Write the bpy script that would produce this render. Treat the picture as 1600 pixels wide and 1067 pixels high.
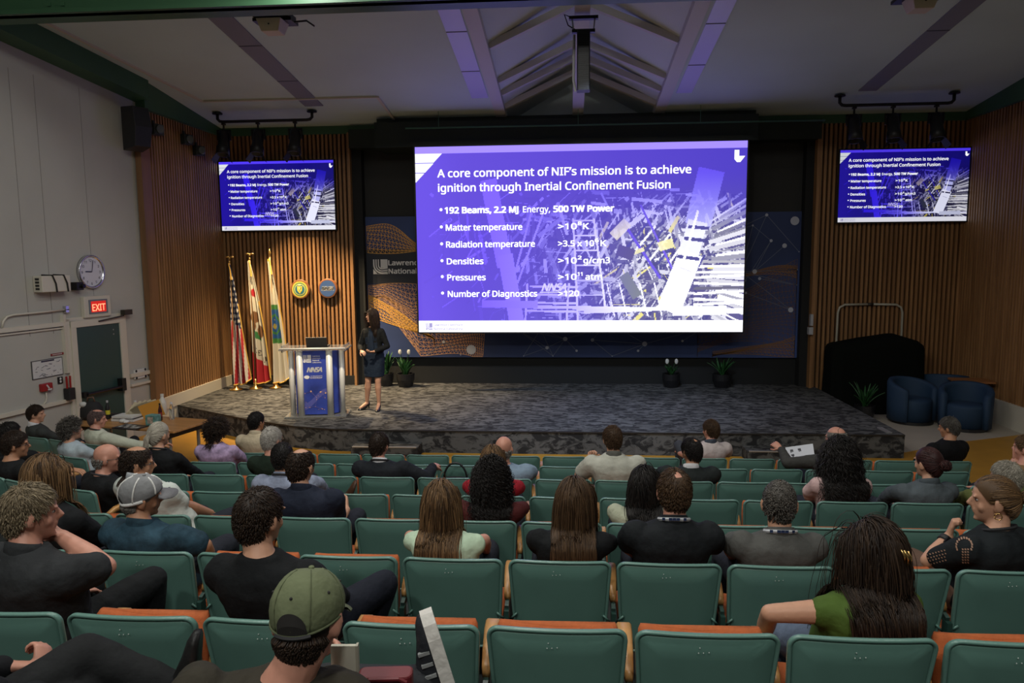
import bpy, bmesh, math, random
import numpy as np
from mathutils import Vector, Matrix, Euler, noise as mnoise
random.seed(7); RNG = np.random.default_rng(7)
sc = bpy.context.scene
for o in list(bpy.data.objects): bpy.data.objects.remove(o)
COL = sc.collection
PI = math.pi
# ------------------------------------------------------------------ camera
F_PX = 1142.27; CAM_H = 2.92
YAW, PITCH, ROLL = (math.radians(a) for a in (4.385, 6.493, 0.486))
def cam_axes():
    cy, sy = math.cos(YAW), math.sin(YAW)
    fwd = np.array([-sy*math.cos(PITCH), cy*math.cos(PITCH), -math.sin(PITCH)])
    right = np.array([cy, sy, 0.0]); down = np.cross(fwd, right)
    c, s = math.cos(ROLL), math.sin(ROLL)
    return c*right+s*down, -s*right+c*down, fwd
CR, CD, CF = cam_axes()
cam = bpy.data.objects.new('camera', bpy.data.cameras.new('camera')); COL.objects.link(cam)
cam.data.sensor_width = 36; cam.data.lens = 36*F_PX/1600; cam.data.clip_start = .05; cam.data.clip_end = 80
cam.matrix_world = Matrix(((CR[0], -CD[0], -CF[0], 0), (CR[1], -CD[1], -CF[1], 0), (CR[2], -CD[2], -CF[2], CAM_H), (0, 0, 0, 1)))
sc.camera = cam
def ray(px, py): return CR*(px-800)/F_PX + CD*(py-533.5)/F_PX + CF
def at(px, py, Y):
    r = ray(px, py); p = r*Y/r[1]; return Vector((p[0], p[1], p[2]+CAM_H))
def atx(px, py, X):
    r = ray(px, py); p = r*X/r[0]; return Vector((p[0], p[1], p[2]+CAM_H))
def atz(px, py, Z):
    r = ray(px, py); p = r*(Z-CAM_H)/r[2]; return Vector((p[0], p[1], Z))
# ------------------------------------------------------------------ view, world, lamps
sc.view_settings.view_transform = 'Standard'; sc.view_settings.look = 'None'
sc.view_settings.exposure = 0.0; sc.view_settings.gamma = 1.0; sc.view_settings.use_curve_mapping = False
sc.cycles.use_denoising = True
sc.cycles.max_bounces = 6; sc.cycles.diffuse_bounces = 4; sc.cycles.glossy_bounces = 3; sc.cycles.transmission_bounces = 6; sc.cycles.transparent_max_bounces = 6
sc.cycles.sample_clamp_indirect = 4
wd = bpy.data.worlds.new('dim_room'); sc.world = wd; wd.use_nodes = True
wd.node_tree.nodes['Background'].inputs[0].default_value = (.8, .85, 1, 1)
wd.node_tree.nodes['Background'].inputs[1].default_value = .004
def lamp(name, kind, loc, target, energy, color, size=.3, spot=60, blend=.6):
    l = bpy.data.lights.new(name, kind); l.energy = energy; l.color = color
    if kind == 'AREA': l.shape = 'DISK'; l.size = size
    else: l.shadow_soft_size = size
    if kind == 'SPOT': l.spot_size = math.radians(spot); l.spot_blend = blend
    o = bpy.data.objects.new(name, l); COL.objects.link(o); o.location = loc
    o.rotation_euler = (Vector(target)-Vector(loc)).to_track_quat('-Z', 'Y').to_euler()
    return o
# dimmed house downlights in the auditorium ceiling
HOUSE = (1.0, .985, .93)
for hx, hy, he in ((-3.0, 1.6, 46), (-.6, 1.0, 46), (3.0, 1.6, 22), (-3.0, 4.8, 52), (-.6, 4.6, 62), (3.2, 4.6, 24), (-3.0, 8.0, 36), (-.6, 8.0, 56), (3.4, 8.0, 20), (-2.4, -2.4, 125), (1.0, -2.4, 105)):
    lamp('house_downlight', 'AREA', (hx, hy, 5.50+.12*(14.65-hy)-.08), (hx, hy, 0) if hy > 0 else (hx, hy+4.0, 0), he, HOUSE, .5)
# warm stage spots burning on the left bar (the bar on the right is switched off)
lamp('stage_spot_light', 'SPOT', (-6.42, 13.45, 4.74), (-5.5, 13.75, .5), 240, (1, .72, .38), .05, 62, .9)
lamp('stage_spot_light', 'SPOT', (-5.76, 13.45, 4.78), (-4.9, 13.6, .4), 1300, (1, .74, .42), .05, 78, .7)
lamp('stage_spot_light', 'SPOT', (-5.05, 13.45, 4.77), (-3.8, 13.2, .4), 1050, (1, .76, .46), .05, 74, .7)
# soft front wash for the lectern end of the stage, from the ceiling beam over the hall
lamp('stage_front_or_fill_light', 'SPOT', (-3.2, 8.4, 5.75), (-4.0, 12.2, .9), 1250, (1, .84, .62), .12, 36, .9)
lamp('stage_front_or_fill_light', 'SPOT', (.6, 8.4, 5.75), (.2, 12.8, .35), 950, (.58, .72, 1.0), .12, 62, 1.0)  # cool lamp added to brighten the mid-stage carpet like the screen's glow
# ------------------------------------------------------------------ materials
MATS = {}
def mat(name, col, rough=.6, metal=0, emis=None, estr=0, noise=None, bump=None, spec=.5, alpha=1, trans=0):
    """principled material; noise=(scale, amount, stretch) varies the colour, bump=(scale, strength)"""
    if name in MATS: return MATS[name]
    m = bpy.data.materials.new(name); m.use_nodes = True; nt = m.node_tree
    b = nt.nodes['Principled BSDF']
    b.inputs['Base Color'].default_value = (*col, 1); b.inputs['Roughness'].default_value = rough
    b.inputs['Metallic'].default_value = metal; b.inputs['Specular IOR Level'].default_value = spec
    b.inputs['Alpha'].default_value = alpha; b.inputs['Transmission Weight'].default_value = trans
    if emis: b.inputs['Emission Color'].default_value = (*emis, 1); b.inputs['Emission Strength'].default_value = estr
    tc = nt.nodes.new('ShaderNodeTexCoord')
    if noise:
        mp = nt.nodes.new('ShaderNodeMapping'); nt.links.new(tc.outputs['Object'], mp.inputs[0])
        if len(noise) > 2: mp.inputs['Scale'].default_value = noise[2]
        n = nt.nodes.new('ShaderNodeTexNoise'); n.inputs['Scale'].default_value = noise[0]; n.inputs['Detail'].default_value = 4
        nt.links.new(mp.outputs[0], n.inputs['Vector'])
        r = nt.nodes.new('ShaderNodeValToRGB'); k = noise[1]
        r.color_ramp.elements[0].position = .3; r.color_ramp.elements[1].position = .7
        r.color_ramp.elements[0].color = (*[c*(1-k) for c in col], 1)
        r.color_ramp.elements[1].color = (*[min(1, c*(1+k)) for c in col], 1)
        nt.links.new(n.outputs['Fac'], r.inputs[0]); nt.links.new(r.outputs[0], b.inputs['Base Color'])
    if bump:
        n2 = nt.nodes.new('ShaderNodeTexNoise'); n2.inputs['Scale'].default_value = bump[0]; n2.inputs['Detail'].default_value = 3
        nt.links.new(tc.outputs['Object'], n2.inputs['Vector'])
        bp = nt.nodes.new('ShaderNodeBump'); bp.inputs['Strength'].default_value = bump[1]; bp.inputs['Distance'].default_value = .02
        nt.links.new(n2.outputs['Fac'], bp.inputs['Height']); nt.links.new(bp.outputs[0], b.inputs['Normal'])
    MATS[name] = m; return m
def mat_attr(name, attr, rough=.7, emission=0, gamma=None):
    """colours come from a mesh colour attribute that carries the printed picture of the thing"""
    if name in MATS: return MATS[name]
    m = bpy.data.materials.new(name); m.use_nodes = True; nt = m.node_tree; b = nt.nodes['Principled BSDF']
    a = nt.nodes.new('ShaderNodeAttribute'); a.attribute_name = attr
    b.inputs['Roughness'].default_value = rough
    if emission:
        b.inputs['Base Color'].default_value = (.02, .02, .02, 1)
        gm = nt.nodes.new('ShaderNodeGamma'); gm.inputs[1].default_value = gamma or 1.0; nt.links.new(a.outputs['Color'], gm.inputs[0]); nt.links.new(gm.outputs[0], b.inputs['Emission Color']); b.inputs['Emission Strength'].default_value = emission
    else: nt.links.new(a.outputs['Color'], b.inputs['Base Color'])
    MATS[name] = m; return m
def lin(r, g, b):
    return tuple((c/255/12.92) if c/255 <= .04045 else ((c/255+.055)/1.055)**2.4 for c in (r, g, b))
# ------------------------------------------------------------------ mesh builder
class MB:
    def __init__(s): s.v = []; s.f = []
    def add(s, vs, fs):
        o = len(s.v); s.v += [tuple(v) for v in vs]; s.f += [tuple(i+o for i in f) for f in fs]; return s
    def box(s, x0, x1, y0, y1, z0, z1):
        return s.add([(x0, y0, z0), (x1, y0, z0), (x1, y1, z0), (x0, y1, z0), (x0, y0, z1), (x1, y0, z1), (x1, y1, z1), (x0, y1, z1)],
                     [(0, 3, 2, 1), (4, 5, 6, 7), (0, 1, 5, 4), (1, 2, 6, 5), (2, 3, 7, 6), (3, 0, 4, 7)])
    def bar(s, a, b, w, h, up=(0, 0, 1)):
        a, b = Vector(a), Vector(b); t = (b-a).normalized(); u = Vector(up)
        if abs(t.dot(u)) > .99: u = Vector((0, 1, 0))
        sd = t.cross(u).normalized()*w/2; u2 = sd.cross(t).normalized()*h/2
        vs = [a-sd-u2, a+sd-u2, a+sd+u2, a-sd+u2, b-sd-u2, b+sd-u2, b+sd+u2, b-sd+u2]
        return s.add(vs, [(3, 2, 1, 0), (4, 5, 6, 7), (0, 1, 5, 4), (1, 2, 6, 5), (2, 3, 7, 6), (3, 0, 4, 7)])
    def loft(s, rings, cap=True):
        n = len(rings[0]); o = len(s.v)
        for r in rings: s.v += [tuple(p) for p in r]
        for k in range(len(rings)-1):
            for i in range(n):
                j = (i+1) % n
                s.f.append((o+k*n+i, o+k*n+j, o+(k+1)*n+j, o+(k+1)*n+i))
        if cap:
            s.f.append(tuple(o+i for i in reversed(range(n)))); m = o+(len(rings)-1)*n
            s.f.append(tuple(m+i for i in range(n)))
        return s
    def tube(s, pts, rad, n=8, flat=1.0, cap=True):
        pts = [Vector(p) for p in pts]; k = len(pts)
        rs = rad if isinstance(rad, (list, tuple)) else [rad]*k
        rings = []; ref = None
        for i in range(k):
            t = (pts[min(i+1, k-1)]-pts[max(i-1, 0)])
            t = t.normalized() if t.length > 1e-9 else Vector((0, 0, 1))
            if ref is None:
                ref = Vector((0, 0, 1)) if abs(t.z) < .9 else Vector((0, 1, 0))
            a = t.cross(ref)
            if a.length < 1e-6: a = t.cross(Vector((1, 0, 0)))
            a.normalize(); b = a.cross(t).normalized(); ref = b
            rings.append([pts[i]+a*(math.cos(q)*rs[i])+b*(math.sin(q)*rs[i]*flat) for q in (2*PI*j/n for j in range(n))])
        return s.loft(rings, cap)
    def blobtube(s, pts, rad, n=12):
        """round ended tube"""
        pts = [Vector(p) for p in pts]; rs = list(rad)
        d0 = (pts[0]-pts[1]).normalized(); d1 = (pts[-1]-pts[-2]).normalized()
        P = [pts[0]+d0*rs[0]*k for k in (.95, .7, .35)]+pts+[pts[-1]+d1*rs[-1]*k for k in (.35, .7, .95)]
        Rr = [rs[0]*k for k in (.3, .71, .93)]+rs+[rs[-1]*k for k in (.93, .71, .3)]
        return s.tube(P, Rr, n)
    def lathe(s, prof, c=(0, 0, 0), n=16, axis='z', sx=1, sy=1):
        rings = []
        for r, z in prof:
            ring = []
            for i in range(n):
                q = 2*PI*i/n; a, b = r*math.cos(q)*sx, r*math.sin(q)*sy
                p = (a, b, z) if axis == 'z' else ((a, -z, b) if axis == 'y' else (z, a, b))
                ring.append((p[0]+c[0], p[1]+c[1], p[2]+c[2]))
            rings.append(ring)
        return s.loft(rings)
    def ell(s, c, r, n=14, m=9, M=None):
        rings = []
        for k in range(1, m):
            q = PI*k/m-PI/2
            ring = []
            for i in range(n):
                a = 2*PI*i/n; p = Vector((r[0]*math.cos(q)*math.cos(a), r[1]*math.cos(q)*math.sin(a), r[2]*math.sin(q)))
                if M: p = M @ p
                ring.append(p+Vector(c))
            rings.append(ring)
        return s.loft(rings)
    def prism(s, poly, z0, z1):
        n = len(poly)
        return s.loft([[(x, y, z0) for x, y in poly], [(x, y, z1) for x, y in poly]])
    def rbox(s, x0, x1, y0, y1, z0, z1, r):
        """box with rounded vertical edges"""
        P = []
        for cx, cy, a0 in ((x1-r, y1-r, 0), (x0+r, y1-r, 90), (x0+r, y0+r, 180), (x1-r, y0+r, 270)):
            for k in range(5):
                a = math.radians(a0+22.5*k); P.append((cx+r*math.cos(a), cy+r*math.sin(a)))
        return s.prism(P, z0, z1)
    def xf(s, M):
        s.v = [tuple(M @ Vector(p)) for p in s.v]; return s
    def build(s, name, m, parent=None, smooth=False, bevel=0):
        me = bpy.data.meshes.new(name); me.from_pydata(s.v, [], s.f)
        bm = bmesh.new(); bm.from_mesh(me); bmesh.ops.recalc_face_normals(bm, faces=bm.faces); bm.to_mesh(me); bm.free()
        if smooth: me.polygons.foreach_set('use_smooth', [True]*len(me.polygons))
        me.materials.append(m)
        o = bpy.data.objects.new(name, me); COL.objects.link(o)
        if parent: o.parent = parent
        if bevel:
            b = o.modifiers.new('bevel', 'BEVEL'); b.width = bevel; b.segments = 2; b.limit_method = 'ANGLE'
        return o
def tag(o, label=None, cat=None, group=None, kind=None):
    if label: o['label'] = label
    if cat: o['category'] = cat
    if group: o['group'] = group
    if kind: o['kind'] = kind
    return o
def empty(name, loc=(0, 0, 0), rz=0, label=None, cat=None, group=None):
    o = bpy.data.objects.new(name, None); COL.objects.link(o); o.location = loc; o.rotation_euler = (0, 0, rz)
    o.empty_display_size = .1
    return tag(o, label, cat, group)
def struct(o): o['kind'] = 'structure'; return o
def text_mb(mb, s, x, z, size, y=0, bold=.0, shear=0, align='LEFT', fit=None, spacing=1.0):
    """letters standing in the XZ plane, facing -Y"""
    cu = bpy.data.curves.new('letters', 'FONT'); cu.body = s; cu.size = size; cu.align_x = align; cu.offset = bold; cu.shear = shear
    cu.offset = 0; cu.resolution_u = 2; cu.space_character = spacing
    if FONT: cu.font = FONT
    ob = bpy.data.objects.new('letters', cu); COL.objects.link(ob)
    dg = bpy.context.evaluated_depsgraph_get(); me = bpy.data.meshes.new_from_object(ob.evaluated_get(dg))
    fs = [tuple(p.vertices) for p in me.polygons]
    if fit:
        xs = [v.co.x for v in me.vertices]; k = fit/(max(xs)-min(xs)); x_0 = min(xs)
        for v in me.vertices: v.co.x = (v.co.x-x_0)*k
    for i, (dx, dz) in enumerate(((0, 0), (.5, .3), (-.5, .3), (.5, -.3), (-.5, -.3)) if bold else ((0, 0),)):
        mb.add([(v.co.x+x+dx*bold, y-.00002*i, v.co.y+z+dz*bold) for v in me.vertices], fs)
    w = max((v.co.x for v in me.vertices), default=0)
    bpy.data.objects.remove(ob); bpy.data.curves.remove(cu); bpy.data.meshes.remove(me)
    return w
FONT = None
try:
    import os
    FONT = bpy.data.fonts.load(os.path.join(bpy.utils.system_resource('DATAFILES', path='fonts'), 'NotoSansHebrew-Regular.woff2'))
except Exception: FONT = None
def build_letters(mb, name, m, parent=None):
    me = bpy.data.meshes.new(name); me.from_pydata(mb.v, [], mb.f); me.materials.append(m)
    o = bpy.data.objects.new(name, me); COL.objects.link(o)
    if parent: o.parent = parent
    return o
# ================================================================== ROOM
M_CREAM = mat('cream_wall_paint', (.44, .43, .385), .7, noise=(1.2, .05), bump=(40, .04))
M_CREAM_TRIM = mat('cream_trim_paint', (.60, .56, .47), .5)
M_CEIL = mat('grey_white_ceiling_paint', (.55, .67, .64), .8, noise=(.7, .05))
M_CEIL_LIGHT = mat('pale_vault_paint', (.62, .70, .70), .7)
M_BEAM = mat('grey_white_beam_paint', (.60, .60, .60), .6)
M_GREENBEAM = mat('dark_green_steel_paint', (.040, .115, .055), .45)
M_BLACK = mat('black_drape_panel', (.006, .007, .007), .8)
M_CHAR = mat('charcoal_fabric_panel', (.030, .030, .028), .85)
M_SOFFIT = mat('dark_green_black_soffit', (.012, .020, .014), .6)
M_YELLOW = mat('ochre_yellow_linoleum', (.42, .21, .025), .45, noise=(3, .10))
M_BEIGE = mat('beige_floor_tile', (.42, .37, .30), .5, noise=(2, .06))
M_STRIP = mat('grey_blue_ceiling_cover', (.20, .20, .23), .6)
M_LIGHTCOVER = mat('reflection_tinted_cover', (.60, .60, .96), .35)  # violet reflection of the screens is put into this base colour
M_WOODTRIM = mat('brown_wood_board', (.22, .11, .045), .5, noise=(6, .25, (1, 1, .08)))
def wood_slat_mat():
    m = bpy.data.materials.new('oak_slat_wood'); m.use_nodes = True; nt = m.node_tree; b = nt.nodes['Principled BSDF']
    tc = nt.nodes.new('ShaderNodeTexCoord'); mp = nt.nodes.new('ShaderNodeMapping'); mp.inputs['Scale'].default_value = (9, 9, .35)
    n = nt.nodes.new('ShaderNodeTexNoise'); n.inputs['Scale'].default_value = 2.2; n.inputs['Detail'].default_value = 5
    r = nt.nodes.new('ShaderNodeValToRGB'); r.color_ramp.elements[0].position = .3; r.color_ramp.elements[1].position = .72
    r.color_ramp.elements[0].color = (.20, .095, .036, 1); r.color_ramp.elements[1].color = (.40, .21, .085, 1)
    nt.links.new(tc.outputs['Object'], mp.inputs[0]); nt.links.new(mp.outputs[0], n.inputs['Vector'])
    nt.links.new(n.outputs['Fac'], r.inputs[0]); nt.links.new(r.outputs[0], b.inputs['Base Color']); b.inputs['Roughness'].default_value = .5
    return m
M_SLAT = wood_slat_mat()
def carpet_mat():
    m = bpy.data.materials.new('mottled_grey_carpet'); m.use_nodes = True; nt = m.node_tree; b = nt.nodes['Principled BSDF']
    tc = nt.nodes.new('ShaderNodeTexCoord'); mp = nt.nodes.new('ShaderNodeMapping'); mp.inputs['Scale'].default_value = (1.3, 2.3, 2.0)
    n = nt.nodes.new('ShaderNodeTexNoise'); n.inputs['Scale'].default_value = 4.2; n.inputs['Detail'].default_value = 6; n.inputs['Roughness'].default_value = .62; n.inputs['Distortion'].default_value = .9
    r = nt.nodes.new('ShaderNodeValToRGB'); e = r.color_ramp.elements
    e[0].position = .44; e[0].color = (.030, .030, .031, 1); e[1].position = .55; e[1].color = (.118, .118, .116, 1)
    n3 = nt.nodes.new('ShaderNodeTexNoise'); n3.inputs['Scale'].default_value = 60
    mx = nt.nodes.new('ShaderNodeMixRGB'); mx.blend_type = 'MULTIPLY'; mx.inputs[0].default_value = .5
    bk = nt.nodes.new('ShaderNodeTexChecker'); bk.inputs['Scale'].default_value = 1.0; bk.inputs[1].default_value = (1, 1, 1, 1); bk.inputs[2].default_value = (.82, .82, .82, 1)
    mx2 = nt.nodes.new('ShaderNodeMixRGB'); mx2.blend_type = 'MULTIPLY'; mx2.inputs[0].default_value = 1
    L = nt.links.new
    L(tc.outputs['Object'], mp.inputs[0]); L(mp.outputs[0], n.inputs['Vector']); L(n.outputs['Fac'], r.inputs[0])
    L(tc.outputs['Object'], n3.inputs['Vector']); L(r.outputs[0], mx.inputs[1]); L(n3.outputs['Color'], mx.inputs[2])
    L(tc.outputs['Object'], bk.inputs['Vector']); L(r.outputs[0], mx2.inputs[1]); L(bk.outputs[0], mx2.inputs[2])
    L(mx2.outputs[0], b.inputs['Base Color']); b.inputs['Roughness'].default_value = .95; b.inputs['Specular IOR Level'].default_value = .1
    return m
M_CARPET = carpet_mat()
CZ0, CS, CY0 = 5.55, .12, 14.65
def cz(Y): return CZ0+CS*(CY0-Y)
ROW_D = {r: 2.338+.9035*i for i, r in enumerate('gfedcba')}; ROW_D['h'] = 2.338-.9035
ROW_F = {r: .9045-.15075*i for i, r in enumerate('gfedcba')}; ROW_F['h'] = .9045+.15075; ROW_F['a'] = 0.0
# floor: flat part in front of the stage, then one shallow tread per seat row
mb = MB(); mb.box(-9.5, 9.5, 6.72, 16.2, -.12, 0)
struct(mb.build('floor', M_YELLOW))
MB().box(-9.5, 3.80, 6.72, 7.62, -.02, .004).build('floor', mat('dark_unseen_floor', (.030, .034, .034), .9)); struct(bpy.data.objects['floor.001'])  # unseen floor under the seats made dark to cut warm bounce light
mb = MB(); y = ROW_D['b']-.12; z = ROW_F['b']
while y > -4.2:
    mb.box(-9.5, 9.5, y-.02, y+.9035 if y+.9035 < 6.76 else 6.74, -.12, z); y -= .9035; z += .15075
# treads overlap downward into one solid staircase
struct(mb.build('floor', mat('dark_unseen_floor', (), .9)))
struct(MB().box(3.82, 9.4, 5.86, 6.75, .05, ROW_F['b']+.004).build('floor', M_YELLOW))
mb = MB(); mb.prism([(4.86, 10.98), (5.05, 11.06), (6.19, 11.72), (7.46, 12.28), (7.46, 14.64), (4.87, 14.64)], -.02, .004)
struct(mb.build('floor', M_BEIGE))
# stage
STG = .35
stage_poly = [(-7.04, 12.48), (-5.22, 11.36), (-4.25, 10.90), (-3.6, 10.74), (-2.7, 10.70), (4.84, 10.70), (4.86, 14.88), (-7.04, 14.88)]
mb = MB(); mb.prism(stage_poly, 0, STG)
struct(mb.build('stage', M_CARPET))
mb = MB()
for a, b in zip(stage_poly[:5], stage_poly[1:6]): mb.bar((a[0], a[1]-.006, STG-.012), (b[0], b[1]-.006, STG-.012), .012, .022)
struct(mb.build('trim_1', mat('black_nosing', (.02, .02, .02), .4)))
def stage_step(x0, x1, label):
    r = empty('stage_step', (x0, 10.36, 0), 0, label, 'step', 'carpeted steps in front of the stage')
    MB().box(0, x1-x0, 0, .335, 0, .165).build('tread_block', M_CARPET, r)
    MB().box(.02, x1-x0-.02, -.008, .03, .16, .174).build('nosing', mat('pale_metal_nosing', (.45, .44, .42), .4, .6), r)
stage_step(-3.2, -2.2, 'low carpeted step at the stage edge near the lectern and speaker')
stage_step(2.55, 3.35, 'low carpeted step at the stage edge on the right half of the stage')
MB().box(4.62, 4.70, 10.78, 11.12, STG, STG+.012).build('stage_corner_strip', mat('pale_metal_nosing', (.45, .44, .42), .4, .6))
tag(bpy.data.objects['stage_corner_strip'], 'short pale metal strip at the right front corner of the stage', 'edge strip')
# ---------------------------------------------------------- side walls (splayed 8 degrees)
TH = math.radians(8); LA = Vector((-7.10, 11.92, 0)); LU = Vector((math.sin(TH), math.cos(TH), 0)); LN = Vector((math.cos(TH), -math.sin(TH), 0))
WALL_RZ = math.radians(82)
def wl(px, py):
    """where a line of sight meets the left wall: (distance along it, height)"""
    r = Vector(ray(px, py)); o = Vector((0, 0, CAM_H)); t = (LA-o).dot(LN)/r.dot(LN); p = o+r*t
    return (p-LA).dot(LU), p.z
def wall_pt(u, z, off=0): q = LA+LU*u+LN*off; return Vector((q.x, q.y, z))
e = LA-LU*16.2
mb = MB(); mb.loft([[LA-LN*.12+Vector((0, 0, -.1)), LA+Vector((0, 0, -.1)), LA+Vector((0, 0, 8)), LA-LN*.12+Vector((0, 0, 8))],
                    [e-LN*.12+Vector((0, 0, -.1)), e+Vector((0, 0, -.1)), e+Vector((0, 0, 8)), e-LN*.12+Vector((0, 0, 8))]])
struct(mb.build('wall_left', M_CREAM))
RA = Vector((7.52, 11.92, 0)); re = RA+Vector((math.sin(TH), -math.cos(TH), 0))*16.2
mb = MB(); mb.loft([[RA+Vector((.12, 0, -.1)), RA+Vector((0, 0, -.1)), RA+Vector((0, 0, 8)), RA+Vector((.12, 0, 8))],
                    [re+Vector((.12, 0, -.1)), re+Vector((0, 0, -.1)), re+Vector((0, 0, 8)), re+Vector((.12, 0, 8))]])
struct(mb.build('wall_right', M_CREAM))
struct(MB().box(-9.6, 9.6, -4.3, -4.15, -.1, 8.2).build('wall_back', M_CREAM))
# seams between the wall boards
mb = MB()
for px in (62, 24, 131): 
    u = wl(px, 250)[0]
    mb.bar(wall_pt(u, 1.9, .002), wall_pt(u, 5.5, .002), .006, .006, (1, 0, 0))
struct(mb.build('trim_2', mat('board_seam', (.30, .28, .26), .8)))
# ---------------------------------------------------------- slatted timber walls
def slat_wall(name, p0, p1, z0, z1, inward, step=.085):
    p0, p1 = Vector((*p0, 0)), Vector((*p1, 0)); d = p1-p0; L = d.length; d.normalize(); n = Vector((*inward, 0))
    mb = MB()
    k = int(L/step)
    for i in range(k+1):
        c = p0+d*(i*step+step/2*.9)
        if (c-p0).length > L-.02: break
        mb.bar(Vector((c.x, c.y, z0))+n*.04, Vector((c.x, c.y, z1))+n*.04, .046, .07, n)
    return struct(mb.build(name, M_SLAT))
M_SLATBACK = mat('dark_slat_backing', (.028, .017, .010), .9)
slat_wall('wall_stage_left', (-7.04, 14.66), (-4.34, 14.66), .55, 5.40, (0, -1))
slat_wall('wall_side_left', (-7.08, 12.02), (-7.08, 14.6), .56, 5.42, (1, 0))
slat_wall('wall_stage_right', (4.76, 14.66), (7.46, 14.66), .30, 5.40, (0, -1))
slat_wall('wall_side_right', (7.52, 14.6), (7.52, 11.95), .42, 5.42, (-1, 0))
struct(MB().box(-7.3, -4.33, 14.66, 14.8, 0, 5.6).build('wall_stage_left_backing', M_SLATBACK))
struct(MB().box(4.75, 7.7, 14.66, 14.8, 0, 5.6).build('wall_stage_right_backing', M_SLATBACK))
struct(MB().box(-7.22, -7.08, 11.93, 14.66, 0, 5.6).build('wall_side_left_backing', M_SLATBACK))
struct(MB().box(7.52, 7.66, 11.93, 14.66, 0, 5.6).build('wall_side_right_backing', M_SLATBACK))
struct(MB().box(-7.09, -6.99, 11.78, 12.04, .55, 5.42).build('trim_3', M_WOODTRIM))
struct(MB().box(-7.075, -6.985, 11.80, 14.6, STG, .555).build('baseboard_left', M_CREAM_TRIM))
struct(MB().box(-7.08, -7.0, 11.80, 12.47, 0, .36).build('trim_4', M_CREAM_TRIM))
struct(MB().box(7.40, 7.52, 11.95, 14.55, 0, .42).build('baseboard_right', M_CREAM_TRIM))
struct(MB().box(-7.0, -4.33, 14.585, 14.66, STG, .55).build('baseboard_stage_left', M_BLACK))
struct(MB().box(4.87, 7.42, 14.60, 14.66, 0, .30).build('baseboard_stage_right', M_BLACK))
struct(MB().box(-4.36, -4.315, 14.54, 14.72, STG, 5.42).build('trim_5', M_SLAT))
struct(MB().box(4.70, 4.76, 14.50, 14.72, STG-.02, 5.42).build('trim_6', M_SLAT))
# ---------------------------------------------------------- middle of the stage wall
struct(MB().box(-4.34, 4.78, 14.90, 15.0, 0, 6.6).build('wall_stage', M_BLACK))
struct(MB().box(-4.32, -4.12, 14.66, 14.90, STG, 5.5).build('trim_7', M_BLACK))
struct(MB().box(4.55, 4.72, 14.66, 14.90, STG, 5.5).build('trim_8', M_BLACK))
struct(MB().box(-4.12, 4.55, 14.87, 14.90, 3.78, 5.45).build('wall_stage_fabric', M_CHAR))
struct(MB().box(-3.66, 3.47, 14.0, 14.87, 5.03, 5.50).build('trim_9', M_SOFFIT))
struct(MB().box(-4.3, 4.75, 14.45, 14.87, 5.10, 5.46).build('trim_10', M_SOFFIT))
struct(MB().box(-7.1, 7.5, 14.58, 14.9, 5.40, 5.62).build('trim_11', M_GREENBEAM))
# ---------------------------------------------------------- ceiling
def slab(mb, x0, x1, y0, y1, dz=0, t=.1, x0b=None, x1b=None):
    x0b = x0 if x0b is None else x0b; x1b = x1 if x1b is None else x1b
    mb.add([(x0, y0, cz(y0)+dz), (x1, y0, cz(y0)+dz), (x1b, y1, cz(y1)+dz), (x0b, y1, cz(y1)+dz),
            (x0, y0, cz(y0)+dz+t), (x1, y0, cz(y0)+dz+t), (x1b, y1, cz(y1)+dz+t), (x0b, y1, cz(y1)+dz+t)],
           [(0, 3, 2, 1), (4, 5, 6, 7), (0, 1, 5, 4), (1, 2, 6, 5), (2, 3, 7, 6), (3, 0, 4, 7)])
mb = MB(); slab(mb, -9.6, -1.30, -4.2, 14.95)
struct(mb.build('ceiling', M_CEIL))
mb = MB(); slab(mb, 1.74, 9.6, -4.2, 14.95)
struct(mb.build('ceiling', M_CEIL))
# raised gable between the two long beams
RX, RH = .19, .85
mb = MB()
for xa, za, xb, zb in ((-1.32, .0, RX, RH), (RX, RH, 1.76, .0)):
    q = []
    for yy in (-4.2, 14.95):
        q += [(xa, yy, cz(yy)+za), (xb, yy, cz(yy)+zb), (xb, yy, cz(yy)+zb+.1), (xa, yy, cz(yy)+za+.1)]
    mb.loft([q[:4], q[4:]])
struct(mb.build('ceiling', M_CEIL_LIGHT))
mb = MB(); mb.loft([[(-1.3, 14.86, cz(14.86)), (1.74, 14.86, cz(14.86)), (RX, 14.86, cz(14.86)+RH)], [(-1.3, 14.95, cz(14.86)), (1.74, 14.95, cz(14.86)), (RX, 14.95, cz(14.86)+RH)]])
struct(mb.build('wall_gable', M_CEIL_LIGHT))
struct(MB().box(-3.66, 3.47, 14.2, 14.84, 5.50, 5.60).build('trim_23', M_SOFFIT))
def long_beam(x0, x1, d, name, m):
    mb = MB(); slab(mb, x0, x1, -4.2, 14.6, -d+.0, d+.12)
    return struct(mb.build(name, m))
long_beam(-1.36, -1.16, .02, 'trim_12', M_BEAM); long_beam(1.60, 1.80, .02, 'trim_13', M_BEAM); long_beam(.09, .29, .02, 'trim_14', M_BEAM)
mb = MB()
for yy in (8.0, 11.15, 12.55, 13.15, 13.85):
    z = cz(yy)
    for s, xa in ((-1, -1.16), (1, 1.60)):
        mb.bar((xa, yy, z+.06), (RX+s*.09, yy, z+.62), .10, .10, (0, 1, 0))
struct(mb.build('trim_15', M_BEAM))
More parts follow.
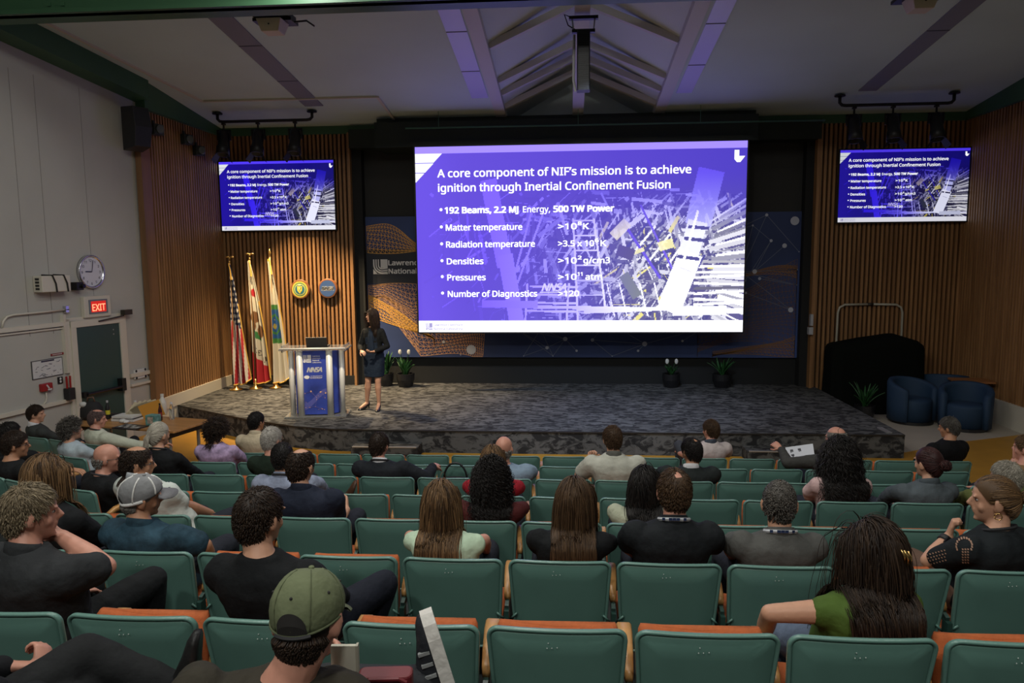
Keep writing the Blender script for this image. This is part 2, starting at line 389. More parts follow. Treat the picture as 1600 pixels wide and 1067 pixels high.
# dark covers and pale light covers let into the ceiling
def panel_strip(x0, x1, y0, y1, m, name, label, cat, group, joints=()):
    mb = MB(); slab(mb, x0, x1, y0, y1, -.015, .02)
    o = mb.build(name, m); tag(o, label, cat, group)
    for yy in joints: j = MB(); slab(j, x0, x1, yy-.012, yy+.012, -.018, .01); j.build('joint', mat('dark_joint', (.06, .06, .08), .7), o)
panel_strip(-4.76, -4.42, 7.5, 13.36, M_STRIP, 'ceiling_cover', 'long grey ceiling strip on the left, ending by the spotlight bar', 'ceiling strip', 'grey ceiling strips', (10.7, 12.1))
panel_strip(4.94, 5.24, 7.5, 13.28, M_STRIP, 'ceiling_cover', 'long grey ceiling strip on the right, ending by the dark spotlight bar', 'ceiling strip', 'grey ceiling strips', (10.9,))
panel_strip(-1.68, -1.39, 8.1, 13.15, M_LIGHTCOVER, 'ceiling_light_panel', 'lilac light cover strip along the left ceiling beam', 'light panel', 'lilac ceiling light covers', (10.45, 11.9))
panel_strip(1.86, 2.12, 8.1, 13.15, M_LIGHTCOVER, 'ceiling_light_panel', 'lilac light cover strip along the right ceiling beam', 'light panel', 'lilac ceiling light covers', (10.45, 11.9))
# surface conduit trims on the ceiling
mb = MB()
for a, b in (((-7.06, 9.4), (-6.48, 12.96)), ((-6.48, 12.96), (-3.31, 12.96)), ((-3.31, 12.96), (-3.33, 14.3))):
    mb.bar((*a, cz(a[1])-.015), (*b, cz(b[1])-.015), .05, .03)
struct(mb.build('trim_16', M_CREAM_TRIM))
# cross beam near the middle of the hall, and edge beams along the side walls
mb = MB(); zb = 5.84; mb.box(-9.4, 9.4, 8.62, 8.72, zb, 6.5); mb.box(-9.4, 9.4, 8.56, 8.93, zb, zb+.05); mb.box(-9.4, 9.4, 8.6, 8.9, 6.15, 6.35)
for x in (-6.15, -5.98, -3.0, .2): mb.box(x, x+.05, 8.605, 8.625, zb+.09, zb+.13)
struct(mb.build('trim_17', M_GREENBEAM))
def edge_beam(name, p, q, n):
    mb = MB()
    def sec(v, off): return [Vector((v.x, v.y, cz(v.y)-.36))+n*(-.02), Vector((v.x, v.y, cz(v.y)-.30))+n*off, Vector((v.x, v.y, cz(v.y)+.02))+n*off, Vector((v.x, v.y, cz(v.y)+.02))+n*(-.02)]
    mb.loft([sec(p, .22), sec(q, .22)]); return struct(mb.build(name, M_GREENBEAM))
edge_beam('trim_18', LA-LU*15, LA+LU*.05, LN)
edge_beam('trim_19', RA+Vector((math.sin(TH), -math.cos(TH), 0))*15, RA, Vector((-1, 0, 0)))
mb = MB(); mb.loft([[(-7.12, 11.9, 5.40), (-6.94, 11.9, 5.42), (-6.94, 11.9, 5.92), (-7.12, 11.9, 5.92)], [(-7.12, 14.66, 5.40), (-6.94, 14.66, 5.42), (-6.94, 14.66, 5.6), (-7.12, 14.66, 5.6)]])
struct(mb.build('trim_20', M_GREENBEAM))
mb = MB(); mb.loft([[(7.56, 11.9, 5.40), (7.38, 11.9, 5.42), (7.38, 11.9, 5.92), (7.56, 11.9, 5.92)], [(7.56, 14.66, 5.40), (7.38, 14.66, 5.42), (7.38, 14.66, 5.6), (7.56, 14.66, 5.6)]])
struct(mb.build('trim_21', M_GREENBEAM))
# pipe across the top of the screen housing
o = MB().tube([(-3.03, 13.85, 5.35), (4.6, 13.85, 5.33)], .016).build('curtain_pipe', mat('green_painted_pipe', (.07, .17, .12), .5), smooth=True)
tag(o, 'thin green pipe running across the top of the screen housing', 'pipe')
for x in (-2.4, .19, 2.4): MB().tube([(x, 13.85, 5.35), (x, 13.85, cz(13.85)+.02)], .006, 6).build('hanger', mat('green_painted_pipe', (), .5), o)
# ---------------------------------------------------------- left wall: exit door and trims
def on_left(name, u, z, label=None, cat=None, group=None, off=0): return empty(name, wall_pt(u, z, off), WALL_RZ, label, cat, group)
u0, zt = wl(115, 512); u1, _ = wl(183, 502)
DW = u1-u0; DZ = zt
d = empty('door_1', wall_pt(u0, 0), WALL_RZ); struct(d)
MB().box(0, DW, -.03, .01, 0, DZ).build('door_leaf', mat('dark_green_door_paint', (.026, .062, .055), .4), d, bevel=.004)
fm = MB(); fm.box(-.10, 0, -.05, .02, 0, DZ+.10); fm.box(DW, DW+.10, -.05, .02, 0, DZ+.10); fm.box(-.10, DW+.10, -.052, .02, DZ, DZ+.10)
fm.box(-.16, -.10, -.03, .02, 0, DZ+.14); fm.box(DW+.10, DW+.16, -.03, .02, 0, DZ+.14); fm.box(-.16, DW+.16, -.03, .02, DZ+.10, DZ+.15)
fm.build('door_frame', M_CREAM_TRIM, d, bevel=.004)
pb = MB(); pb.tube([(.06, -.10, .93), (DW-.10, -.10, .93)], .024); pb.box(.02, .08, -.10, -.03, .89, .97); pb.box(DW-.12, DW-.03, -.12, -.03, .86, 1.06)
pb.build('panic_bar', mat('black_metal', (.012, .012, .013), .4, .3), d)
cl = MB(); cl.box(DW+.03, DW+.20, -.13, -.05, DZ+.12, DZ+.20); cl.bar((DW+.05, -.09, DZ+.11), (DW-.45, -.06, DZ+.06), .02, .02)
cl.build('door_closer', mat('bronze_metal', (.05, .045, .035), .45, .5), d)
sc_ = MB(); sc_.ell((DW-.13, -.032, DZ-.10), (.012, .006, .012)); sc_.ell((DW-.13, -.032, DZ-.17), (.012, .006, .012))
sc_.build('door_bolt_head', mat('steel', (.5, .5, .5), .3, .9), d)
# chair rail, picture rail and boxed conduits
mb = MB(); zr = wl(60, 636)[1]
mb.bar(wall_pt(-9, zr, .02), wall_pt(u0-.16, zr, .02), .05, .05)
z2 = wl(50, 511)[1]
mb.bar(wall_pt(-9, z2, .02), wall_pt(u0-.16, z2, .02), .05, .06); mb.bar(wall_pt(-9, z2-.06, .012), wall_pt(u0-.16, z2-.06, .012), .03, .02)
mb.bar(wall_pt(u0-.2, 1.3, .02), wall_pt(u0-.2, 2.16, .02), .05, .05, (1, 0, 0))
z3 = wl(235, 580)[1]
mb.bar(wall_pt(u1+.18, z3, .02), wall_pt(-.02, z3, .02), .05, .06); mb.bar(wall_pt(u1+.18, z3-.16, .02), wall_pt(-.02, z3-.16, .02), .05, .04)
struct(mb.build('trim_22', M_CREAM_TRIM))
mb = MB(); pts = [wl(0, 512), wl(2, 502), wl(8, 495), wl(18, 492), wl(60, 488), wl(97, 484)]
o = MB().tube([wall_pt(u, z, .03) for u, z in pts], .014).build('wall_conduit', M_CREAM_TRIM, smooth=True)
tag(o, 'cream conduit bending along the left wall to a small chrome box', 'conduit')
u, z = wl(100, 483); r = on_left('junction_box', u, z, 'small chrome box on the left wall at the end of the conduit', 'junction box')
MB().box(-.03, .03, -.06, -.005, -.05, .05).build('box_body', mat('chrome', (.6, .6, .65), .2, .9), r, bevel=.004)
MB().box(-.025, .025, -.065, -.05, -.012, .0).build('slot', mat('black_metal', (), .4), r)
# clock
ua, _ = wl(120.6, 424); ub, zc = wl(158, 424); CRAD = .255
r = on_left('wall_clock', (ua+ub)/2, zc, 'round chrome rimmed wall clock above the exit sign', 'clock')
MB().lathe([(CRAD, 0), (CRAD, .05), (CRAD-.012, .062), (CRAD-.03, .05), (CRAD-.034, .03)], n=40, axis='y').build('clock_rim', mat('chrome', (.6, .6, .65), .2, .9), r, smooth=True)
MB().lathe([(CRAD-.03, .0), (CRAD-.03, .034)], n=40, axis='y').build('clock_face', mat('clock_white', (.62, .62, .68), .4), r)
for k in range(12):
    a = math.radians(90-30*(k+1)); s = str(k+1); tm = MB()
    text_mb(tm, s, math.cos(a)*.175-.005*len(s), math.sin(a)*.175-.025, .065, -.036, .002, align='CENTER')
    build_letters(tm, 'clock_numeral', mat('ink_dark', (.02, .02, .05), .5), r)
MB().bar((0, -.042, 0), (-.12, -.042, .004), .003, .016, (0, 0, 1)).build('hour_hand', mat('ink_dark', (), .5), r)
MB().bar((0, -.046, 0), (.035, -.046, .175), .003, .010, (1, 0, 0)).build('minute_hand', mat('ink_dark', (), .5), r)
# exit sign
ua, z0 = wl(127, 497); ub, z1 = wl(166, 461); ew, eh = ub-ua, z1-z0
r = on_left('exit_sign', (ua+ub)/2, (z0+z1)/2, 'red lit EXIT sign in a cream box above the green door', 'exit sign')
MB().box(-ew/2, ew/2, -.07, -.002, -eh/2, eh/2).build('sign_box', M_CREAM_TRIM, r, bevel=.008)
MB().box(-ew*.34, ew*.36, -.078, -.068, -eh*.34, eh*.34).build('sign_panel', mat('grey_blue_plate', (.16, .19, .22), .5), r)
MB().box(-ew*.27, ew*.29, -.082, -.076, -eh*.26, eh*.26).build('lit_panel', mat('exit_red_glow', (.2, .0, .0), .4, emis=(1, .03, .015), estr=.55), r)
tm = MB(); text_mb(tm, 'EXIT', 0.005, -eh*.20, eh*.56, -.084, .006, align='CENTER', spacing=1.0)
lt = build_letters(tm, 'exit_letters', mat('exit_letter_glow', (.3, .02, .0), .4, emis=(1, .24, .12), estr=2.2), r)
xs = [v.co.x for v in lt.data.vertices]; k = ew*.50/(max(xs)-min(xs)); xm = (max(xs)+min(xs))/2
for v in lt.data.vertices: v.co.x = (v.co.x-xm)*k+.01*ew
# emergency light unit with two black straps
ua, z0 = wl(52, 457); ub, z1 = wl(95, 430); w, h = ub-ua, z1-z0
r = on_left('emergency_light_unit', ua, z0, 'cream wall box tied with two black straps beside the clock', 'emergency light')
MB().box(0, w, -.16, -.002, 0, h).build('box_body', M_CREAM_TRIM, r, bevel=.01)
g = MB()
for fx in (.45, .85): g.tube([(w*fx-.06, -.0, h+.01), (w*fx-.05, -.17, h+.005), (w*fx, -.172, h*.5), (w*fx+.01, -.172, -.005)], .012, 6)
g.build('strap', mat('black_rubber', (.012, .012, .012), .6), r)
g = MB()
for k in range(4): g.box(-.008, .0, -.11, -.05, h*(.15+.2*k), h*(.27+.2*k))
g.build('vent_slot', mat('black_rubber', (), .6), r)
u, z = wl(115, 447); r = on_left('wall_camera', u, z, 'small black camera beside the strapped emergency box', 'camera')
g = MB(); g.box(-.07, .07, -.12, -.01, -.06, .06); g.build('camera_body', mat('black_metal', (), .4), r, bevel=.01)
MB().lathe([(.03, 0), (.032, .05), (.02, .055)], (.03, -.11, 0), 12, 'y').build('camera_lens', mat('glass_black', (.01, .01, .012), .1), r)
# notices and small fittings by the door
def wall_rect(name, p0, p1, th, m, label, cat, bevel=0):
    ua, za = wl(*p0); ub, zb = wl(*p1); r = on_left(name, (ua+ub)/2, (za+zb)/2, label, cat); w, h = abs(ub-ua), abs(zb-za)
    return r, w, h
r, w, h = wall_rect('evacuation_map', (50, 594), (96, 557), 0, None, 'white evacuation map poster beside the exit door', 'poster')
MB().box(-w/2, w/2, -.012, -.001, -h/2, h/2).build('poster_frame', mat('poster_border', (.08, .08, .08), .5), r)
MB().box(-w/2+.012, w/2-.012, -.014, -.008, -h/2+.012, h/2-.012).build('poster_paper', mat('poster_paper', (.60, .60, .58), .6), r)
g = MB(); rr = random.Random(3); g.box(-w*.2, w*.22, -.016, -.013, h*.36, h*.44)
for k in range(26):
    x, z = rr.uniform(-.42, .40)*w, rr.uniform(-.4, .28)*h; l = rr.uniform(.03, .12)*w
    g.bar((x, -.0148, z), (x+l, -.0148, z+rr.choice((0, 0, .08, -.06))*h), .002, .005)
g.build('map_lines', mat('ink_dark', (), .5), r)
r, w, h = wall_rect('red_notice', (79, 556.5), (98.5, 550), 0, None, 'narrow red notice strip above the evacuation map', 'sign')
MB().box(-w/2, w/2, -.01, -.001, -h/2, h/2).build('notice_plate', mat('notice_red', (.22, .02, .02), .5), r)
g = MB()
for k in range(7): g.box(-w*.38+k*w*.11, -w*.38+k*w*.11+w*.07, -.0115, -.009, -h*.2, h*.2)
g.build('notice_marks', mat('poster_paper', (), .6), r)
r, w, h = wall_rect('fire_alarm', (61, 612.5), (77, 597), 0, None, 'red fire alarm box on the cream wall below the map', 'fire alarm')
MB().box(-w/2, w/2, -.06, -.001, -h/2, h/2).build('alarm_body', mat('alarm_red', (.30, .015, .015), .35), r, bevel=.01)
MB().box(w*.0, w*.36, -.066, -.058, -h*.42, -h*.22).build('alarm_label', mat('poster_paper', (), .6), r)
MB().bar((-w*.1, -.064, h*.3), (w*.1, -.064, -h*.15), .012, .02).build('alarm_handle', mat('poster_paper', (), .6), r)
o = MB().tube([wall_pt(*wl(*q), .02) for q in ((70, 613), (71, 620), (70, 627), (66, 632))], .010).build('alarm_conduit', M_CREAM_TRIM, smooth=True)
tag(o, 'short cream conduit curving down below the red fire alarm', 'conduit')
r, w, h = wall_rect('switch_plate', (90, 600), (96.5, 588), 0, None, 'small black switch plate between the fire alarm and the door', 'switch')
MB().box(-w/2, w/2, -.015, -.001, -h/2, h/2).build('plate', mat('black_metal', (), .4), r)
g = MB(); g.ell((0, -.017, h*.22), (w*.22, .006, w*.22)); g.ell((0, -.017, -h*.2), (w*.22, .006, w*.22)); g.build('button', mat('poster_paper', (), .6), r)
r, w, h = wall_rect('baton_holder', (98.5, 625), (107.5, 605), 0, None, 'black wall holder with two red signal wands by the door', 'holder')
MB().rbox(-w/2, w/2, -.12, -.01, -h/2, h/2, .02).build('holder_cup', mat('black_rubber', (), .6), r)
for s in (-.25, .25): MB().tube([(w*s, -.06, h*.3), (w*s*1.1, -.06, h*1.55)], .014).build('signal_wand', mat('alarm_red', (), .35), r)
r, w, h = wall_rect('blank_cover_plate', (208.5, 593), (227, 574.5), 0, None, 'white cover plate with four dark screws right of the door', 'cover plate')
MB().box(-w/2, w/2, -.03, -.001, -h/2, h/2).build('plate', mat('poster_paper', (), .6), r, bevel=.006)
for sx in (-1, 1):
    for sz in (-1, 1): MB().ell((sx*w*.36, -.032, sz*h*.38), (.022, .008, .022)).build('screw', mat('black_metal', (), .4), r)
# loudspeaker at the end of the timber wall
r = empty('wall_loudspeaker', (-6.98, 11.55, 4.68), math.radians(60), 'black loudspeaker mounted high on the left wall beside the timber', 'loudspeaker')
g = MB(); g.loft([[(-.13, -.30, .05), (.13, -.30, .05), (.16, 0, 0), (-.16, 0, 0)], [(-.14, -.36, .35), (.14, -.36, .35), (.16, 0, .33), (-.16, 0, .33)], [(-.13, -.30, .66), (.13, -.30, .66), (.16, 0, .68), (-.16, 0, .68)]])
g.build('cabinet', mat('black_cabinet', (.010, .010, .012), .5), r, bevel=.01)
MB().box(-.05, .05, 0, .16, .28, .42).build('bracket', mat('black_metal', (), .4), r)
# three small dark lamps on the timber side wall
for i, (q, lb) in enumerate(((( -7.0, 12.22, 5.13), 'small dark lamp high on the timber side wall, next to the loudspeaker'), ((-7.0, 13.2, 5.12), 'small dark lamp high on the timber side wall, middle one of three'), ((-7.0, 13.62, 4.98), 'small dark lamp high on the timber side wall, lowest of three'))):
    r = empty('side_wall_lamp', q, math.radians(70), lb, 'lamp', 'small lamps on the timber side wall')
    MB().box(-.10, .10, -.14, .0, -.09, .09).build('lamp_housing', mat('dark_grey_metal', (.03, .035, .03), .5, .3), r, bevel=.01)
    MB().lathe([(.07, 0), (.075, .03), (.06, .035)], (0, -.14, 0), 14, 'y').build('lens', mat('lamp_glass_off', (.10, .11, .10), .15), r)
    MB().box(-.02, .02, -.02, .03, .08, .16).build('bracket', mat('dark_grey_metal', (), .5), r)
# ================================================================== SCREENS
def slide_raster(W, H):
    """the picture on the slide: violet field fading into a busy machine hall, drawn with numpy"""
    R = np.random.default_rng(11)
    X, Y = np.meshgrid((np.arange(W)+.5)/W*16, (np.arange(H)+.5)/H*9)      # slide units 16 x 9, y down
    base = np.zeros((H, W, 3)); t = np.clip(X/16, 0, 1)[..., None]; s = np.clip(Y/9, 0, 1)[..., None]
    base[:] = np.array(lin(112, 86, 240))*(1-t)+np.array(lin(86, 68, 214))*t
    base = base*(1.0+.10*np.exp(-((X-.5)/1.2)**2))[..., None]
    ph = np.ones((H, W, 3))*np.array([.085, .08, .15])
    def quad(a, b, w, col, al=1.0):
        nonlocal ph
        a = np.array(a, float); b = np.array(b, float); d = b-a; L = np.hypot(*d); d /= L
        u = (X-a[0])*d[0]+(Y-a[1])*d[1]; v = -(X-a[0])*d[1]+(Y-a[1])*d[0]
        m = ((u > 0) & (u < L) & (np.abs(v) < w/2))[..., None]*al
        ph = ph*(1-m)+np.array(col)*m
    # blotchy machinery
    for k in range(1500):
        x = R.beta(2.6, 1.5)*16; y = 2.2+R.random()*6.8; a = R.choice([.06, 1.22, 1.45, 2.15, 2.5])+R.normal()*.08; l = R.random()**1.5*1.7+.08
        g = R.random(); c = (g*.75+.03, g*.75+.03, g*.72+.09)
        if R.random() < .08 and x > 9: c = (.75, .68, .12)
        if R.random() < .30: c = (.05, .05, .13)
        quad((x, y), (x+math.cos(a)*l, y+math.sin(a)*l), R.random()**2.2*.20+.022, c, .9)
    # radiating bars on the right
    for k in range(30):
        a = math.radians(-58+k*3.9); x0, y0 = 14.2+R.random()*.6, 3.6+k*.16; l = 2.0+R.random()*1.4; g = .15+.8*R.random()
        quad((x0, y0), (x0+l*math.cos(a*.7), y0+l*math.sin(a*.55)), .07+.16*R.random(), (g, g, g*.95+.03))
    for k in range(10):
        y = 5.6+k*.26; g = R.choice([.95, .12, .85, .4]); quad((13.6, y), (16, y-.15+R.random()*.3), .12, (g, g, g*.95))
    for k in range(9): quad((11.4+k*.34, 3.7+.2*k), (10.2+k*.42, 5.1+k*.15), .10, (.85, .85, .9) if k % 2 else (.06, .06, .2))
    quad((10.3, 3.9), (12.0, 6.4), .13, (.12, .08, .55)); quad((11.0, 2.9), (12.7, 6.2), .10, (.15, .1, .6))
    for q in (((9.7, 4.4), (10.4, 3.7), .5), ((11.9, 4.9), (12.6, 4.7), .45), ((10.6, 5.2), (11.2, 5.0), .2)): quad(*q, (.85, .8, .30), .8)
    quad((10.2, 6.2), (10.9, 7.3), .5, (.16, .18, .14)); quad((9.9, 5.0), (10.7, 5.3), .55, (.08, .07, .12))
    # ladders and scaffolding
    wl_ = (.92, .92, 1.0)
    for a, b in (((7.75, 3.5), (8.0, 8.7)), ((8.75, 3.5), (9.35, 7.9))): quad(a, b, .10, wl_)
    for k in range(7): quad((7.75+.04*k, 3.6+.72*k), (8.76+.085*k, 3.6+.72*k), .06, wl_)
    for y in (6.75, 7.15, 7.55, 7.95): quad((5.6-(y-6.7)*.15, y), (8.0, y+.05), .10, wl_)
    for x in (5.5, 7.55): quad((x, 6.6), (x-.15, 8.9), .10, wl_)
    quad((5.3, 7.75), (16, 7.95), .16, (.9, .9, .95)); quad((8.3, 8.0), (12.5, 7.85), .2, (.85, .86, .95))
    for x in (9.4, 10.0, 11.0, 11.7): quad((x, 6.6), (x+.4, 8.2), .06, wl_)
    quad((3.6, 1.6), (4.4, 5.8), .8, (.55, .5, .95)); quad((4.4, 5.2), (5.0, 8.8), .75, (.6, .55, 1)); quad((5.7, 3.2), (4.8, 6.4), .10, (.6, .6, 1)); quad((6.3, 3.2), (5.0, 6.6), .10, (.6, .6, 1))
    quad((3.2, 7.6), (6.0, 7.65), .35, (.55, .5, .95))
    # the large beam tube
    quad((14.35, 1.3), (13.75, 3.9), 1.25, (.50, .50, .85), .75); quad((13.75, 3.7), (13.35, 5.3), .95, (.72, .73, .92)); quad((13.45, 5.2), (12.4, 8.0), 1.15, (.96, .97, 1.0))
    for a, b in (((13.3, 3.95), (14.3, 4.05)), ((13.1, 4.5), (14.1, 4.62)), ((12.8, 5.35), (13.85, 5.5))): quad(a, b, .16, (.06, .06, .16))
    quad((13.75, 3.2), (13.1, 5.6), .12, (.98, .98, 1)); quad((12.95, 5.9), (13.5, 6.1), .05, (.6, .6, .7)); quad((12.6, 8.0), (15.2, 7.95), .45, (.78, .8, .85))
    al = np.clip((X-3.0)/8.5, 0, 1)*.80*np.clip((Y-1.2)/3.2, .05, 1)+np.clip((X-8)/7, 0, 1)*np.clip((Y-2.6)/3.0, 0, 1)*.55
    al = np.clip(al, 0, 1)[..., None]
    tint = base*(.52+.85*ph.mean(2, keepdims=True))
    img = tint*(1-al**1.3)+(ph*.93+base*.12)*al**1.3
    band = (Y < .32)[..., None]; img = np.where(band, np.array(lin(146, 126, 252)), img)
    foot = (Y > 8.62-.2)[..., None]; img = np.where(foot, np.array([.90, .90, .95]), img)
    m = ((X < 1.34-(Y-.33)*.98) & (Y > .33) & (Y < 1.70) & (np.abs(Y-.77) > .022) & (np.abs(Y-1.22) > .022))[..., None]
    img = np.where(m, np.array([.86, .88, .90]), img)
    return np.clip(img, 0, 1.1)
SLIDE_W, SLIDE_H = 448, 252
def slide_mesh():
    img = slide_raster(SLIDE_W, SLIDE_H); W, H = SLIDE_W, SLIDE_H
    xs = np.linspace(0, 1, W+1); zs = np.linspace(1, 0, H+1); gx, gz = np.meshgrid(xs, zs)
    V = np.stack([gx.ravel(), np.zeros(gx.size), gz.ravel()], 1)
    i, j = np.meshgrid(np.arange(W), np.arange(H)); a = (j*(W+1)+i).ravel(); F = np.stack([a, a+W+1, a+W+2, a+1], 1)
    me = bpy.data.meshes.new('slide_picture'); me.vertices.add(len(V)); me.vertices.foreach_set('co', V.ravel())
    me.loops.add(F.size); me.loops.foreach_set('vertex_index', F.ravel()); me.polygons.add(len(F)); me.polygons.foreach_set('loop_start', np.arange(0, F.size, 4))
    me.update(calc_edges=True)
    at_ = me.attributes.new('picture', 'FLOAT_COLOR', 'CORNER')
    c = np.concatenate([img.reshape(-1, 3), np.ones((W*H, 1))], 1); at_.data.foreach_set('color', np.repeat(c, 4, axis=0).astype(np.float32).ravel())
    return me
SLIDE_ME = slide_mesh()
def llnl_mark(mb, x, z, s, y, inv=False):
    """square emblem with three curved strokes: white part only"""
    def P(pts): mb.add([(x+a*s, y, z+b*s) for a, b in pts], [tuple(range(len(pts)))])
    P([(.52, .42), (1, .42), (1, 1), (.52, 1)])
    def arc(x0, x1, r0):
        n = 8; o, i_ = [], []
        for k in range(n+1):
            t = k/n; a = PI+PI/2*t
            o.append((r0+x0+(r0)*math.cos(a), .0+r0+(r0)*math.sin(a)+(.0))); i_.append((r0+x0+(r0-x1)*math.cos(a), r0+(r0-x1)*math.sin(a)))
        return o, i_
    for x0, th in ((.0, .10), (.17, .08), (.33, .08)):
        r = .62-x0; o, i_ = arc(x0, th, r); zoff = x0*.9+.02
        o = [(a, b+zoff) for a, b in o]; i_ = [(a, b+zoff) for a, b in i_]
        for k in range(len(o)-1): P([o[k], o[k+1], i_[k+1], i_[k]])
        P([(x0, 1), (x0, r+zoff), (x0+th, r+zoff), (x0+th, 1)]); P([(o[-1][0], o[-1][1]), (1.0, o[-1][1]+.06), (1.0, i_[-1][1]+.06), (i_[-1][0], i_[-1][1])])
    P([(.0, .0), (1, .0), (1, .16), (.62, .02), (.4, .02)]); P([(0, 0), (.3, 0), (0, .35)])
def slide_text():
    """all wording of the slide in units of its width (16 wide, 9 high), baseline measured from the bottom"""
    out = []
    for z in (5.80, 4.97, 4.15, 3.33, 2.55, 1.74):
        mb = MB(); mb.add([(1.24+.075*math.cos(q), 0, z+.20+.075*math.sin(q)) for q in (2*PI*k/12 for k in range(12))], [tuple(range(12))]); out.append(mb)
    for s, x, z, h, b, wd_ in (("A core component of NIF\u2019s mission is to achieve", 1.10, 7.55, .64, .018, 12.28), ('ignition through Inertial Confinement Fusion', 1.12, 6.86, .64, .018, 11.29),
                    ('192 Beams, 2.2 MJ', 1.44, 5.82, .50, .034, 3.62), ('Energy,', 5.30, 5.82, .50, .010, 1.32), ('500 TW Power', 6.80, 5.82, .50, .034, 2.92),
                    ('Matter temperature', 1.47, 4.99, .50, .018, 3.78), ('Radiation temperature', 1.47, 4.17, .50, .018, 4.40), ('Densities', 1.49, 3.35, .50, .018, 1.82), ('Pressures', 1.50, 2.56, .50, .018, 1.91), ('Number of Diagnostics', 1.51, 1.75, .50, .018, 4.46),
                    ('>10', 7.02, 4.99, .48, .020, .90), ('8', 7.98, 5.18, .29, .020, .18), ('K', 8.24, 4.99, .48, .020, .27), ('>3.5 x 10', 7.02, 4.17, .48, .020, 1.74), ('6', 8.81, 4.36, .29, .020, .18), ('K', 9.09, 4.17, .48, .020, .27),
                    ('>10', 7.02, 3.35, .48, .020, .90), ('2', 7.98, 3.54, .29, .020, .18), ('g/cm3', 8.26, 3.35, .48, .020, 1.28), ('>10', 7.02, 2.56, .48, .020, .90), ('11', 7.98, 2.75, .29, .020, .22), ('atm', 8.36, 2.56, .48, .020, .80), ('>120', 7.02, 1.75, .48, .020, 1.02)):
        mb = MB(); text_mb(mb, s, x, z, h*1.0, 0, b*1.25, fit=wd_); out.append(mb)
    return out
TXT_ME = {}
def slide_parts():
    lines = slide_text(); mb = MB()
    mb.add([(15.40, 0, 8.16), (15.52, 0, 8.02), (15.68, 0, 8.02), (15.90, 0, 8.30), (15.62, 0, 8.30), (15.62, 0, 8.58), (15.40, 0, 8.58)], [(0, 1, 2, 3, 4, 5, 6)])
    ft = MB(); text_mb(ft, 'Lawrence Livermore', .76, .31, .20, 0, .006, fit=1.46); text_mb(ft, 'National Laboratory', .76, .11, .20, 0, .006, fit=1.46)
    llnl_mark(ft, .36, .12, .33, 0)
    ns = MB(); text_mb(ns, 'NNSA', 6.15, 2.02, .62, 0, .03, shear=.35, spacing=.9)
    ns.add([(6.1, 0, 1.93), (7.6, 0, 1.93), (7.62, 0, 1.98), (6.12, 0, 1.98)], [(0, 1, 2, 3)])
    return lines+[mb], ft, ns
S_WHITE, S_FOOT, S_LOGO = slide_parts()
def screen(name, x0, x1, z0, z1, Y, label, cat, stren, frame, depth, group=None):
    r = empty(name, (x0, Y, z0), 0, label, cat, group); W, H = x1-x0, z1-z0; k = W/16.0; kz = H/9.0
    g = MB(); g.box(-frame, W+frame, .004, depth, -frame, H+frame); g.box(-frame, 0, -.012, .004, -frame, H+frame); g.box(W, W+frame, -.012, .004, -frame, H+frame); g.box(0, W, -.012, .004, -frame, 0); g.box(0, W, -.012, .004, H, H+frame)
    g.build('screen_frame', mat('black_screen_frame', (.012, .012, .014), .4), r)
    o = bpy.data.objects.new('slide_picture', SLIDE_ME if name not in ('x',) else None); COL.objects.link(o); o.parent = r; o.scale = (W, 1, H)
    mname = 'slide_glow_%.2f' % stren
    m = mat_attr(mname, 'picture', emission=stren, gamma=1.0 if 'proj' in name else 2.0)
    if not SLIDE_ME.materials: SLIDE_ME.materials.append(m)
    o.material_slots[0].link = 'OBJECT'; o.material_slots[0].material = m
    for nm, mb, col, st in [('slide_lettering', q_, (.95, .96, 1), max(1.0, stren)) for q_ in S_WHITE]+[('slide_footer_lettering', S_FOOT, (.36, .33, .62), stren*.8), ('slide_logo_lettering', S_LOGO, (.55, .5, .95), stren*.9)]:
        mm = MB(); mm.v = [(x*k, -.004, z*kz) for x, y, z in mb.v]; mm.f = mb.f
        build_letters(mm, nm, mat('%s_%.2f' % (nm, stren), (.02, .02, .02), .6, emis=col, estr=st), r)
    return r
MAIN_ST = 1.42
r = screen('projection_screen', -2.868, 3.262, 1.515, 5.01, 13.90, 'large central screen showing the violet fusion mission slide', 'screen', MAIN_ST, .025, .04)
MB().box(-.06, 6.19, .0, .13, 3.515, 3.60).build('roller_case', M_SOFFIT, r)
r = screen('wall_display', -6.985, -4.635, 3.525, 4.885, 14.50, 'wall display on the left timber wall, above the flags and seals', 'display', 1.0, .022, .06, 'side displays')
MB().box(.9, 1.45, .06, .12, .4, .9).build('wall_mount', mat('black_metal', (), .4), r)
r = screen('wall_display', 5.10, 7.44, 3.545, 4.880, 14.46, 'wall display on the dark right timber wall, above the covered equipment', 'display', .80, .022, .06, 'side displays')
MB().box(.9, 1.45, .06, .16, .4, .9).build('wall_mount', mat('black_metal', (), .4), r)
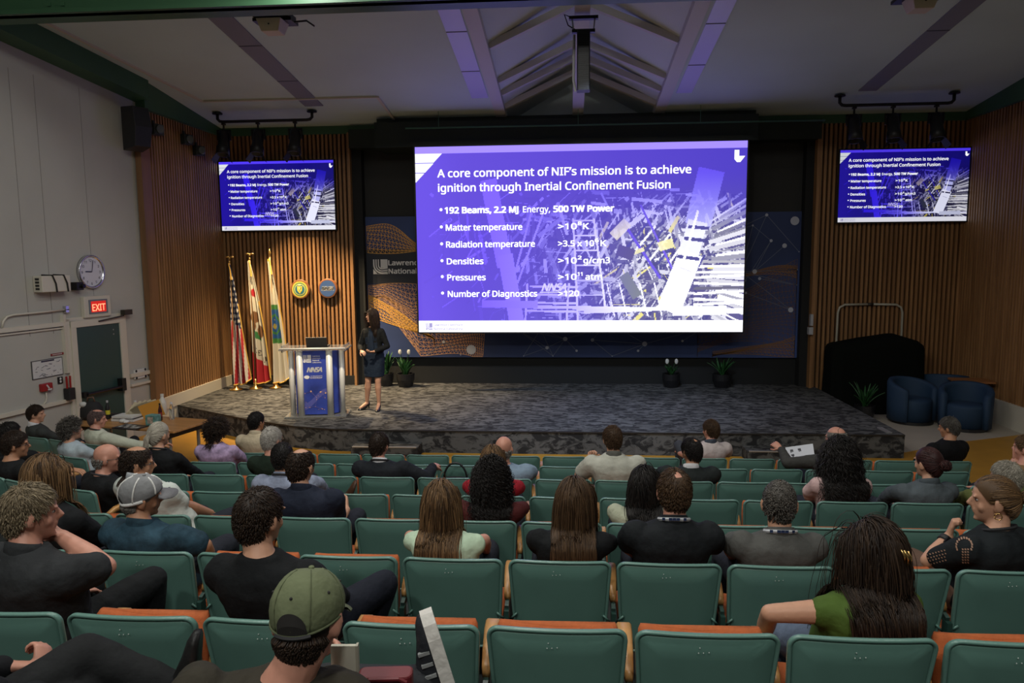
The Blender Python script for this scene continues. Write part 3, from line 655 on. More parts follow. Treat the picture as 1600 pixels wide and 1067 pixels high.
# screen housing lamp dot
# ================================================================== BACKDROP GRAPHIC
M_NAVY = mat('navy_backdrop_print', (.030, .055, .17), .6, noise=(.35, .45))
bd = empty('stage_backdrop', (0, 14.86, 0), 0, 'dark navy stage backdrop printed with orange waves, node network and laboratory logo', 'backdrop')
MB().box(-4.12, 4.55, -.03, .0, .90, 3.78).build('panel', M_NAVY, bd)
MB().box(-4.12, -2.0, -.034, -.03, 2.42, 3.12).build('logo_band', mat('charcoal_navy_print', (.020, .024, .034), .6), bd)
def ribbon(mb, pts, w, y):
    for (a, b) in zip(pts[:-1], pts[1:]):
        dx, dz = b[0]-a[0], b[1]-a[1]; L = math.hypot(dx, dz) or 1; nx, nz = -dz/L*w/2, dx/L*w/2
        mb.add([(a[0]-nx, y, a[1]-nz), (b[0]-nx, y, b[1]-nz), (b[0]+nx, y, b[1]+nz), (a[0]+nx, y, a[1]+nz)], [(0, 1, 2, 3)])
def wave_mesh(name, f_top, f_bot, x0, x1, nx, nv, m, w=.012, y=-.036, slant=.35):
    mb = MB(); xs = [x0+(x1-x0)*i/nx for i in range(nx+1)]
    G = [[(min(x1+.0, max(x0, x+slant*(v/nv)*math.sin(x*1.7))), f_top(x)*(1-v/nv)+f_bot(x)*(v/nv)+.05*math.sin(x*3.1+v*.55)) for x in xs] for v in range(nv+1)]
    G = [[(x, max(.915, min(3.76, z))) for x, z in row] for row in G]
    for row in G: ribbon(mb, row, w*.75, y)
    for i in range(nx+1):
        ribbon(mb, [G[v][i] for v in range(nv+1)], w*.55, y)
        if i < nx: ribbon(mb, [G[v][min(nx, i+(v % 2))] for v in range(nv+1)], w*.42, y)
    return build_letters(mb, name, m, bd)
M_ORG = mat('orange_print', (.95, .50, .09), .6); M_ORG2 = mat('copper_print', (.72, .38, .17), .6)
wave_mesh('orange_wave', lambda x: 3.66-.42*math.exp(-((x+3.0)/.55)**2)+.05*math.sin(x*5), lambda x: 3.10+.02*math.sin(4*x), -4.10, -2.2, 34, 7, M_ORG, .013)
wave_mesh('orange_wave', lambda x: 2.40-.02*math.sin(3*x), lambda x: max(.93, 1.98-2.2*max(0, x+3.74)), -4.10, -1.6, 30, 18, M_ORG2, .012)
wave_mesh('orange_wave', lambda x: 2.20-1.02*max(0, (x+4.10)/1.6), lambda x: 1.90-.9*max(0, (x+4.10)/1.5), -4.10, -2.75, 28, 7, M_ORG, .015, -.038)
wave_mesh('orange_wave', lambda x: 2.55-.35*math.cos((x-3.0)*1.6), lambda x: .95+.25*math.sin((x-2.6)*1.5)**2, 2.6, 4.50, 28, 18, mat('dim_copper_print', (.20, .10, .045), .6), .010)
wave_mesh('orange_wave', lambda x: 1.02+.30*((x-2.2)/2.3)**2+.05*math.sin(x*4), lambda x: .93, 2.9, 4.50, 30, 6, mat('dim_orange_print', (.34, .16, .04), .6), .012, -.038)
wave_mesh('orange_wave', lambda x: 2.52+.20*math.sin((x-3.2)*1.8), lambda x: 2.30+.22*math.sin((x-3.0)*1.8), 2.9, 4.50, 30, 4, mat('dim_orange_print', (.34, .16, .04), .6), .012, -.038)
def network(nodes, links):
    mb = MB()
    for a, b in links: ribbon(mb, [nodes[a][:2], nodes[b][:2]], .010, -.04)
    build_letters(mb, 'network_lines', mat('network_line_print', (.16, .19, .26), .6), bd)
    nb = MB()
    for x, z, s in nodes:
        nb.add([(x+s*math.cos(q), -.042, z+s*math.sin(q)) for q in (2*PI*k/12 for k in range(12))], [tuple(range(12))])
    build_letters(nb, 'network_nodes', mat('network_node_print', (.50, .52, .60), .6), bd)
nodes = [(-2.55, 1.22, .03), (-1.98, 1.06, .10), (-1.05, 1.50, .035), (-.55, 1.48, .03), (-.42, 1.10, .035), (-.05, 1.28, .045), (.18, 1.04, .025), (.50, 1.26, .035), (1.02, 1.50, .03), (1.55, 1.18, .05), (1.42, 1.04, .025), (2.3, 1.24, .025), (2.72, 1.50, .03), (-.9, .93, .01), (-.3, .93, .01), (.9, .93, .01), (.7, 1.5, .02), (-2.9, .95, .01), (-2.2, .95, .01)]
links = [(0, 17), (0, 18), (0, 1), (2, 4), (2, 5), (3, 5), (4, 5), (5, 6), (5, 16), (4, 13), (3, 14), (7, 16), (7, 9), (8, 9), (9, 10), (9, 12), (11, 12), (9, 15), (5, 14), (7, 15), (3, 13), (2, 14)]
network(nodes, links)
nodes = [(3.88, 3.72, .03), (4.42, 3.60, .085), (3.62, 3.52, .02), (3.98, 3.22, .03), (4.24, 3.12, .045), (3.42, 2.62, .02), (3.68, 2.62, .045), (3.78, 2.48, .03), (3.50, 2.44, .02), (3.52, 2.20, .025), (4.40, 1.86, .05), (3.2, 3.40, .02), (3.1, 3.05, .01), (3.1, 2.65, .01), (4.5, 2.65, .01), (4.5, 2.35, .01), (4.52, 3.0, .01), (3.1, 2.3, .01)]
links = [(0, 5), (0, 11), (0, 16), (2, 11), (2, 5), (3, 6), (3, 2), (4, 6), (5, 13), (5, 14), (5, 15), (5, 12), (9, 10), (9, 17), (5, 10), (7, 15), (3, 8), (6, 14)]
network(nodes, links)
tm = MB(); llnl_mark(tm, -3.98, 2.62, .30, -.04); text_mb(tm, 'Lawrence Livermore', -3.66, 2.80, .17, -.04, .010, fit=1.48); text_mb(tm, 'National Laboratory', -3.66, 2.63, .17, -.04, .010, fit=1.42)
build_letters(tm, 'backdrop_lettering', mat('print_white', (.75, .74, .72), .6), bd)
tm = MB(); tm.add([(-3.75, -.036, .93), (-3.3, -.036, .93), (-3.75, -.036, 1.95), (-3.98, -.036, 1.9)], [(0, 1, 2, 3)])
# ================================================================== SEALS
def seal(px, py, label):
    p = at(px, py, 14.55); return empty('wall_seal', p, 0, label, 'seal', 'round wall seals')
r = seal(470, 452, 'round green and gold energy department seal on the timber wall')
M_SEALWOOD = mat('dark_red_wood', (.20, .075, .03), .35)
MB().lathe([(.20, 0), (.20, .03), (.185, .045), (.16, .045)], n=36, axis='y').build('wood_rim', M_SEALWOOD, r, smooth=False)
for rad, y, nm, c in ((.165, .050, 'gold_ring', (.55, .42, .07)), (.135, .053, 'green_disc', (.03, .17, .10)), (.118, .056, 'pale_ring', (.42, .45, .14)), (.098, .059, 'blue_disc', (.02, .13, .20))):
    MB().lathe([(rad, 0), (rad, y)], n=36, axis='y').build(nm, mat('seal_'+nm, c, .4), r)
g = MB(); g.add([(x, -.063, z) for x, z in ((-.055, .07), (.055, .07), (.05, -.02), (0, -.085), (-.05, -.02))], [(0, 1, 2, 3, 4)]); g.build('shield', mat('seal_gold_shield', (.62, .52, .08), .4), r)
g = MB(); g.bar((-.03, -.066, .05), (.02, -.066, -.04), .004, .012, (0, 1, 0)); g.bar((.03, -.066, .055), (-.01, -.066, -.02), .004, .012, (0, 1, 0)); g.ell((0, -.066, .085), (.03, .004, .014)); g.build('shield_charge', mat('seal_pale_mark', (.6, .6, .45), .5), r)
r = seal(513, 450.5, 'round blue NNSA seal with a dark wood rim on the timber wall')
MB().lathe([(.20, 0), (.20, .03), (.185, .045), (.16, .045)], n=36, axis='y').build('wood_rim', M_SEALWOOD, r)
MB().lathe([(.165, 0), (.165, .05)], n=36, axis='y').build('blue_disc', mat('seal_nnsa_blue', (.035, .075, .20), .4), r)
def nnsa(mb, x, z, w, y):
    t = MB(); text_mb(t, 'NNSA', 0, 0, 1, 0, .09, shear=.35, spacing=.86)
    xs = [v[0] for v in t.v]; k = w/(max(xs)-min(xs)); x0 = min(xs)
    mb.add([((a-x0)*k+x, y, c*k+z) for a, b, c in t.v], t.f)
tm = MB(); nnsa(tm, -.130, -.038, .26, -.054); build_letters(tm, 'seal_lettering', mat('print_white', (), .6), r)
# ================================================================== FLAGS
FONT5 = {'R': '11110 10001 11110 10100 10010 10001 00000', 'E': '11111 10000 11110 10000 10000 11111 00000', 'P': '11110 10001 11110 10000 10000 10000 00000', 'U': '10001 10001 10001 10001 10001 01110 00000', 'B': '11110 10001 11110 10001 10001 11110 00000'}
def pat_us(u, v):
    red, wh, nv = np.array([.42, .02, .03]), np.array([.62, .58, .52]), np.array([.012, .02, .065])
    c = np.where((np.floor((u*1.1+v*.55)*9) % 2 < 1)[..., None], red, wh)
    can = (v < .50+.10*(u-.5)); star = (((u*7+np.floor(v*22)*.5) % 1-.5)**2*.25+((v*22) % 1-.5)**2*.18 < .020)
    c = np.where(can[..., None], np.where((star & (v > .08))[..., None], wh, nv), c); return c
def pat_ca(u, v):
    wh, red, br, gr = np.array([.60, .56, .46]), np.array([.45, .02, .03]), np.array([.20, .09, .035]), np.array([.04, .20, .06])
    c = np.ones(u.shape+(3,))*wh
    c = np.where((((u-.52)/.22)**2+((v-.26)/.035)**2 < 1)[..., None], red, c)
    bear = (((u-.30)/.32)**2+((v-.46)/.05)**2 < 1) | (((u-.62)/.2)**2+((v-.58)/.06)**2 < 1) | (((u-.25)/.14)**2+((v-.53)/.04)**2 < 1)
    c = np.where(bear[..., None], br, c); c = np.where(((((u-.40)/.30)**2+((v-.61-.12*(u-.4))/.03)**2 < 1) & ~bear)[..., None], gr, c)
    # lettering that shows in the fold: REPUB
    for k, ch in enumerate('REPU'):
        rows_ = FONT5[ch].split(); uu = (u-(.22+.15*k))/.12; vv = (v-.695-.05*(k*.5)-.03*u)/.05
        m = (uu > 0) & (uu < 1) & (vv > 0) & (vv < 1); ii = np.clip((uu*6).astype(int), 0, 4); jj = np.clip((vv*7).astype(int), 0, 6)
        bits = np.array([[int(b) for b in r_] for r_ in rows_]); c = np.where((m & (bits[jj, ii] > 0))[..., None], np.array([.05, .03, .02]), c)
    c = np.where((v > .80+.16*(u-.35))[..., None], red, c); c = np.where((u > .93)[..., None], wh, c); return c
def pat_doe(u, v):
    wh, gr, bl, ye = np.array([.62, .58, .48]), np.array([.06, .22, .05]), np.array([.02, .10, .30]), np.array([.45, .36, .06])
    c = np.ones(u.shape+(3,))*wh; em = (u < .74+.1*np.sin(v*9)) & (v > .37) & (v < .685)
    c = np.where(em[..., None], bl, c); c = np.where((em & ((v < .41) | (v > .645)))[..., None], gr, c)
    rr_ = np.sqrt(((u-.34)/.36)**2+((v-.53)/.085)**2); c = np.where((em & (rr_ < 1) & (rr_ > .78))[..., None], gr, c)
    c = np.where((em & (rr_ < .5) & (np.sin(u*31)+np.sin(v*83) > .4))[..., None], ye, c); c = np.where((v < .02)[..., None], ye, c); return c
def flag(px, pyb, pyt, ybase, width, pattern, label, fringe, seed, finial):
    p = atz(px, pyb, STG); top = at(px, pyt, p.y).z-STG
    r = empty('flag_stand', p, 0, label, 'flag', 'flags on stands')
    gold = mat('polished_brass', (.65, .42, .14), .25, .9)
    MB().lathe([(.13, 0), (.13, .02), (.06, .035), (.03, .10), (.022, .20)], n=20).build('stand_base', gold, r, smooth=True)
    MB().tube([(0, 0, .1), (0, 0, top-.16)], .014, 10).build('pole', mat('pole_wood', (.30, .17, .07), .35), r, smooth=True)
    g = MB()
    if finial == 'spear': g.lathe([(.012, 0), (.022, .02), (.012, .04), (.010, .06), (.030, .10), (.004, .19)], (0, 0, top-.18), 10, sx=1, sy=.35)
    else:
        g.lathe([(.012, 0), (.022, .02), (.012, .05)], (0, 0, top-.18), 10); g.ell((0, 0, top-.08), (.02, .015, .03)); g.ell((-.045, 0, top-.06), (.045, .01, .02)); g.ell((.045, 0, top-.06), (.045, .01, .02))
    g.build('finial', gold, r, smooth=True)
    nu, nv = 60, 150; U, V = np.meshgrid(np.linspace(0, 1, nu+1), np.linspace(0, 1, nv+1)); rg = np.random.default_rng(seed)
    Ht = top-.20; zb = .16
    halfw = (.025+(width-.025)*np.clip(V, 0, 1)**.75)
    ph = rg.random(3)*6
    X = -.03+halfw*(1.0*U)*(1.0)+.012*np.sin(V*5+ph[0])
    Yd = .055*np.sin(U*17+ph[1]+V*1.2)*(.3+V*.9)+.02*np.sin(U*7+ph[2])
    Z = zb+(Ht-zb)*(1-V)-.10*np.clip(U, 0, 1)*V**2*np.sin(U*2.6+.6)+.10*V**3*(U-.5)
    me = bpy.data.meshes.new('flag_cloth'); n = nu+1
    P = np.stack([X.ravel(), Yd.ravel(), Z.ravel()], 1); i, j = np.meshgrid(np.arange(nu), np.arange(nv)); a = (j*n+i).ravel(); Fq = np.stack([a, a+n, a+n+1, a+1], 1)
    me.from_pydata(P.tolist(), [], Fq.tolist()); me.polygons.foreach_set('use_smooth', [True]*len(me.polygons))
    c = np.concatenate([pattern(U, V).reshape(-1, 3), np.ones((U.size, 1))], 1)
    me.attributes.new('print', 'FLOAT_COLOR', 'POINT').data.foreach_set('color', c.astype(np.float32).ravel()); me.materials.append(mat_attr('printed_flag_cloth', 'print', .75))
    o = bpy.data.objects.new('flag_cloth', me); COL.objects.link(o); o.parent = r
    s = o.modifiers.new('thickness', 'SOLIDIFY'); s.thickness = .006
    if fringe:
        k = n-1; edge = [P[j_*n+k] for j_ in range(nv//3, nv+1, 3)]+[P[nv*n+i_] for i_ in range(nu, -1, -3)]
        MB().tube(edge, .014, 6).build('gold_fringe', mat('gold_fringe', (.60, .36, .07), .7), o)
        MB().tube([(-.01, -.02, Ht+.02), (.02, -.04, Ht-.10), (.04, -.05, Ht-.30)], [.012, .010, .02], 6).build('tassel', mat('gold_fringe', (), .7), o)
    return r
flag(369, 609, 397, 0, .33, pat_us, 'American flag on a brass stand, leftmost of the three flags', True, 2, 'eagle')
flag(400, 607, 392, 0, .38, pat_ca, 'white California flag with a bear, middle of the three flags', True, 5, 'eagle')
flag(431, 606, 389, 0, .33, pat_doe, 'white flag with a green and blue emblem, right behind the lectern', True, 9, 'spear')
# ================================================================== LECTERN
lx, ly = -4.13, 11.62
r = empty('lectern', (lx, ly, STG), math.radians(8), 'blue lectern with silver columns, clear top and laboratory logos', 'lectern')
M_LBLUE = mat('lectern_blue_print', (.030, .055, .32), .4, noise=(3, .35)); M_SILV = mat('brushed_silver', (.70, .70, .66), .42, .15)
M_ACR = mat('clear_acrylic', (.85, .88, .88), .06, trans=.85, spec=.5)
H_L = 1.12
g = MB(); g.prism([(-.40, .28), (-.34, .02), (-.20, -.10), (.20, -.10), (.34, .02), (.40, .28)], .05, H_L); g.build('cabinet', M_LBLUE, r)
for x, y, rad in ((-.235, -.105, .052), (.235, -.105, .052), (-.405, .06, .045), (.405, .06, .045)):
    MB().tube([(x, y, .03), (x*1.02, y, H_L+.0)], rad, 18).build('column', M_SILV, r, smooth=True)
MB().box(-.50, .50, -.20, .34, 0, .035).build('base_plate', M_ACR, r, bevel=.008)
g = MB(); g.box(-.54, .54, -.22, .36, H_L, H_L+.025); g.bar((-.50, -.17, H_L+.02), (-.50, .34, H_L+.02), .015, .11); g.bar((.50, -.17, H_L+.02), (.50, .34, H_L+.02), .015, .11)
g.build('clear_top', M_ACR, r, bevel=.005)
MB().tube([(-.52, -.215, H_L+.03), (.52, -.215, H_L+.03)], .014, 10).build('top_rail', M_SILV, r, smooth=True)
tm = MB(); llnl_mark(tm, -.175, .91, .125, -.104)
for i, s in enumerate(('Lawrence', 'Livermore', 'National', 'Laboratory')): text_mb(tm, s, -.03, 1.005-.034*i, .034, -.104, .0012)
nnsa(tm, -.13, .755, .25, -.104); tm.add([(-.13+.045*math.cos(q), -.104, .670+.03*math.sin(q)) for q in (2*PI*k/16 for k in range(16))], [tuple(range(16))])
text_mb(tm, 'U.S. DEPARTMENT OF', -.07, .680, .020, -.104, .001, fit=.19); text_mb(tm, 'ENERGY', -.07, .647, .036, -.104, .001, fit=.19)
build_letters(tm, 'lectern_lettering', mat('print_white', (), .6), r)
rr = random.Random(5); tm = MB(); nb = MB(); nd = [(rr.uniform(-.17, .17), rr.uniform(.09, .45)) for _ in range(18)]
for i, a in enumerate(nd):
    for b in sorted(nd, key=lambda q: math.hypot(q[0]-a[0], q[1]-a[1]))[1:4]: ribbon(tm, [a, b], .003, -.1035)
    s = rr.choice((.004, .006, .012)); nb.add([(a[0]+s*math.cos(q), -.105, a[1]+s*math.sin(q)) for q in (2*PI*k/10 for k in range(10))], [tuple(range(10))])
build_letters(tm, 'print_network', mat('lectern_violet_line', (.16, .14, .40), .5), r); build_letters(nb, 'print_nodes', mat('lectern_orange_node', (.80, .45, .22), .5), r)
tm = MB(); xs = [-.18+.02*i for i in range(19)]
tm.add([(x, -.1025, .36+.10*math.sin(x*9)+.12*x) for x in xs]+[(x, -.1025, .26+.12*math.sin(x*8)+.1*x) for x in xs], [(i, i+1, 20+i, 19+i) for i in range(18)])
build_letters(tm, 'print_wave', mat('lectern_violet_wave', (.075, .085, .34), .5), r)
p = r.matrix_world
lp = empty('laptop', (lx+.02, ly+.05, STG+H_L+.026), math.radians(8), 'black laptop standing open on the lectern top', 'laptop')
MB().box(-.17, .17, -.02, .22, 0, .018).build('keyboard_base', mat('black_plastic', (.010, .010, .011), .45), lp)
g = MB(); g.bar((0, -.03, .018), (0, -.07, .165), .34, .012, (0, 1, 0)); g.build('display_lid', mat('black_plastic', (), .45), lp)
o = MB().tube([(lx+.24, ly+.12, STG+H_L+.026), (lx+.235, ly+.12, STG+H_L+.28), (lx+.215, ly+.10, STG+H_L+.38)], .005, 6).build('gooseneck_microphone', mat('black_plastic', (), .45), smooth=True)
tag(o, 'thin gooseneck microphone on the right of the lectern top', 'microphone')
# ================================================================== PLANTS
M_LEAF = mat('dark_green_leaf', (.020, .085, .022), .45, noise=(12, .35)); M_POT = mat('black_plant_pot', (.010, .010, .011), .4)
def plant(name, loc, h, n, spread, seed, label, wide=.05, flower=False, pot=(.17, .34)):
    r = empty(name, loc, 0, label, 'plant', 'potted plants on the stage' if loc[2] > .1 else None); R = random.Random(seed)
    MB().lathe([(pot[0]*.78, 0), (pot[0], pot[1]*.55), (pot[0]*1.02, pot[1]), (pot[0]*.9, pot[1]), (pot[0]*.88, pot[1]-.04)], n=24).build('pot', M_POT, r, smooth=False)
    MB().lathe([(pot[0]*.89, pot[1]-.05), (pot[0]*.4, pot[1]-.03)], n=16).build('soil', mat('dark_soil', (.02, .014, .010), .9), r)
    for k in range(n):
        a = R.uniform(0, 2*PI); l = h*R.uniform(.55, 1.0); s = spread*R.uniform(.25, 1); w = wide*R.uniform(.7, 1.2); g = MB(); vs = []
        d = Vector((math.cos(a), math.sin(a), 0)); sd = Vector((-math.sin(a), math.cos(a), 0)); N = 7
        for i in range(N+1):
            t = i/N; c = d*(.03+s*t**1.5)+Vector((0, 0, pot[1]-.04+l*(t-.25*t*t*s/spread))); ww = w*math.sin(PI*min(1, .12+.88*t))**.8*(1-t*.15)+.003
            vs += [c-sd*ww, c+Vector((0, 0, -.012))-d*.004, c+sd*ww, c+Vector((0, 0, .006))]
        g.v = [tuple(v) for v in vs]
        for i in range(N):
            b = i*4
            for q in ((0, 1), (1, 2), (2, 3), (3, 0)): g.f.append((b+q[0], b+q[1], b+4+q[1], b+4+q[0]))
        g.build('leaf', M_LEAF, r, smooth=True)
    if flower:
        for k in range(2):
            MB().tube([(0, 0, pot[1]), (.06*(k*2-1), -.03, pot[1]+h*.75), (.09*(k*2-1), -.05, pot[1]+h*.92)], .006, 6).build('flower_stem', M_LEAF, r)
            MB().ell((.09*(k*2-1), -.05, pot[1]+h*.96), (.035, .015, .055)).build('white_flower', mat('white_petal', (.55, .55, .50), .6), r, smooth=True)
    return r
plant('potted_plant', (-3.70, 14.52, STG), .62, 16, .17, 1, 'leafy plant in a black pot right behind the speaker', .045, pot=(.15, .26))
plant('potted_plant', (-3.28, 14.45, STG), .46, 18, .22, 2, 'leafy plant with white flowers in a black pot beside the first plant', .05, True, pot=(.18, .27))
plant('potted_plant', (2.05, 14.55, STG), .26, 14, .18, 3, 'small plant in a black pot below the screen, right of centre', .035, True, pot=(.17, .27))
plant('potted_plant', (3.04, 14.55, STG), .48, 18, .26, 4, 'taller spiky plant in a black pot at the right end of the stage', .035, pot=(.18, .27))
plant('potted_plant', tuple(atz(1350, 655, 0.005)), .55, 20, .30, 6, 'dark spiky plant on the floor between stage and blue armchairs', .03, pot=(.17, .26))
# ================================================================== RIGHT CORNER
M_BLUECH = mat('dark_blue_upholstery', (.010, .034, .075), .75, bump=(120, .1))
def tub_chair(loc, rz, label):
    r = empty('tub_armchair', loc, rz, label, 'armchair', 'blue tub armchairs')
    # curved back and arms: an open ring of rounded wall
    rings = []
    for i in range(25):
        a = math.radians(-35+250*i/24); t = abs(i/24-.5)*2; h = .76-.16*t**2
        c, s = math.cos(a), math.sin(a); ro, ri = .40, .30
        rings.append([(ro*c*.98, ro*s*.98, .05), (ro*c, ro*s, .3), (ro*c*1.02, ro*s*1.02, h-.05), (ro*c*.97, ro*s*.97, h), (ri*c*1.05, ri*s*1.05, h), (ri*c, ri*s, h-.05), (ri*c, ri*s, .3), (ri*c, ri*s, .05)])
    MB().loft(rings).build('wrap_back', M_BLUECH, r, smooth=True)
    g = MB(); g.lathe([(.31, .05), (.31, .38), (.30, .42), (.2, .44)], (0, 0, 0), 24); g.build('seat_cushion', M_BLUECH, r, smooth=True)
    MB().lathe([(.34, 0), (.34, .05)], n=24).build('plinth', mat('black_plastic', (), .45), r)
    return r
tub_chair((6.02, 13.10, .005), math.radians(20), 'dark blue tub armchair, the one next to the floor plant')
tub_chair((6.66, 12.62, .005), math.radians(-30), 'larger looking dark blue tub armchair nearer the right wall')
tub_chair((6.98, 13.98, .005), math.radians(160), 'teal blue armchair half hidden behind the nearer armchairs, by the side table')
p = atz(1540, 612, .66)
r = empty('side_table', (7.10, 13.14, 0.005), math.radians(-8), 'low side table with a reddish wooden top by the right wall', 'table')
MB().rbox(-.34, .29, -.08, .38, .69, .72, .03).build('table_top', mat('reddish_table_wood', (.30, .12, .04), .4, noise=(4, .2, (.2, 3, 1))), r)
MB().tube([(.08, .16, .02), (.08, .16, .69)], .035, 12).build('pedestal', mat('black_metal', (), .4), r); MB().lathe([(.16, 0), (.16, .02), (.05, .03)], (.08, .16, 0), n=24).build('foot', mat('black_metal', (), .4), r)
# draped equipment and the pipe frame behind it
r = empty('covered_equipment', (5.72, 14.05, 0.005), 0, 'bulky equipment hidden under a black cloth against the right timber wall', 'covered equipment')
nx, nz = 40, 22; rings = []; R = random.Random(4)
for k in range(nz+1):
    t = k/nz; z = 1.42*t; ring = []
    for i in range(nx):
        q = 2*PI*i/nx; c, s = math.cos(q), math.sin(q); e = .38
        x = (abs(c)**e)*math.copysign(1, c)*(.86-.02*t+.03*math.sin(q*9+1)*(1-t)); y = (abs(s)**e)*math.copysign(1, s)*(.28+.05*(1-t)+.03*math.sin(q*11)*(1-t))
        if t > .86: k2 = (1-((t-.86)/.14)**2)**.5; x *= .45+.55*k2 if t < 1 else .4; y *= .35+.65*k2 if t < 1 else .3
        ring.append((x, y, z*(1-.06*(x < -.3)*t)+.04*math.sin(x*5)*t))
    rings.append(ring)
MB().loft(rings).build('black_cloth', mat('black_velvet_cloth', (.004, .005, .004), .95, spec=.1), r, smooth=True)
for x in (-.6, .6):
    g = MB(); g.lathe([(.05, -.03), (.05, .03)], (x, -.2, .05), 14, 'x'); g.build('caster_wheel', mat('black_rubber', (), .6), r)
r = empty('pipe_frame', (5.80, 14.52, 0.005), 0, 'cream bent pipe frame standing behind the black covered equipment', 'frame')
M_PIPE = mat('cream_pipe', (.42, .40, .32), .4)
MB().tube([(-.62, 0, 0), (-.60, 0, 1.82), (-.57, 0, 1.92), (-.48, 0, 1.97), (-.04, 0, 1.98)], .022, 10).build('pipe_bend', M_PIPE, r, smooth=True)
MB().tube([(.62, 0, 0), (.60, 0, 1.82), (.57, 0, 1.92), (.48, 0, 1.97), (.04, 0, 1.98)], .022, 10).build('pipe_bend', M_PIPE, r, smooth=True)
MB().tube([(-.05, 0, 1.98), (.05, 0, 1.98)], .028, 10).build('coupling', mat('bronze_metal', (.05, .045, .035), .45, .5), r, smooth=True)
p = atz(1324, 632, 0.004); g = MB(); R = random.Random(9)
for k in range(5): g.ell((p.x+R.uniform(-.06, .06), p.y+R.uniform(-.04, .04), .05+.03*R.random()), (.07, .05, .05), 8, 6)
tag(g.build('crumpled_cloth', mat('white_cloth', (.5, .5, .48), .8), smooth=True), 'small crumpled white cloth on the floor beside the stage corner', 'cloth')
r = empty('wall_outlet_box', (4.68, 14.46, 1.50), 0, 'small pale control box on the edge of the right timber wall', 'control box')
MB().box(-.05, .03, -.06, .04, -.09, .05).build('lower_box', mat('pale_grey_plastic', (.4, .4, .42), .5), r); MB().box(-.02, .03, -.05, .04, .08, .30).build('upper_box', mat('pale_grey_plastic', (), .5), r)
# ================================================================== STAGE SPOTLIGHT BARS AND CEILING GEAR
M_LAMPBLK = mat('black_lamp_housing', (.012, .012, .012), .45, .2)
def spot_bar(x0, x1, Y, zb, xs, label, lit):
    r = empty('lighting_bar', (0, Y, 0), 0, label, 'lighting bar', 'lighting bars')
    MB().tube([(x0, 0, cz(Y)-.01), (x0, 0, zb+.05), (x0+.04, 0, zb+.01), (x0+.1, 0, zb), (x1-.1, 0, zb), (x1-.04, 0, zb+.01), (x1, 0, zb+.05), (x1, 0, cz(Y)-.01)], .028, 10).build('bar_pipe', M_LAMPBLK, r, smooth=True)
    for x in (x0, x1): MB().lathe([(.09, -.02), (.09, .0), (.04, .015)], (x, 0, cz(Y)-.02), 14).build('ceiling_flange', M_LAMPBLK, r)
    for i, (x, lb) in enumerate(xs):
        s = empty('stage_spotlight', (x, Y, zb), 0, lb, 'spotlight', 'spotlights on the bars')
        g = MB(); g.tube([(0, 0, -.04), (0, 0, -.16)], .018, 8); g.box(-.03, .03, -.035, .035, -.06, -.0285); g.box(-.13, .13, -.02, .02, -.18, -.15); g.box(-.13, -.11, -.02, .02, -.34, -.15); g.box(.11, .13, -.02, .02, -.34, -.15)
        g.build('yoke', M_LAMPBLK, s)
        M = Matrix.Translation((0, -.03, -.36)) @ Euler((math.radians(-16), 0, 0)).to_matrix().to_4x4()
        g = MB(); g.lathe([(.02, .20), (.09, .19), (.10, .10), (.10, -.08), (.115, -.12), (.125, -.27), (.105, -.27), (.095, -.14)], n=20); g.xf(M); g.build('lamp_body', M_LAMPBLK, s, smooth=True)
        g = MB(); g.lathe([(.092, -.150), (.05, -.158)], n=18); g.xf(M)
        g.build('lens', mat('lit_lamp_lens', (.4, .3, .2), .2, emis=(1, .72, .38), estr=6) if lit else mat('lamp_glass_off', (.10, .11, .10), .15), s)
        for q in range(2):
            g = MB(); sx = (-1, 1)[q]; g.loft([[(sx*.09, -.08, -.27), (sx*.09, .08, -.27), (sx*.095, .08, -.275), (sx*.095, -.08, -.275)], [(sx*.16, -.10, -.40), (sx*.16, .10, -.40), (sx*.165, .10, -.405), (sx*.165, -.10, -.405)]]); g.xf(M); g.build('barn_door', M_LAMPBLK, s)
spot_bar(-6.53, -4.72, 13.6, 5.50, ((-6.42, 'lit stage spotlight hanging nearest the left corner'), (-5.76, 'lit stage spotlight in the middle of the left bar'), (-5.05, 'lit stage spotlight on the right end of the left bar')), 'black pipe bar with three lit spotlights above the left display', True)
spot_bar(4.70, 6.60, 13.45, 5.50, ((4.95, 'dark unlit spotlight on the left end of the right bar'), (5.60, 'dark unlit spotlight in the middle of the right bar'), (6.32, 'dark unlit spotlight on the right end of the right bar')), 'black pipe bar with three unlit spotlights above the right display', False)
# line array loudspeaker under the ridge
r = empty('line_array_loudspeaker', (.205, 10.0, 5.10), 0, 'tall narrow black loudspeaker hanging from the middle ceiling beam', 'loudspeaker')
MB().rbox(-.085, .085, -.09, .09, 0, .76, .02).build('cabinet', mat('black_cabinet', (), .5), r)
g = MB()
for k in range(30): g.box(-.07, .07, -.094, -.088, .02+.0245*k, .03+.0245*k)
g.build('front_grille', mat('black_metal', (), .4), r)
g = MB(); g.box(-.15, .15, -.04, .04, .74, .78); g.box(-.19, .19, -.04, .04, cz(10)-5.10-.10, cz(10)-5.10-.06); g.build('rigging_plate', mat('black_metal', (), .4), r)
for s in (-1, 1): MB().tube([(s*.13, 0, .76), (s*.15, 0, cz(10)-5.18)], .010, 6).build('suspension_rod', mat('steel', (.5, .5, .5), .3, .9), r)
MB().tube([(-.10, .0, .78), (-.20, .0, .84), (-.25, 0, .98), (-.18, 0, cz(10)-5.16)], .008, 6).build('cable', mat('black_rubber', (), .6), r)
MB().tube([(-.10, 0, .0), (-.13, 0, .14), (-.12, 0, .72)], .018, 8).build('pole', mat('pale_grey_plastic', (), .5), r)
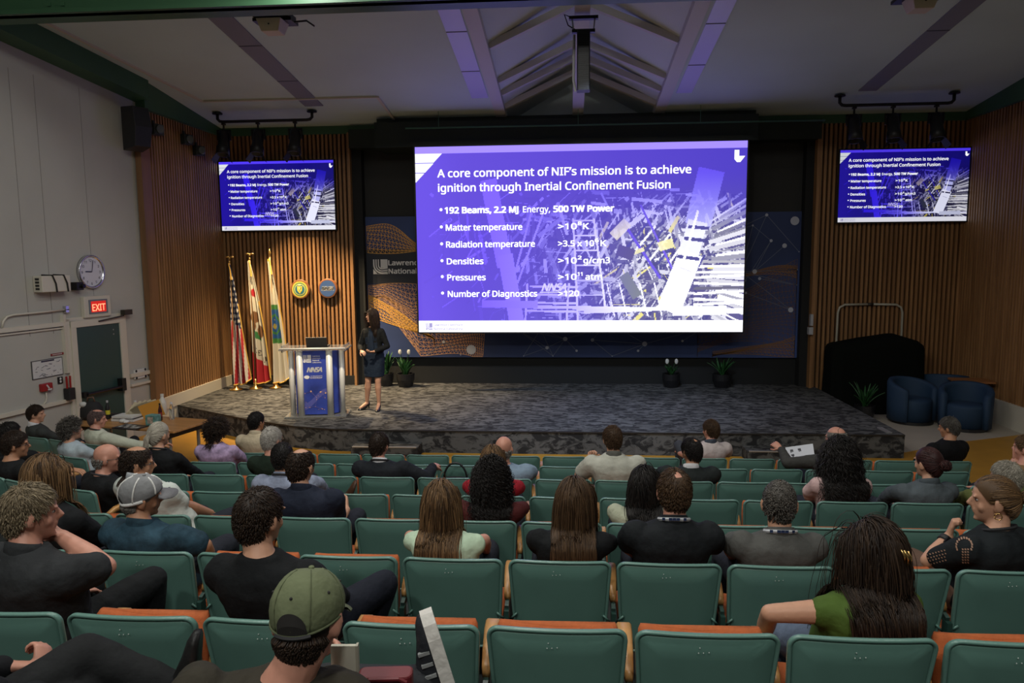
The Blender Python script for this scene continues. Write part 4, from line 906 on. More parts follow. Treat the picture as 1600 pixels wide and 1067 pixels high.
def ceiling_fixture(x, y, z, label, arm):
    r = empty('ceiling_fixture', (x, y, z), 0, label, 'ceiling light', 'beige ceiling fixtures')
    g = MB(); g.loft([[(-.10, -.10, 0), (.12, -.10, 0), (.12, .12, 0), (-.10, .12, 0)], [(-.15, -.14, .15), (.17, -.14, .15), (.17, .16, .15), (-.15, .16, .15)]]); g.build('shade_box', mat('beige_metal_shade', (.55, .47, .33), .5), r, bevel=.008)
    h = cz(y)-z; g = MB(); g.box(-.24, .26, -.02, .24, .15, .19); g.box(-.22, .24, -.06, .22, .19, .25); g.box(-.06, .06, .02, .1, .25, h+.01); g.build('mounting_bracket', mat('black_metal', (), .4), r)
    if arm: MB().tube([(.26, .1, .16), (.42, .1, .17), (.52, .1, .10)], .012, 6).build('side_arm', mat('black_metal', (), .4), r)
    MB().ell((.01, -.125, .08), (.012, .006, .010)).build('sensor_dot', mat('black_rubber', (), .6), r)
q = at(425, 52, 9.4); ceiling_fixture(q.x, q.y, q.z, 'beige box fixture with a black bracket under the ceiling at upper left', True)
q = at(1437, 17, 9.4); ceiling_fixture(q.x, q.y, q.z, 'beige box fixture under the ceiling at the upper right edge', False)
# ================================================================== AUDITORIUM SEATS
M_SEAT = mat('green_enamel_seat', (.105, .215, .180), .36, noise=(2.2, .10), bump=(300, .01))
M_SEATEDGE = mat('lit_green_rim', (.115, .225, .190), .30)  # rim lighter than the seat: its edge highlight is put into the colour
M_ORANGE = mat('orange_wool_upholstery', (.40, .095, .022), .85, noise=(40, .12), bump=(160, .12))
M_ARM = mat('varnished_oak_arm', (.48, .25, .085), .35, noise=(5, .25, (6, .5, 6)))
M_STD = mat('dark_green_iron', (.018, .050, .040), .4)
SW = .238
def back_outline(inset, n=6):
    """rounded, slightly tapering outline (x, z) of the seat back, counter-clockwise"""
    zt, zb, wt, wb, rt, rb = .78-inset, .30+inset, SW-inset, SW-.022-inset, max(.012, .042-inset), max(.012, .04-inset); P = []
    for cx, cz_, r, a0 in ((wt-rt, zt-rt, rt, 0), (-wt+rt, zt-rt, rt, 90), (-wb+rb, zb+rb, rb, 180), (wb-rb, zb+rb, rb, 270)):
        for k in range(n+1):
            a = math.radians(a0+90*k/n); P.append((cx+r*math.cos(a), cz_+r*math.sin(a)))
    # extra points on the top and bottom edges so the sheet can curve
    out = []
    for i, p in enumerate(P):
        q = P[(i+1) % len(P)]; out.append(p)
        L = math.hypot(q[0]-p[0], q[1]-p[1])
        if L > .15:
            for t in (.2, .4, .6, .8): out.append((p[0]+(q[0]-p[0])*t, p[1]+(q[1]-p[1])*t))
    return out
def back_y(x, z): return (.78-z)*.20-.018*(1-(x/SW)**2)
def ring3(inset, dy): return [(x, back_y(x, z)+dy, z) for x, z in back_outline(inset)]
def seat_meshes():
    T = MB(); T.loft([ring3(.030, .000), ring3(.034, -.004), ring3(.036, .004)][:1], False) if 0 else None
    mesh = {}
    g = MB(); rings = [ring3(.014, .002), ring3(.011, -.005), ring3(.004, -.007), ring3(.0, -.003), ring3(.0, .012), ring3(.006, .020)]
    g.loft(rings, False); mesh['rim'] = g
    # inner panel: slightly raised, concentric rings then a fan
    g = MB(); rr = [ring3(.013, .004), ring3(.016, .0), ring3(.021, -.004), ring3(.10, -.007)]
    n = len(rr[0]); g.loft(rr, False); c = len(g.v); g.v.append((0, back_y(0, .54)-.009, .54))
    for i in range(n): g.f.append((3*n+i, 3*n+(i+1) % n, c))
    fr = ring3(.006, .020); o = len(g.v); g.v += fr; g.v.append((0, back_y(0, .54)+.02, .54)); e = len(g.v)-1
    for i in range(n): g.f.append((o+(i+1) % n, o+i, e))
    for sx in (-1, 1):       # bolted hinge brackets low on both sides
        x = sx*(SW-.035); g.bar((x, back_y(x, .50)-.012, .50), (x+sx*.03, back_y(x, .46)-.006, .465), .010, .008)
    mesh['panel'] = g
    g = MB(); rr = [ring3(.030, .022), ring3(.026, .040), ring3(.045, .058), ring3(.10, .064)]; g.loft(rr, False); c = len(g.v); g.v.append((0, back_y(0, .54)+.066, .54))
    for i in range(n): g.f.append((3*n+i, 3*n+(i+1) % n, c))
    mesh['pad'] = g
    def cushion(up):
        # local: u along seat depth (0 hinge .. .42), w thickness
        a = math.radians(84 if up else 3); hy, hz = (.125, .382) if up else (.13, .375)
        rings = []
        for t, th, wd in ((0, .02, .20), (.012, .030, .212), (.06, .034, .216), (.245, .036, .218), (.318, .030, .214), (.335, .018, .205)):
            ring = []
            for x, w in ((-wd, .3), (-wd, 1), (-wd*.93, 1.35), (-wd*.5, 1.25), (0, 1.2), (wd*.5, 1.25), (wd*.93, 1.35), (wd, 1), (wd, .3), (wd*.9, 0), (0, 0), (-wd*.9, 0)):
                tt = t+(.014*(abs(x)/wd)**2-.004 if t > .27 else 0); th_ = th*w
                # when tipped up the upholstered face looks back at the seat back
                y = hy+tt*math.cos(a)-(th_)*math.sin(a); z = hz+tt*math.sin(a)+(th_)*math.cos(a)
                ring.append((x, y, z))
            rings.append(ring)
        return MB().loft(rings), a, hy, hz
    for up in (True, False):
        g, a, hy, hz = cushion(up); mesh['cush%d' % up] = g
        p = MB()
        q = [(x, hy+t*math.cos(a)+w*math.sin(a), hz+t*math.sin(a)-w*math.cos(a)) for t, w in ((.0, .0), (.325, .0), (.30, .028), (.02, .035)) for x in (-.205, .205)]
        p.loft([[q[0], q[1], q[3], q[2]], [q[6], q[7], q[5], q[4]]]); mesh['pan%d' % up] = p
    def arm(x):
        g = MB(); rings = []
        for y, z, w, h in ((.075, .560, .012, .014), (.09, .570, .016, .018), (.15, .596, .020, .020), (.28, .612, .027, .018), (.345, .612, .028, .016), (.365, .608, .022, .010)):
            rings.append([(x-w, y, z-h), (x+w, y, z-h), (x+w*1.05, y, z+h*.5), (x+w*.8, y, z+h), (x-w*.8, y, z+h), (x-w*1.05, y, z+h*.5)])
        return g.loft(rings)
    def std(x):
        g = MB(); g.bar((x, .06, .0), (x, .04, .52), .022, .05, (0, 1, 0)); g.bar((x, .04, .52), (x, .30, .595), .018, .035); g.bar((x, .18, .02), (x, .10, .40), .020, .05, (0, 1, 0)); g.box(x-.035, x+.035, -.02, .26, 0, .018)
        g.bar((x-.016, .10, .40), (x+.016, .10, .40), .04, .04); return g
    mesh['armR'] = arm(.25); mesh['armL'] = arm(-.25); mesh['stdR'] = std(.25); mesh['stdL'] = std(-.25)
    return mesh
_sm = seat_meshes()
def to_mesh(g, name, m, smooth=False):
    me = bpy.data.meshes.new(name); me.from_pydata(g.v, [], g.f); bm = bmesh.new(); bm.from_mesh(me); bmesh.ops.recalc_face_normals(bm, faces=bm.faces); bm.to_mesh(me); bm.free()
    if smooth: me.polygons.foreach_set('use_smooth', [True]*len(me.polygons))
    me.materials.append(m); return me
SEAT_ME = {'rim': to_mesh(_sm['rim'], 'back_rim', M_SEATEDGE, True), 'panel': to_mesh(_sm['panel'], 'backrest', M_SEAT, True), 'pad': to_mesh(_sm['pad'], 'back_pad', M_ORANGE, True),
           'cush1': to_mesh(_sm['cush1'], 'seat_cushion', M_ORANGE, True), 'cush0': to_mesh(_sm['cush0'], 'seat_cushion', M_ORANGE, True), 'pan1': to_mesh(_sm['pan1'], 'seat_pan', M_STD), 'pan0': to_mesh(_sm['pan0'], 'seat_pan', M_STD),
           'armR': to_mesh(_sm['armR'], 'armrest', M_ARM, True), 'armL': to_mesh(_sm['armL'], 'armrest', M_ARM, True), 'stdR': to_mesh(_sm['stdR'], 'standard', M_STD), 'stdL': to_mesh(_sm['stdL'], 'standard', M_STD)}
_g = MB(); _g.ell((0, back_y(0, .715)-.0125, .715), (.0022, .0022, .0022), 6, 5)
SEAT_ME['rivet'] = to_mesh(_g, 'rivet', mat('pale_rivet', (.5, .55, .52), .4))
def seat(loc, rz, up, left_end=False, rivets=False):
    r = empty('auditorium_seat', loc, rz)
    def put(k, nm, par=r):
        o = bpy.data.objects.new(nm, SEAT_ME[k]); COL.objects.link(o); o.parent = par; return o
    b = put('panel', 'backrest'); put('rim', 'back_rim', b); put('pad', 'back_pad', b)
    c = put('cush%d' % up, 'seat_cushion'); put('pan%d' % up, 'seat_pan', c)
    put('armR', 'armrest'); put('stdR', 'standard')
    if rivets:
        for dx, dz in ((-.012, 0), (.004, .001), (.022, .003), (-.008, .018)): q = put('rivet', 'rivet'); q.location = (dx-.02, 0, dz)
    if left_end: put('armL', 'armrest'); put('stdL', 'standard')
    return r
GX0 = -1.787
ROW_WORD = {'g': 'nearest full row', 'f': 'second row from the camera', 'e': 'third row from the camera', 'd': 'fourth row from the camera', 'c': 'third row from the stage', 'b': 'second row from the stage', 'a': 'front row'}
ROW_N = {'g': (-1, 6), 'f': (-2, 7), 'e': (-3, 8), 'd': (-3, 9), 'c': (-4, 10), 'b': (-4, 10), 'a': (-4, 11)}
# angled blocks on the far left: (x, y) of the first seat, direction turned by 18 degrees
LEFT_A = math.radians(-18)
LEFT = {'a': [(-5.62, 8.05), (-6.10, 8.205), (-6.575, 8.36)], 'b': [(-5.12, 6.98), (-5.60, 7.135), (-6.07, 7.29)], 'c': [(-5.02, 6.20), (-5.50, 6.355)], 'd': [(-3.72, 5.07), (-4.20, 5.20), (-4.66, 5.36)]}
# ================================================================== PEOPLE: builders
CLOUD = {}
def cloud_tex(sz):
    if sz not in CLOUD:
        t = bpy.data.textures.new('cloth_folds', 'CLOUDS'); t.noise_scale = sz; t.noise_depth = 2; CLOUD[sz] = t
    return CLOUD[sz]
def skin_over(mb, name, m, parent, voxel=.010, smooth=2, disp=None):
    """fuse overlapping closed pieces into one continuous surface"""
    me = bpy.data.meshes.new(name); me.from_pydata(mb.v, [], mb.f); bm = bmesh.new(); bm.from_mesh(me); bmesh.ops.recalc_face_normals(bm, faces=bm.faces); bm.to_mesh(me); bm.free()
    o = bpy.data.objects.new(name, me); COL.objects.link(o)
    r = o.modifiers.new('r', 'REMESH'); r.mode = 'VOXEL'; r.voxel_size = voxel; r.use_smooth_shade = True
    if smooth: s = o.modifiers.new('s', 'SMOOTH'); s.factor = .5; s.iterations = smooth
    if disp: d = o.modifiers.new('d', 'DISPLACE'); d.texture = cloud_tex(disp[0]); d.strength = disp[1]; d.mid_level = .42
    dg = bpy.context.evaluated_depsgraph_get(); nm = bpy.data.meshes.new_from_object(o.evaluated_get(dg))
    o.modifiers.clear(); o.data = nm; bpy.data.meshes.remove(me); nm.name = name
    nm.polygons.foreach_set('use_smooth', [True]*len(nm.polygons)); nm.materials.clear(); nm.materials.append(m); o.parent = parent
    return o
HEAD = [(-.118, .012, .062, -.030), (-.108, .032, .078, -.004), (-.092, .046, .086, .020), (-.070, .057, .090, .050), (-.045, .066, .090, .074), (-.020, .072, .089, .092), (.004, .075, .087, .100), (.026, .077, .093, .104), (.050, .075, .090, .103), (.074, .066, .077, .094), (.094, .051, .058, .074), (.108, .033, .036, .048), (.117, .010, .008, .018)]
HZ = np.array([h[0] for h in HEAD]); HWd = np.array([h[1] for h in HEAD]); HF = np.array([h[2] for h in HEAD]); HB = np.array([h[3] for h in HEAD])
def head_pts(th, z, off=0.0):
    """points on the head: th from the nose (0) round to the back (pi), z above head centre"""
    w = np.interp(z, HZ, HWd)+off; f = np.interp(z, HZ, HF)+off; b = np.interp(z, HZ, HB)+off
    c, s = np.cos(th), np.sin(th)
    return np.stack([w*s, np.where(c > 0, f, b)*c, np.asarray(z)*np.ones_like(c)+off*np.clip((np.asarray(z)-.04)/.07, 0, 1)], -1)
def add_head(mb, M, fine=False, female=False):
    n = 20; th = np.array([2*PI*i/n for i in range(n)])
    rings = [[M @ Vector(p) for p in head_pts(th, z+0*th)] for z in HZ]
    mb.loft(rings)
    mb.tube([M @ Vector(p) for p in ((0, .080, .022), (0, .098, -.004), (0, .110, -.022), (0, .094, -.034))], [.007, .010, .014, .010], 8)   # nose
    mb.ell(M @ Vector((0, .089, -.050)), (.022, .010, .006), 8, 6, M.to_3x3()); mb.ell(M @ Vector((0, .088, -.062)), (.020, .009, .007), 8, 6, M.to_3x3())   # lips
    mb.ell(M @ Vector((0, .078, -.098)), (.020, .014, .014), 8, 6, M.to_3x3())
    for s in (-1, 1):                                               # ears and brows
        E = M.to_3x3() @ Euler((math.radians(-12), 0, s*math.radians(-24))).to_matrix()
        mb.ell(M @ Vector((s*.081, -.012, -.010)), (.010, .021, .034), 10, 7, E); mb.ell(M @ Vector((s*.078, -.002, -.034)), (.008, .010, .014), 8, 6, E)
        mb.ell(M @ Vector((s*.034, .086, .022)), (.024, .010, .007), 8, 6, M.to_3x3()); mb.ell(M @ Vector((s*.040, .057, -.030)), (.026, .020, .026), 8, 6, M.to_3x3())
def oriented(c, d, n):
    d = Vector(d).normalized(); n = Vector(n); n = (n-d*n.dot(d)).normalized(); s = d.cross(n)
    return d, n, s
def add_hand(mb, w, d, n, curl=.5, size=1.0, thumb=1, spread=.0):
    """w wrist, d finger direction, n the way the palm faces; five separate fingers"""
    w = Vector(w); d, n, s = oriented((0, 0, 0), d, n); k = size
    rings = []
    for t, wd, th in ((-.012, .026, .020), (.012, .030, .019), (.045, .040, .016), (.085, .041, .013), (.095, .036, .010)):
        c = w+d*t*k; rings.append([c+s*(math.cos(q)*wd*k)+n*(math.sin(q)*th*k) for q in (2*PI*i/12 for i in range(12))])
    mb.loft(rings)
    for i, (off, L, r) in enumerate(((.030, .068, .0088), (.010, .078, .0092), (-.011, .072, .0088), (-.030, .056, .0078))):
        off *= thumb; p = w+d*.088*k+s*off*k; a = spread*off*8; dd = (d+s*a).normalized(); P = [p-dd*.02*k, p]; ang = 0
        for seg, f in zip((.45, .32, .23), (.75, 1.0, .7)):
            ang += curl*f*(1+.07*i); v = dd*math.cos(ang)+n*math.sin(ang); P.append(P[-1]+v*L*seg*k)
        mb.blobtube(P, [r*k*1.05, r*k, r*k, r*.92*k, r*.8*k], 8)
    b = w+d*.020*k+s*.026*thumb*k; v1 = (d*.55+s*.75*thumb+n*.35).normalized(); v2 = (d*.9+s*.15*thumb+n*(.25+.4*curl)).normalized()
    mb.blobtube([b, b+v1*.038*k, b+v1*.038*k+v2*.030*k, b+v1*.038*k+v2*.052*k], [.014*k, .0115*k, .010*k, .0085*k], 8)
def strands(N, K, roots, nrm, flow, step, grav, headM, coll, rnd, wob=.0, curl=0.0, cfreq=3.0, width=.006, thick=.003, lift=.25, aim=None):
    """locks of hair as tapered ribbons combed over the head; all arrays in body space"""
    R = np.random.default_rng(rnd); P = roots.copy(); D = flow+nrm*lift; D /= np.linalg.norm(D, axis=1, keepdims=True)+1e-9
    path = [P.copy()]; step = np.broadcast_to(np.asarray(step, float), (N,)).reshape(N, 1); g = np.array([0, 0, -1.0]); lay = R.random((N, 1))
    for k in range(K):
        if aim is not None:
            to = aim-P; dist = np.linalg.norm(to, axis=1, keepdims=True); D = D*.35+to/(dist+1e-6); stp = np.minimum(dist/(K-k)*1.05, .03)
        else: D = D*(1-grav)+g*grav; stp = step
        D = D+R.normal(size=(N, 3))*wob; D /= np.linalg.norm(D, axis=1, keepdims=True)+1e-9
        P = P+D*stp; P = coll(P, lay); path.append(P.copy())
    path = np.stack(path, 1)                                         # N, K+1, 3
    hc = np.array(headM.translation)
    T = np.gradient(path, axis=1); T /= np.linalg.norm(T, axis=2, keepdims=True)+1e-9
    O = path-hc; S = np.cross(T, O); S /= np.linalg.norm(S, axis=2, keepdims=True)+1e-9; U = np.cross(S, T)
    if curl:
        ph = R.random((N, 1))*6.28; t = np.arange(K+1)[None]*cfreq*(.8+.4*R.random((N, 1)))+ph; amp = curl*np.clip(np.arange(K+1)/2.0, 0, 1)[None, :, None]
        path = path+(S*np.cos(t)[..., None]+U*np.sin(t)[..., None]*.8)*amp
    prof = np.interp(np.linspace(0, 1, K+1), [0, .12, .6, 1], [.55, 1, .9, .25])[None, :, None]
    w = width*(.6+.8*R.random((N, 1, 1)))*prof; h = thick*prof
    V = np.stack([path+S*w, path+U*h, path-S*w, path-U*h*.4], 2)     # N,K+1,4,3
    idx = np.arange(N*(K+1)*4).reshape(N, K+1, 4); F = []
    for q in range(4):
        r = (q+1) % 4; F.append(np.stack([idx[:, :-1, q], idx[:, :-1, r], idx[:, 1:, r], idx[:, 1:, q]], -1).reshape(-1, 4))
    F = np.concatenate(F+[idx[:, -1, :].reshape(-1, 4)], 0)
    tone = np.repeat(np.clip(R.normal(.45, .20, N), 0, 1), (K+1)*4)
    return V.reshape(-1, 3), F, tone
def hair_mat(name, c1, c2):
    key = 'hair_'+name
    if key in MATS: return MATS[key]
    m = bpy.data.materials.new(key); m.use_nodes = True; nt = m.node_tree; b = nt.nodes['Principled BSDF']
    a = nt.nodes.new('ShaderNodeAttribute'); a.attribute_name = 'tone'; r = nt.nodes.new('ShaderNodeValToRGB')
    r.color_ramp.elements[0].color = (*c1, 1); r.color_ramp.elements[1].color = (*c2, 1); r.color_ramp.elements[0].position = .2; r.color_ramp.elements[1].position = .9
    nt.links.new(a.outputs['Fac'], r.inputs[0]); nt.links.new(r.outputs[0], b.inputs['Base Color']); b.inputs['Roughness'].default_value = .5; b.inputs['Specular IOR Level'].default_value = .25
    MATS[key] = m; return m
HAIR = {'black': ((.006, .005, .005), (.020, .016, .014)), 'darkbrown': ((.012, .007, .005), (.045, .026, .015)), 'brown': ((.030, .016, .008), (.11, .062, .030)), 'lightbrown': ((.05, .028, .013), (.22, .13, .06)),
        'highlight': ((.035, .019, .009), (.23, .13, .058)), 'greyblond': ((.10, .075, .045), (.34, .27, .17)), 'grey': ((.09, .085, .075), (.30, .28, .25)), 'silver': ((.22, .20, .16), (.52, .48, .40)), 'white': ((.30, .28, .25), (.62, .58, .52)),
        'saltpepper': ((.03, .026, .022), (.17, .155, .135)), 'auburn': ((.018, .006, .006), (.060, .018, .016)), 'purplebrown': ((.07, .045, .045), (.20, .14, .13))}
def mesh_np(name, V, F, m, parent, tone=None, smooth=True):
    me = bpy.data.meshes.new(name); V = np.asarray(V, np.float32); me.vertices.add(len(V)); me.vertices.foreach_set('co', V.ravel())
    F = np.asarray(F, np.int32); me.loops.add(F.size); me.loops.foreach_set('vertex_index', F.ravel()); me.polygons.add(len(F)); me.polygons.foreach_set('loop_start', np.arange(0, F.size, 4, dtype=np.int32))
    me.update(calc_edges=True); me.polygons.foreach_set('use_smooth', [smooth]*len(F))
    if tone is not None: me.attributes.new('tone', 'FLOAT', 'POINT').data.foreach_set('value', np.asarray(tone, np.float32))
    me.materials.append(m); o = bpy.data.objects.new(name, me); COL.objects.link(o); o.parent = parent; return o
def hairline(th):
    d = np.degrees(np.abs((th+PI) % (2*PI)-PI)); return np.interp(d, [0, 30, 55, 75, 95, 120, 150, 180], [.070, .068, .045, .0, -.005, -.045, -.074, -.082])
def add_hair(person, M, style, col, seed, torso, length=None, capped=False):
    """style: short, buzz, balding, bald, thin, curlyshort, bob, long, curlylong, ponytail, bun, half"""
    R = np.random.default_rng(seed); m = hair_mat(col, *HAIR[col]); A = np.array(M.to_3x3()); c0 = np.array(M.translation); sc_h = np.linalg.norm(A[:, 0])
    Ai = np.linalg.inv(A)
    def region(th, z):
        ok = z > hairline(th)
        d = np.degrees(np.abs((th+PI) % (2*PI)-PI))
        if capped: ok &= (z < -.034)
        if style == 'balding': ok &= ~((z > .064-.02*(d < 90)))
        if style == 'bald': ok &= (z < .005) & (d > 85)
        if style == 'thin': ok &= ~((z > .100) | ((z > .066) & (d > 140) & (R.random(len(z)) < .55)))
        if style == 'spot': pass
        return ok
    longish = style in ('bob', 'long', 'curlylong', 'half', 'wavylong')
    N = {'short': 3800, 'buzz': 2200, 'balding': 1000, 'bald': 420, 'thin': 2200, 'curlyshort': 1100, 'spot': 3800, 'bob': 2200, 'long': 2600, 'half': 2600, 'wavylong': 2600, 'curlylong': 2200, 'ponytail': 2200, 'bun': 2400}[style]
    th = R.random(N*8)*2*PI-PI; z = -.09+R.random(N*8)**.8*.206; k = region(th, z); th, z = th[k][:N], z[k][:N]; N = len(th)
    if style == 'spot':                                            # a thin spot at the crown
        p = head_pts(th, z); kk = ((p[:, 0]-.008)/.019)**2+((p[:, 1]+.058)/.028)**2+((p[:, 2]-.095)/.03)**2 > 1; th, z = th[kk], z[kk]; N = len(th)
    loc = head_pts(th, z, .002); nr = loc.copy(); nr[:, 2] = (loc[:, 2]-.0)*.9; nr /= np.linalg.norm(nr, axis=1, keepdims=True)
    crown = np.array([.012, -.05, .115]); away = loc-crown
    if style in ('ponytail', 'bun'): tie = np.array([0, -.112, .012 if style == 'ponytail' else .02]); away = tie-loc
    elif longish: part = np.array([.0, .02, .12]); away = (loc-part)*np.array([1.5, .8, .5]); away[:, 1] -= np.where(loc[:, 1] > .0, .06, .0)
    fl = away-nr*np.sum(away*nr, 1, keepdims=True); fl += R.normal(size=fl.shape)*.012; fl /= np.linalg.norm(fl, axis=1, keepdims=True)+1e-9
    root = loc @ A.T+c0; nw = nr @ A.T; nw /= np.linalg.norm(nw, axis=1, keepdims=True); fw = fl @ A.T; fw /= np.linalg.norm(fw, axis=1, keepdims=True)
    er = np.array([.080, .104, .119])
    def coll(P, lay, vol=.010):
        q = (P-c0) @ Ai.T; ctr = np.array([0, -.006, 0]); e = er+.003+vol*lay; d = (q-ctr)/e; L = np.linalg.norm(d, axis=1, keepdims=True)
        below = q[:, 2:3] < -.03; e2 = np.where(below, 1.0, 1.0); q = np.where(L < e2, ctr+d/np.maximum(L, 1e-6)*e, q)
        if style in ('bob', 'long', 'wavylong', 'curlylong', 'half'):
            face = (q[:, 1] > .010) & (q[:, 2] < .058); q[:, 0] = np.where(face, np.copysign(np.maximum(np.abs(q[:, 0]), .080+.008*lay[:, 0]), q[:, 0]), q[:, 0])
        P = q @ A.T+c0
        w, dp, cx, cy = torso(P[:, 2]); W = w+.020; ex = np.clip((P[:, 0]-cx)/W, -1.2, 1.2); surf = (dp+.016+.030*lay[:, 0])*np.sqrt(np.clip(1-ex**2, 0, 1)); dy = P[:, 1]-cy
        ins = (np.abs(dy) < surf) & (np.abs(ex) < 1) & (w > .01); P = P.copy(); P[:, 1] = np.where(ins, cy+np.where(dy < .035, -surf, surf), P[:, 1]); return P
    tone_h = None
    if style in ('short', 'spot'): V, F, t = strands(N, 4, root, nw, fw, (.004+.0045*R.random(N))*(length or 1.0)*np.interp(z, [-.05, .0, .07], [.45, .55, 1.0]), .10, M, lambda p, l: coll(p, l, .007), seed, .03, 0, 3, .0021, .0010, .07)
    elif style == 'buzz': V, F, t = strands(N, 2, root, nw, fw, .0045, .02, M, lambda p, l: coll(p, l, .002), seed, .15, 0, 3, .0032, .0014, .15)
    elif style in ('balding', 'bald', 'thin'): V, F, t = strands(N, 3, root, nw, fw, .005+.003*R.random(N), .12, M, lambda p, l: coll(p, l, .004), seed, .10, 0, 3, .0032, .0015, .14)
    elif style == 'curlyshort': V, F, t = strands(N, 7, root, nw, fw, .008*(length or 1), .05, M, lambda p, l: coll(p, l, .026), seed, .28, .006, 1.7, .0036, .0022, .6)
    elif style == 'curlylong': V, F, t = strands(N, 26, root, nw, fw, (length or .26)/26*(.75+.4*R.random(N)), .26, M, lambda p, l: coll(p, l, .045), seed, .14, .010, 1.35, .0031, .0020, .35)
    elif style in ('ponytail', 'bun'): V, F, t = strands(N, 9, root, nw, fw, .01, .0, M, lambda p, l: coll(p, l, .005), seed, .02, 0, 3, .0026, .0013, .05, aim=tie @ A.T+c0)
    else:
        L = length or .30; wavy = style in ('wavylong', 'half')
        V, F, t = strands(N, 22, root, nw, fw, L/22*(.78+.3*R.random(N)), .34, M, lambda p, l: coll(p, l, .014), seed, .030, .0065 if wavy else .002, .50 if wavy else .30, .0031, .0014, .05)
    Vs, Fs, Ts = [V], [F], [t]; base = len(V)
    # underlying cap of hair
    nt_, nz_ = 48, 12; tg = np.linspace(-PI, PI, nt_, endpoint=False); top = .117
    if style not in ('bald',):
        hi = {'balding': .066, 'thin': .098}.get(style, top); ring = []
        for j in range(nz_+1):
            f = j/nz_; zz = hairline(tg)*(1-f)+hi*f if style in ('balding', 'thin') else hairline(tg)+(top-hairline(tg))*(1-(1-f)**1.6)
            zz = np.maximum(zz, hairline(tg)) if style not in ('balding', 'thin') else np.minimum(np.maximum(zz, hairline(tg)), np.maximum(hi, hairline(tg)))
            ring.append(head_pts(tg, zz, .0035 if style in ('buzz', 'balding', 'thin') else .006))
        G = np.stack(ring, 0).reshape(-1, 3)
        if style == 'spot':
            kk = ((G[:, 0]-.008)/.021)**2+((G[:, 1]+.058)/.031)**2+((G[:, 2]-.1)/.04)**2 < 1; G[kk] *= .93
        G = G @ A.T+c0; i, j = np.meshgrid(np.arange(nt_), np.arange(nz_)); a = (j*nt_+i).ravel(); b = (j*nt_+(i+1) % nt_).ravel()
        Vs.append(G); Fs.append(np.stack([a, b, b+nt_, a+nt_], 1)+base); Ts.append(np.full(len(G), .35)); base += len(G)
    if style in ('ponytail', 'bun'):
        n2 = 420; tw = np.array(tie) @ A.T+c0; rt = tw+R.normal(size=(n2, 3))*.008
        if style == 'ponytail':
            bk = np.tile((A @ np.array([0, -1.0, -.3]))/sc_h, (n2, 1)); V2, F2, t2 = strands(n2, 12, rt, bk, bk, (length or .2)/12*(.8+.4*R.random(n2)), .30, M, lambda p, l: coll(p, l, .010), seed+1, .03, .002, .5, .0028, .0016, .1)
        else:
            rt = tw+(A @ np.array([0, -.035, .0])); rt = np.tile(rt, (n2, 1)); dirs = R.normal(size=(n2, 3)); dirs /= np.linalg.norm(dirs, axis=1, keepdims=True); rt = rt+dirs*.022*sc_h
            tg2 = np.cross(dirs, R.normal(size=(n2, 3))); tg2 /= np.linalg.norm(tg2, axis=1, keepdims=True)
            ctr = rt.mean(0)
            def cb(P, lay): d = P-ctr; L = np.linalg.norm(d, axis=1, keepdims=True); return ctr+d/np.maximum(L, 1e-6)*(.030+.012*lay)*sc_h
            V2, F2, t2 = strands(n2, 8, rt, dirs, tg2, .009, .0, M, cb, seed+1, .12, 0, 1, .0030, .0020, .0)
        Vs.append(V2); Fs.append(F2+base); Ts.append(t2); base += len(V2)
    return mesh_np('hair', np.concatenate(Vs), np.concatenate(Fs), m, person, np.concatenate(Ts))
SKIN = {'light': mat('skin_light', (.50, .27, .175), .5, noise=(30, .06), spec=.35), 'tan': mat('skin_tan', (.40, .20, .115), .5, noise=(30, .06), spec=.35), 'brown': mat('skin_brown', (.24, .115, .065), .5, noise=(30, .06), spec=.35), 'pink': mat('skin_pink', (.50, .24, .17), .48, noise=(30, .08), spec=.4)}
def cloth(name, col, rough=.85, nz=.10): return mat('cloth_'+name, col, rough, noise=(14, nz), bump=(18, .45), spec=.2)
M_EYE = mat('eye_white', (.36, .33, .30), .25); M_IRIS = mat('dark_iris', (.02, .012, .008), .15); M_LIP = mat('lip_red', (.34, .09, .075), .4)
def add_eyes(person, M):
    for s in (-1, 1):
        e = MB().ell(M @ Vector((s*.031, .0715, .004)), (.0125, .0115, .0080), 10, 8, M.to_3x3()).build('eye', M_EYE, person, smooth=True)
        MB().ell(M @ Vector((s*.031, .0808, .004)), (.0074, .0036, .0070), 10, 6, M.to_3x3()).build('iris', M_IRIS, e, smooth=True)
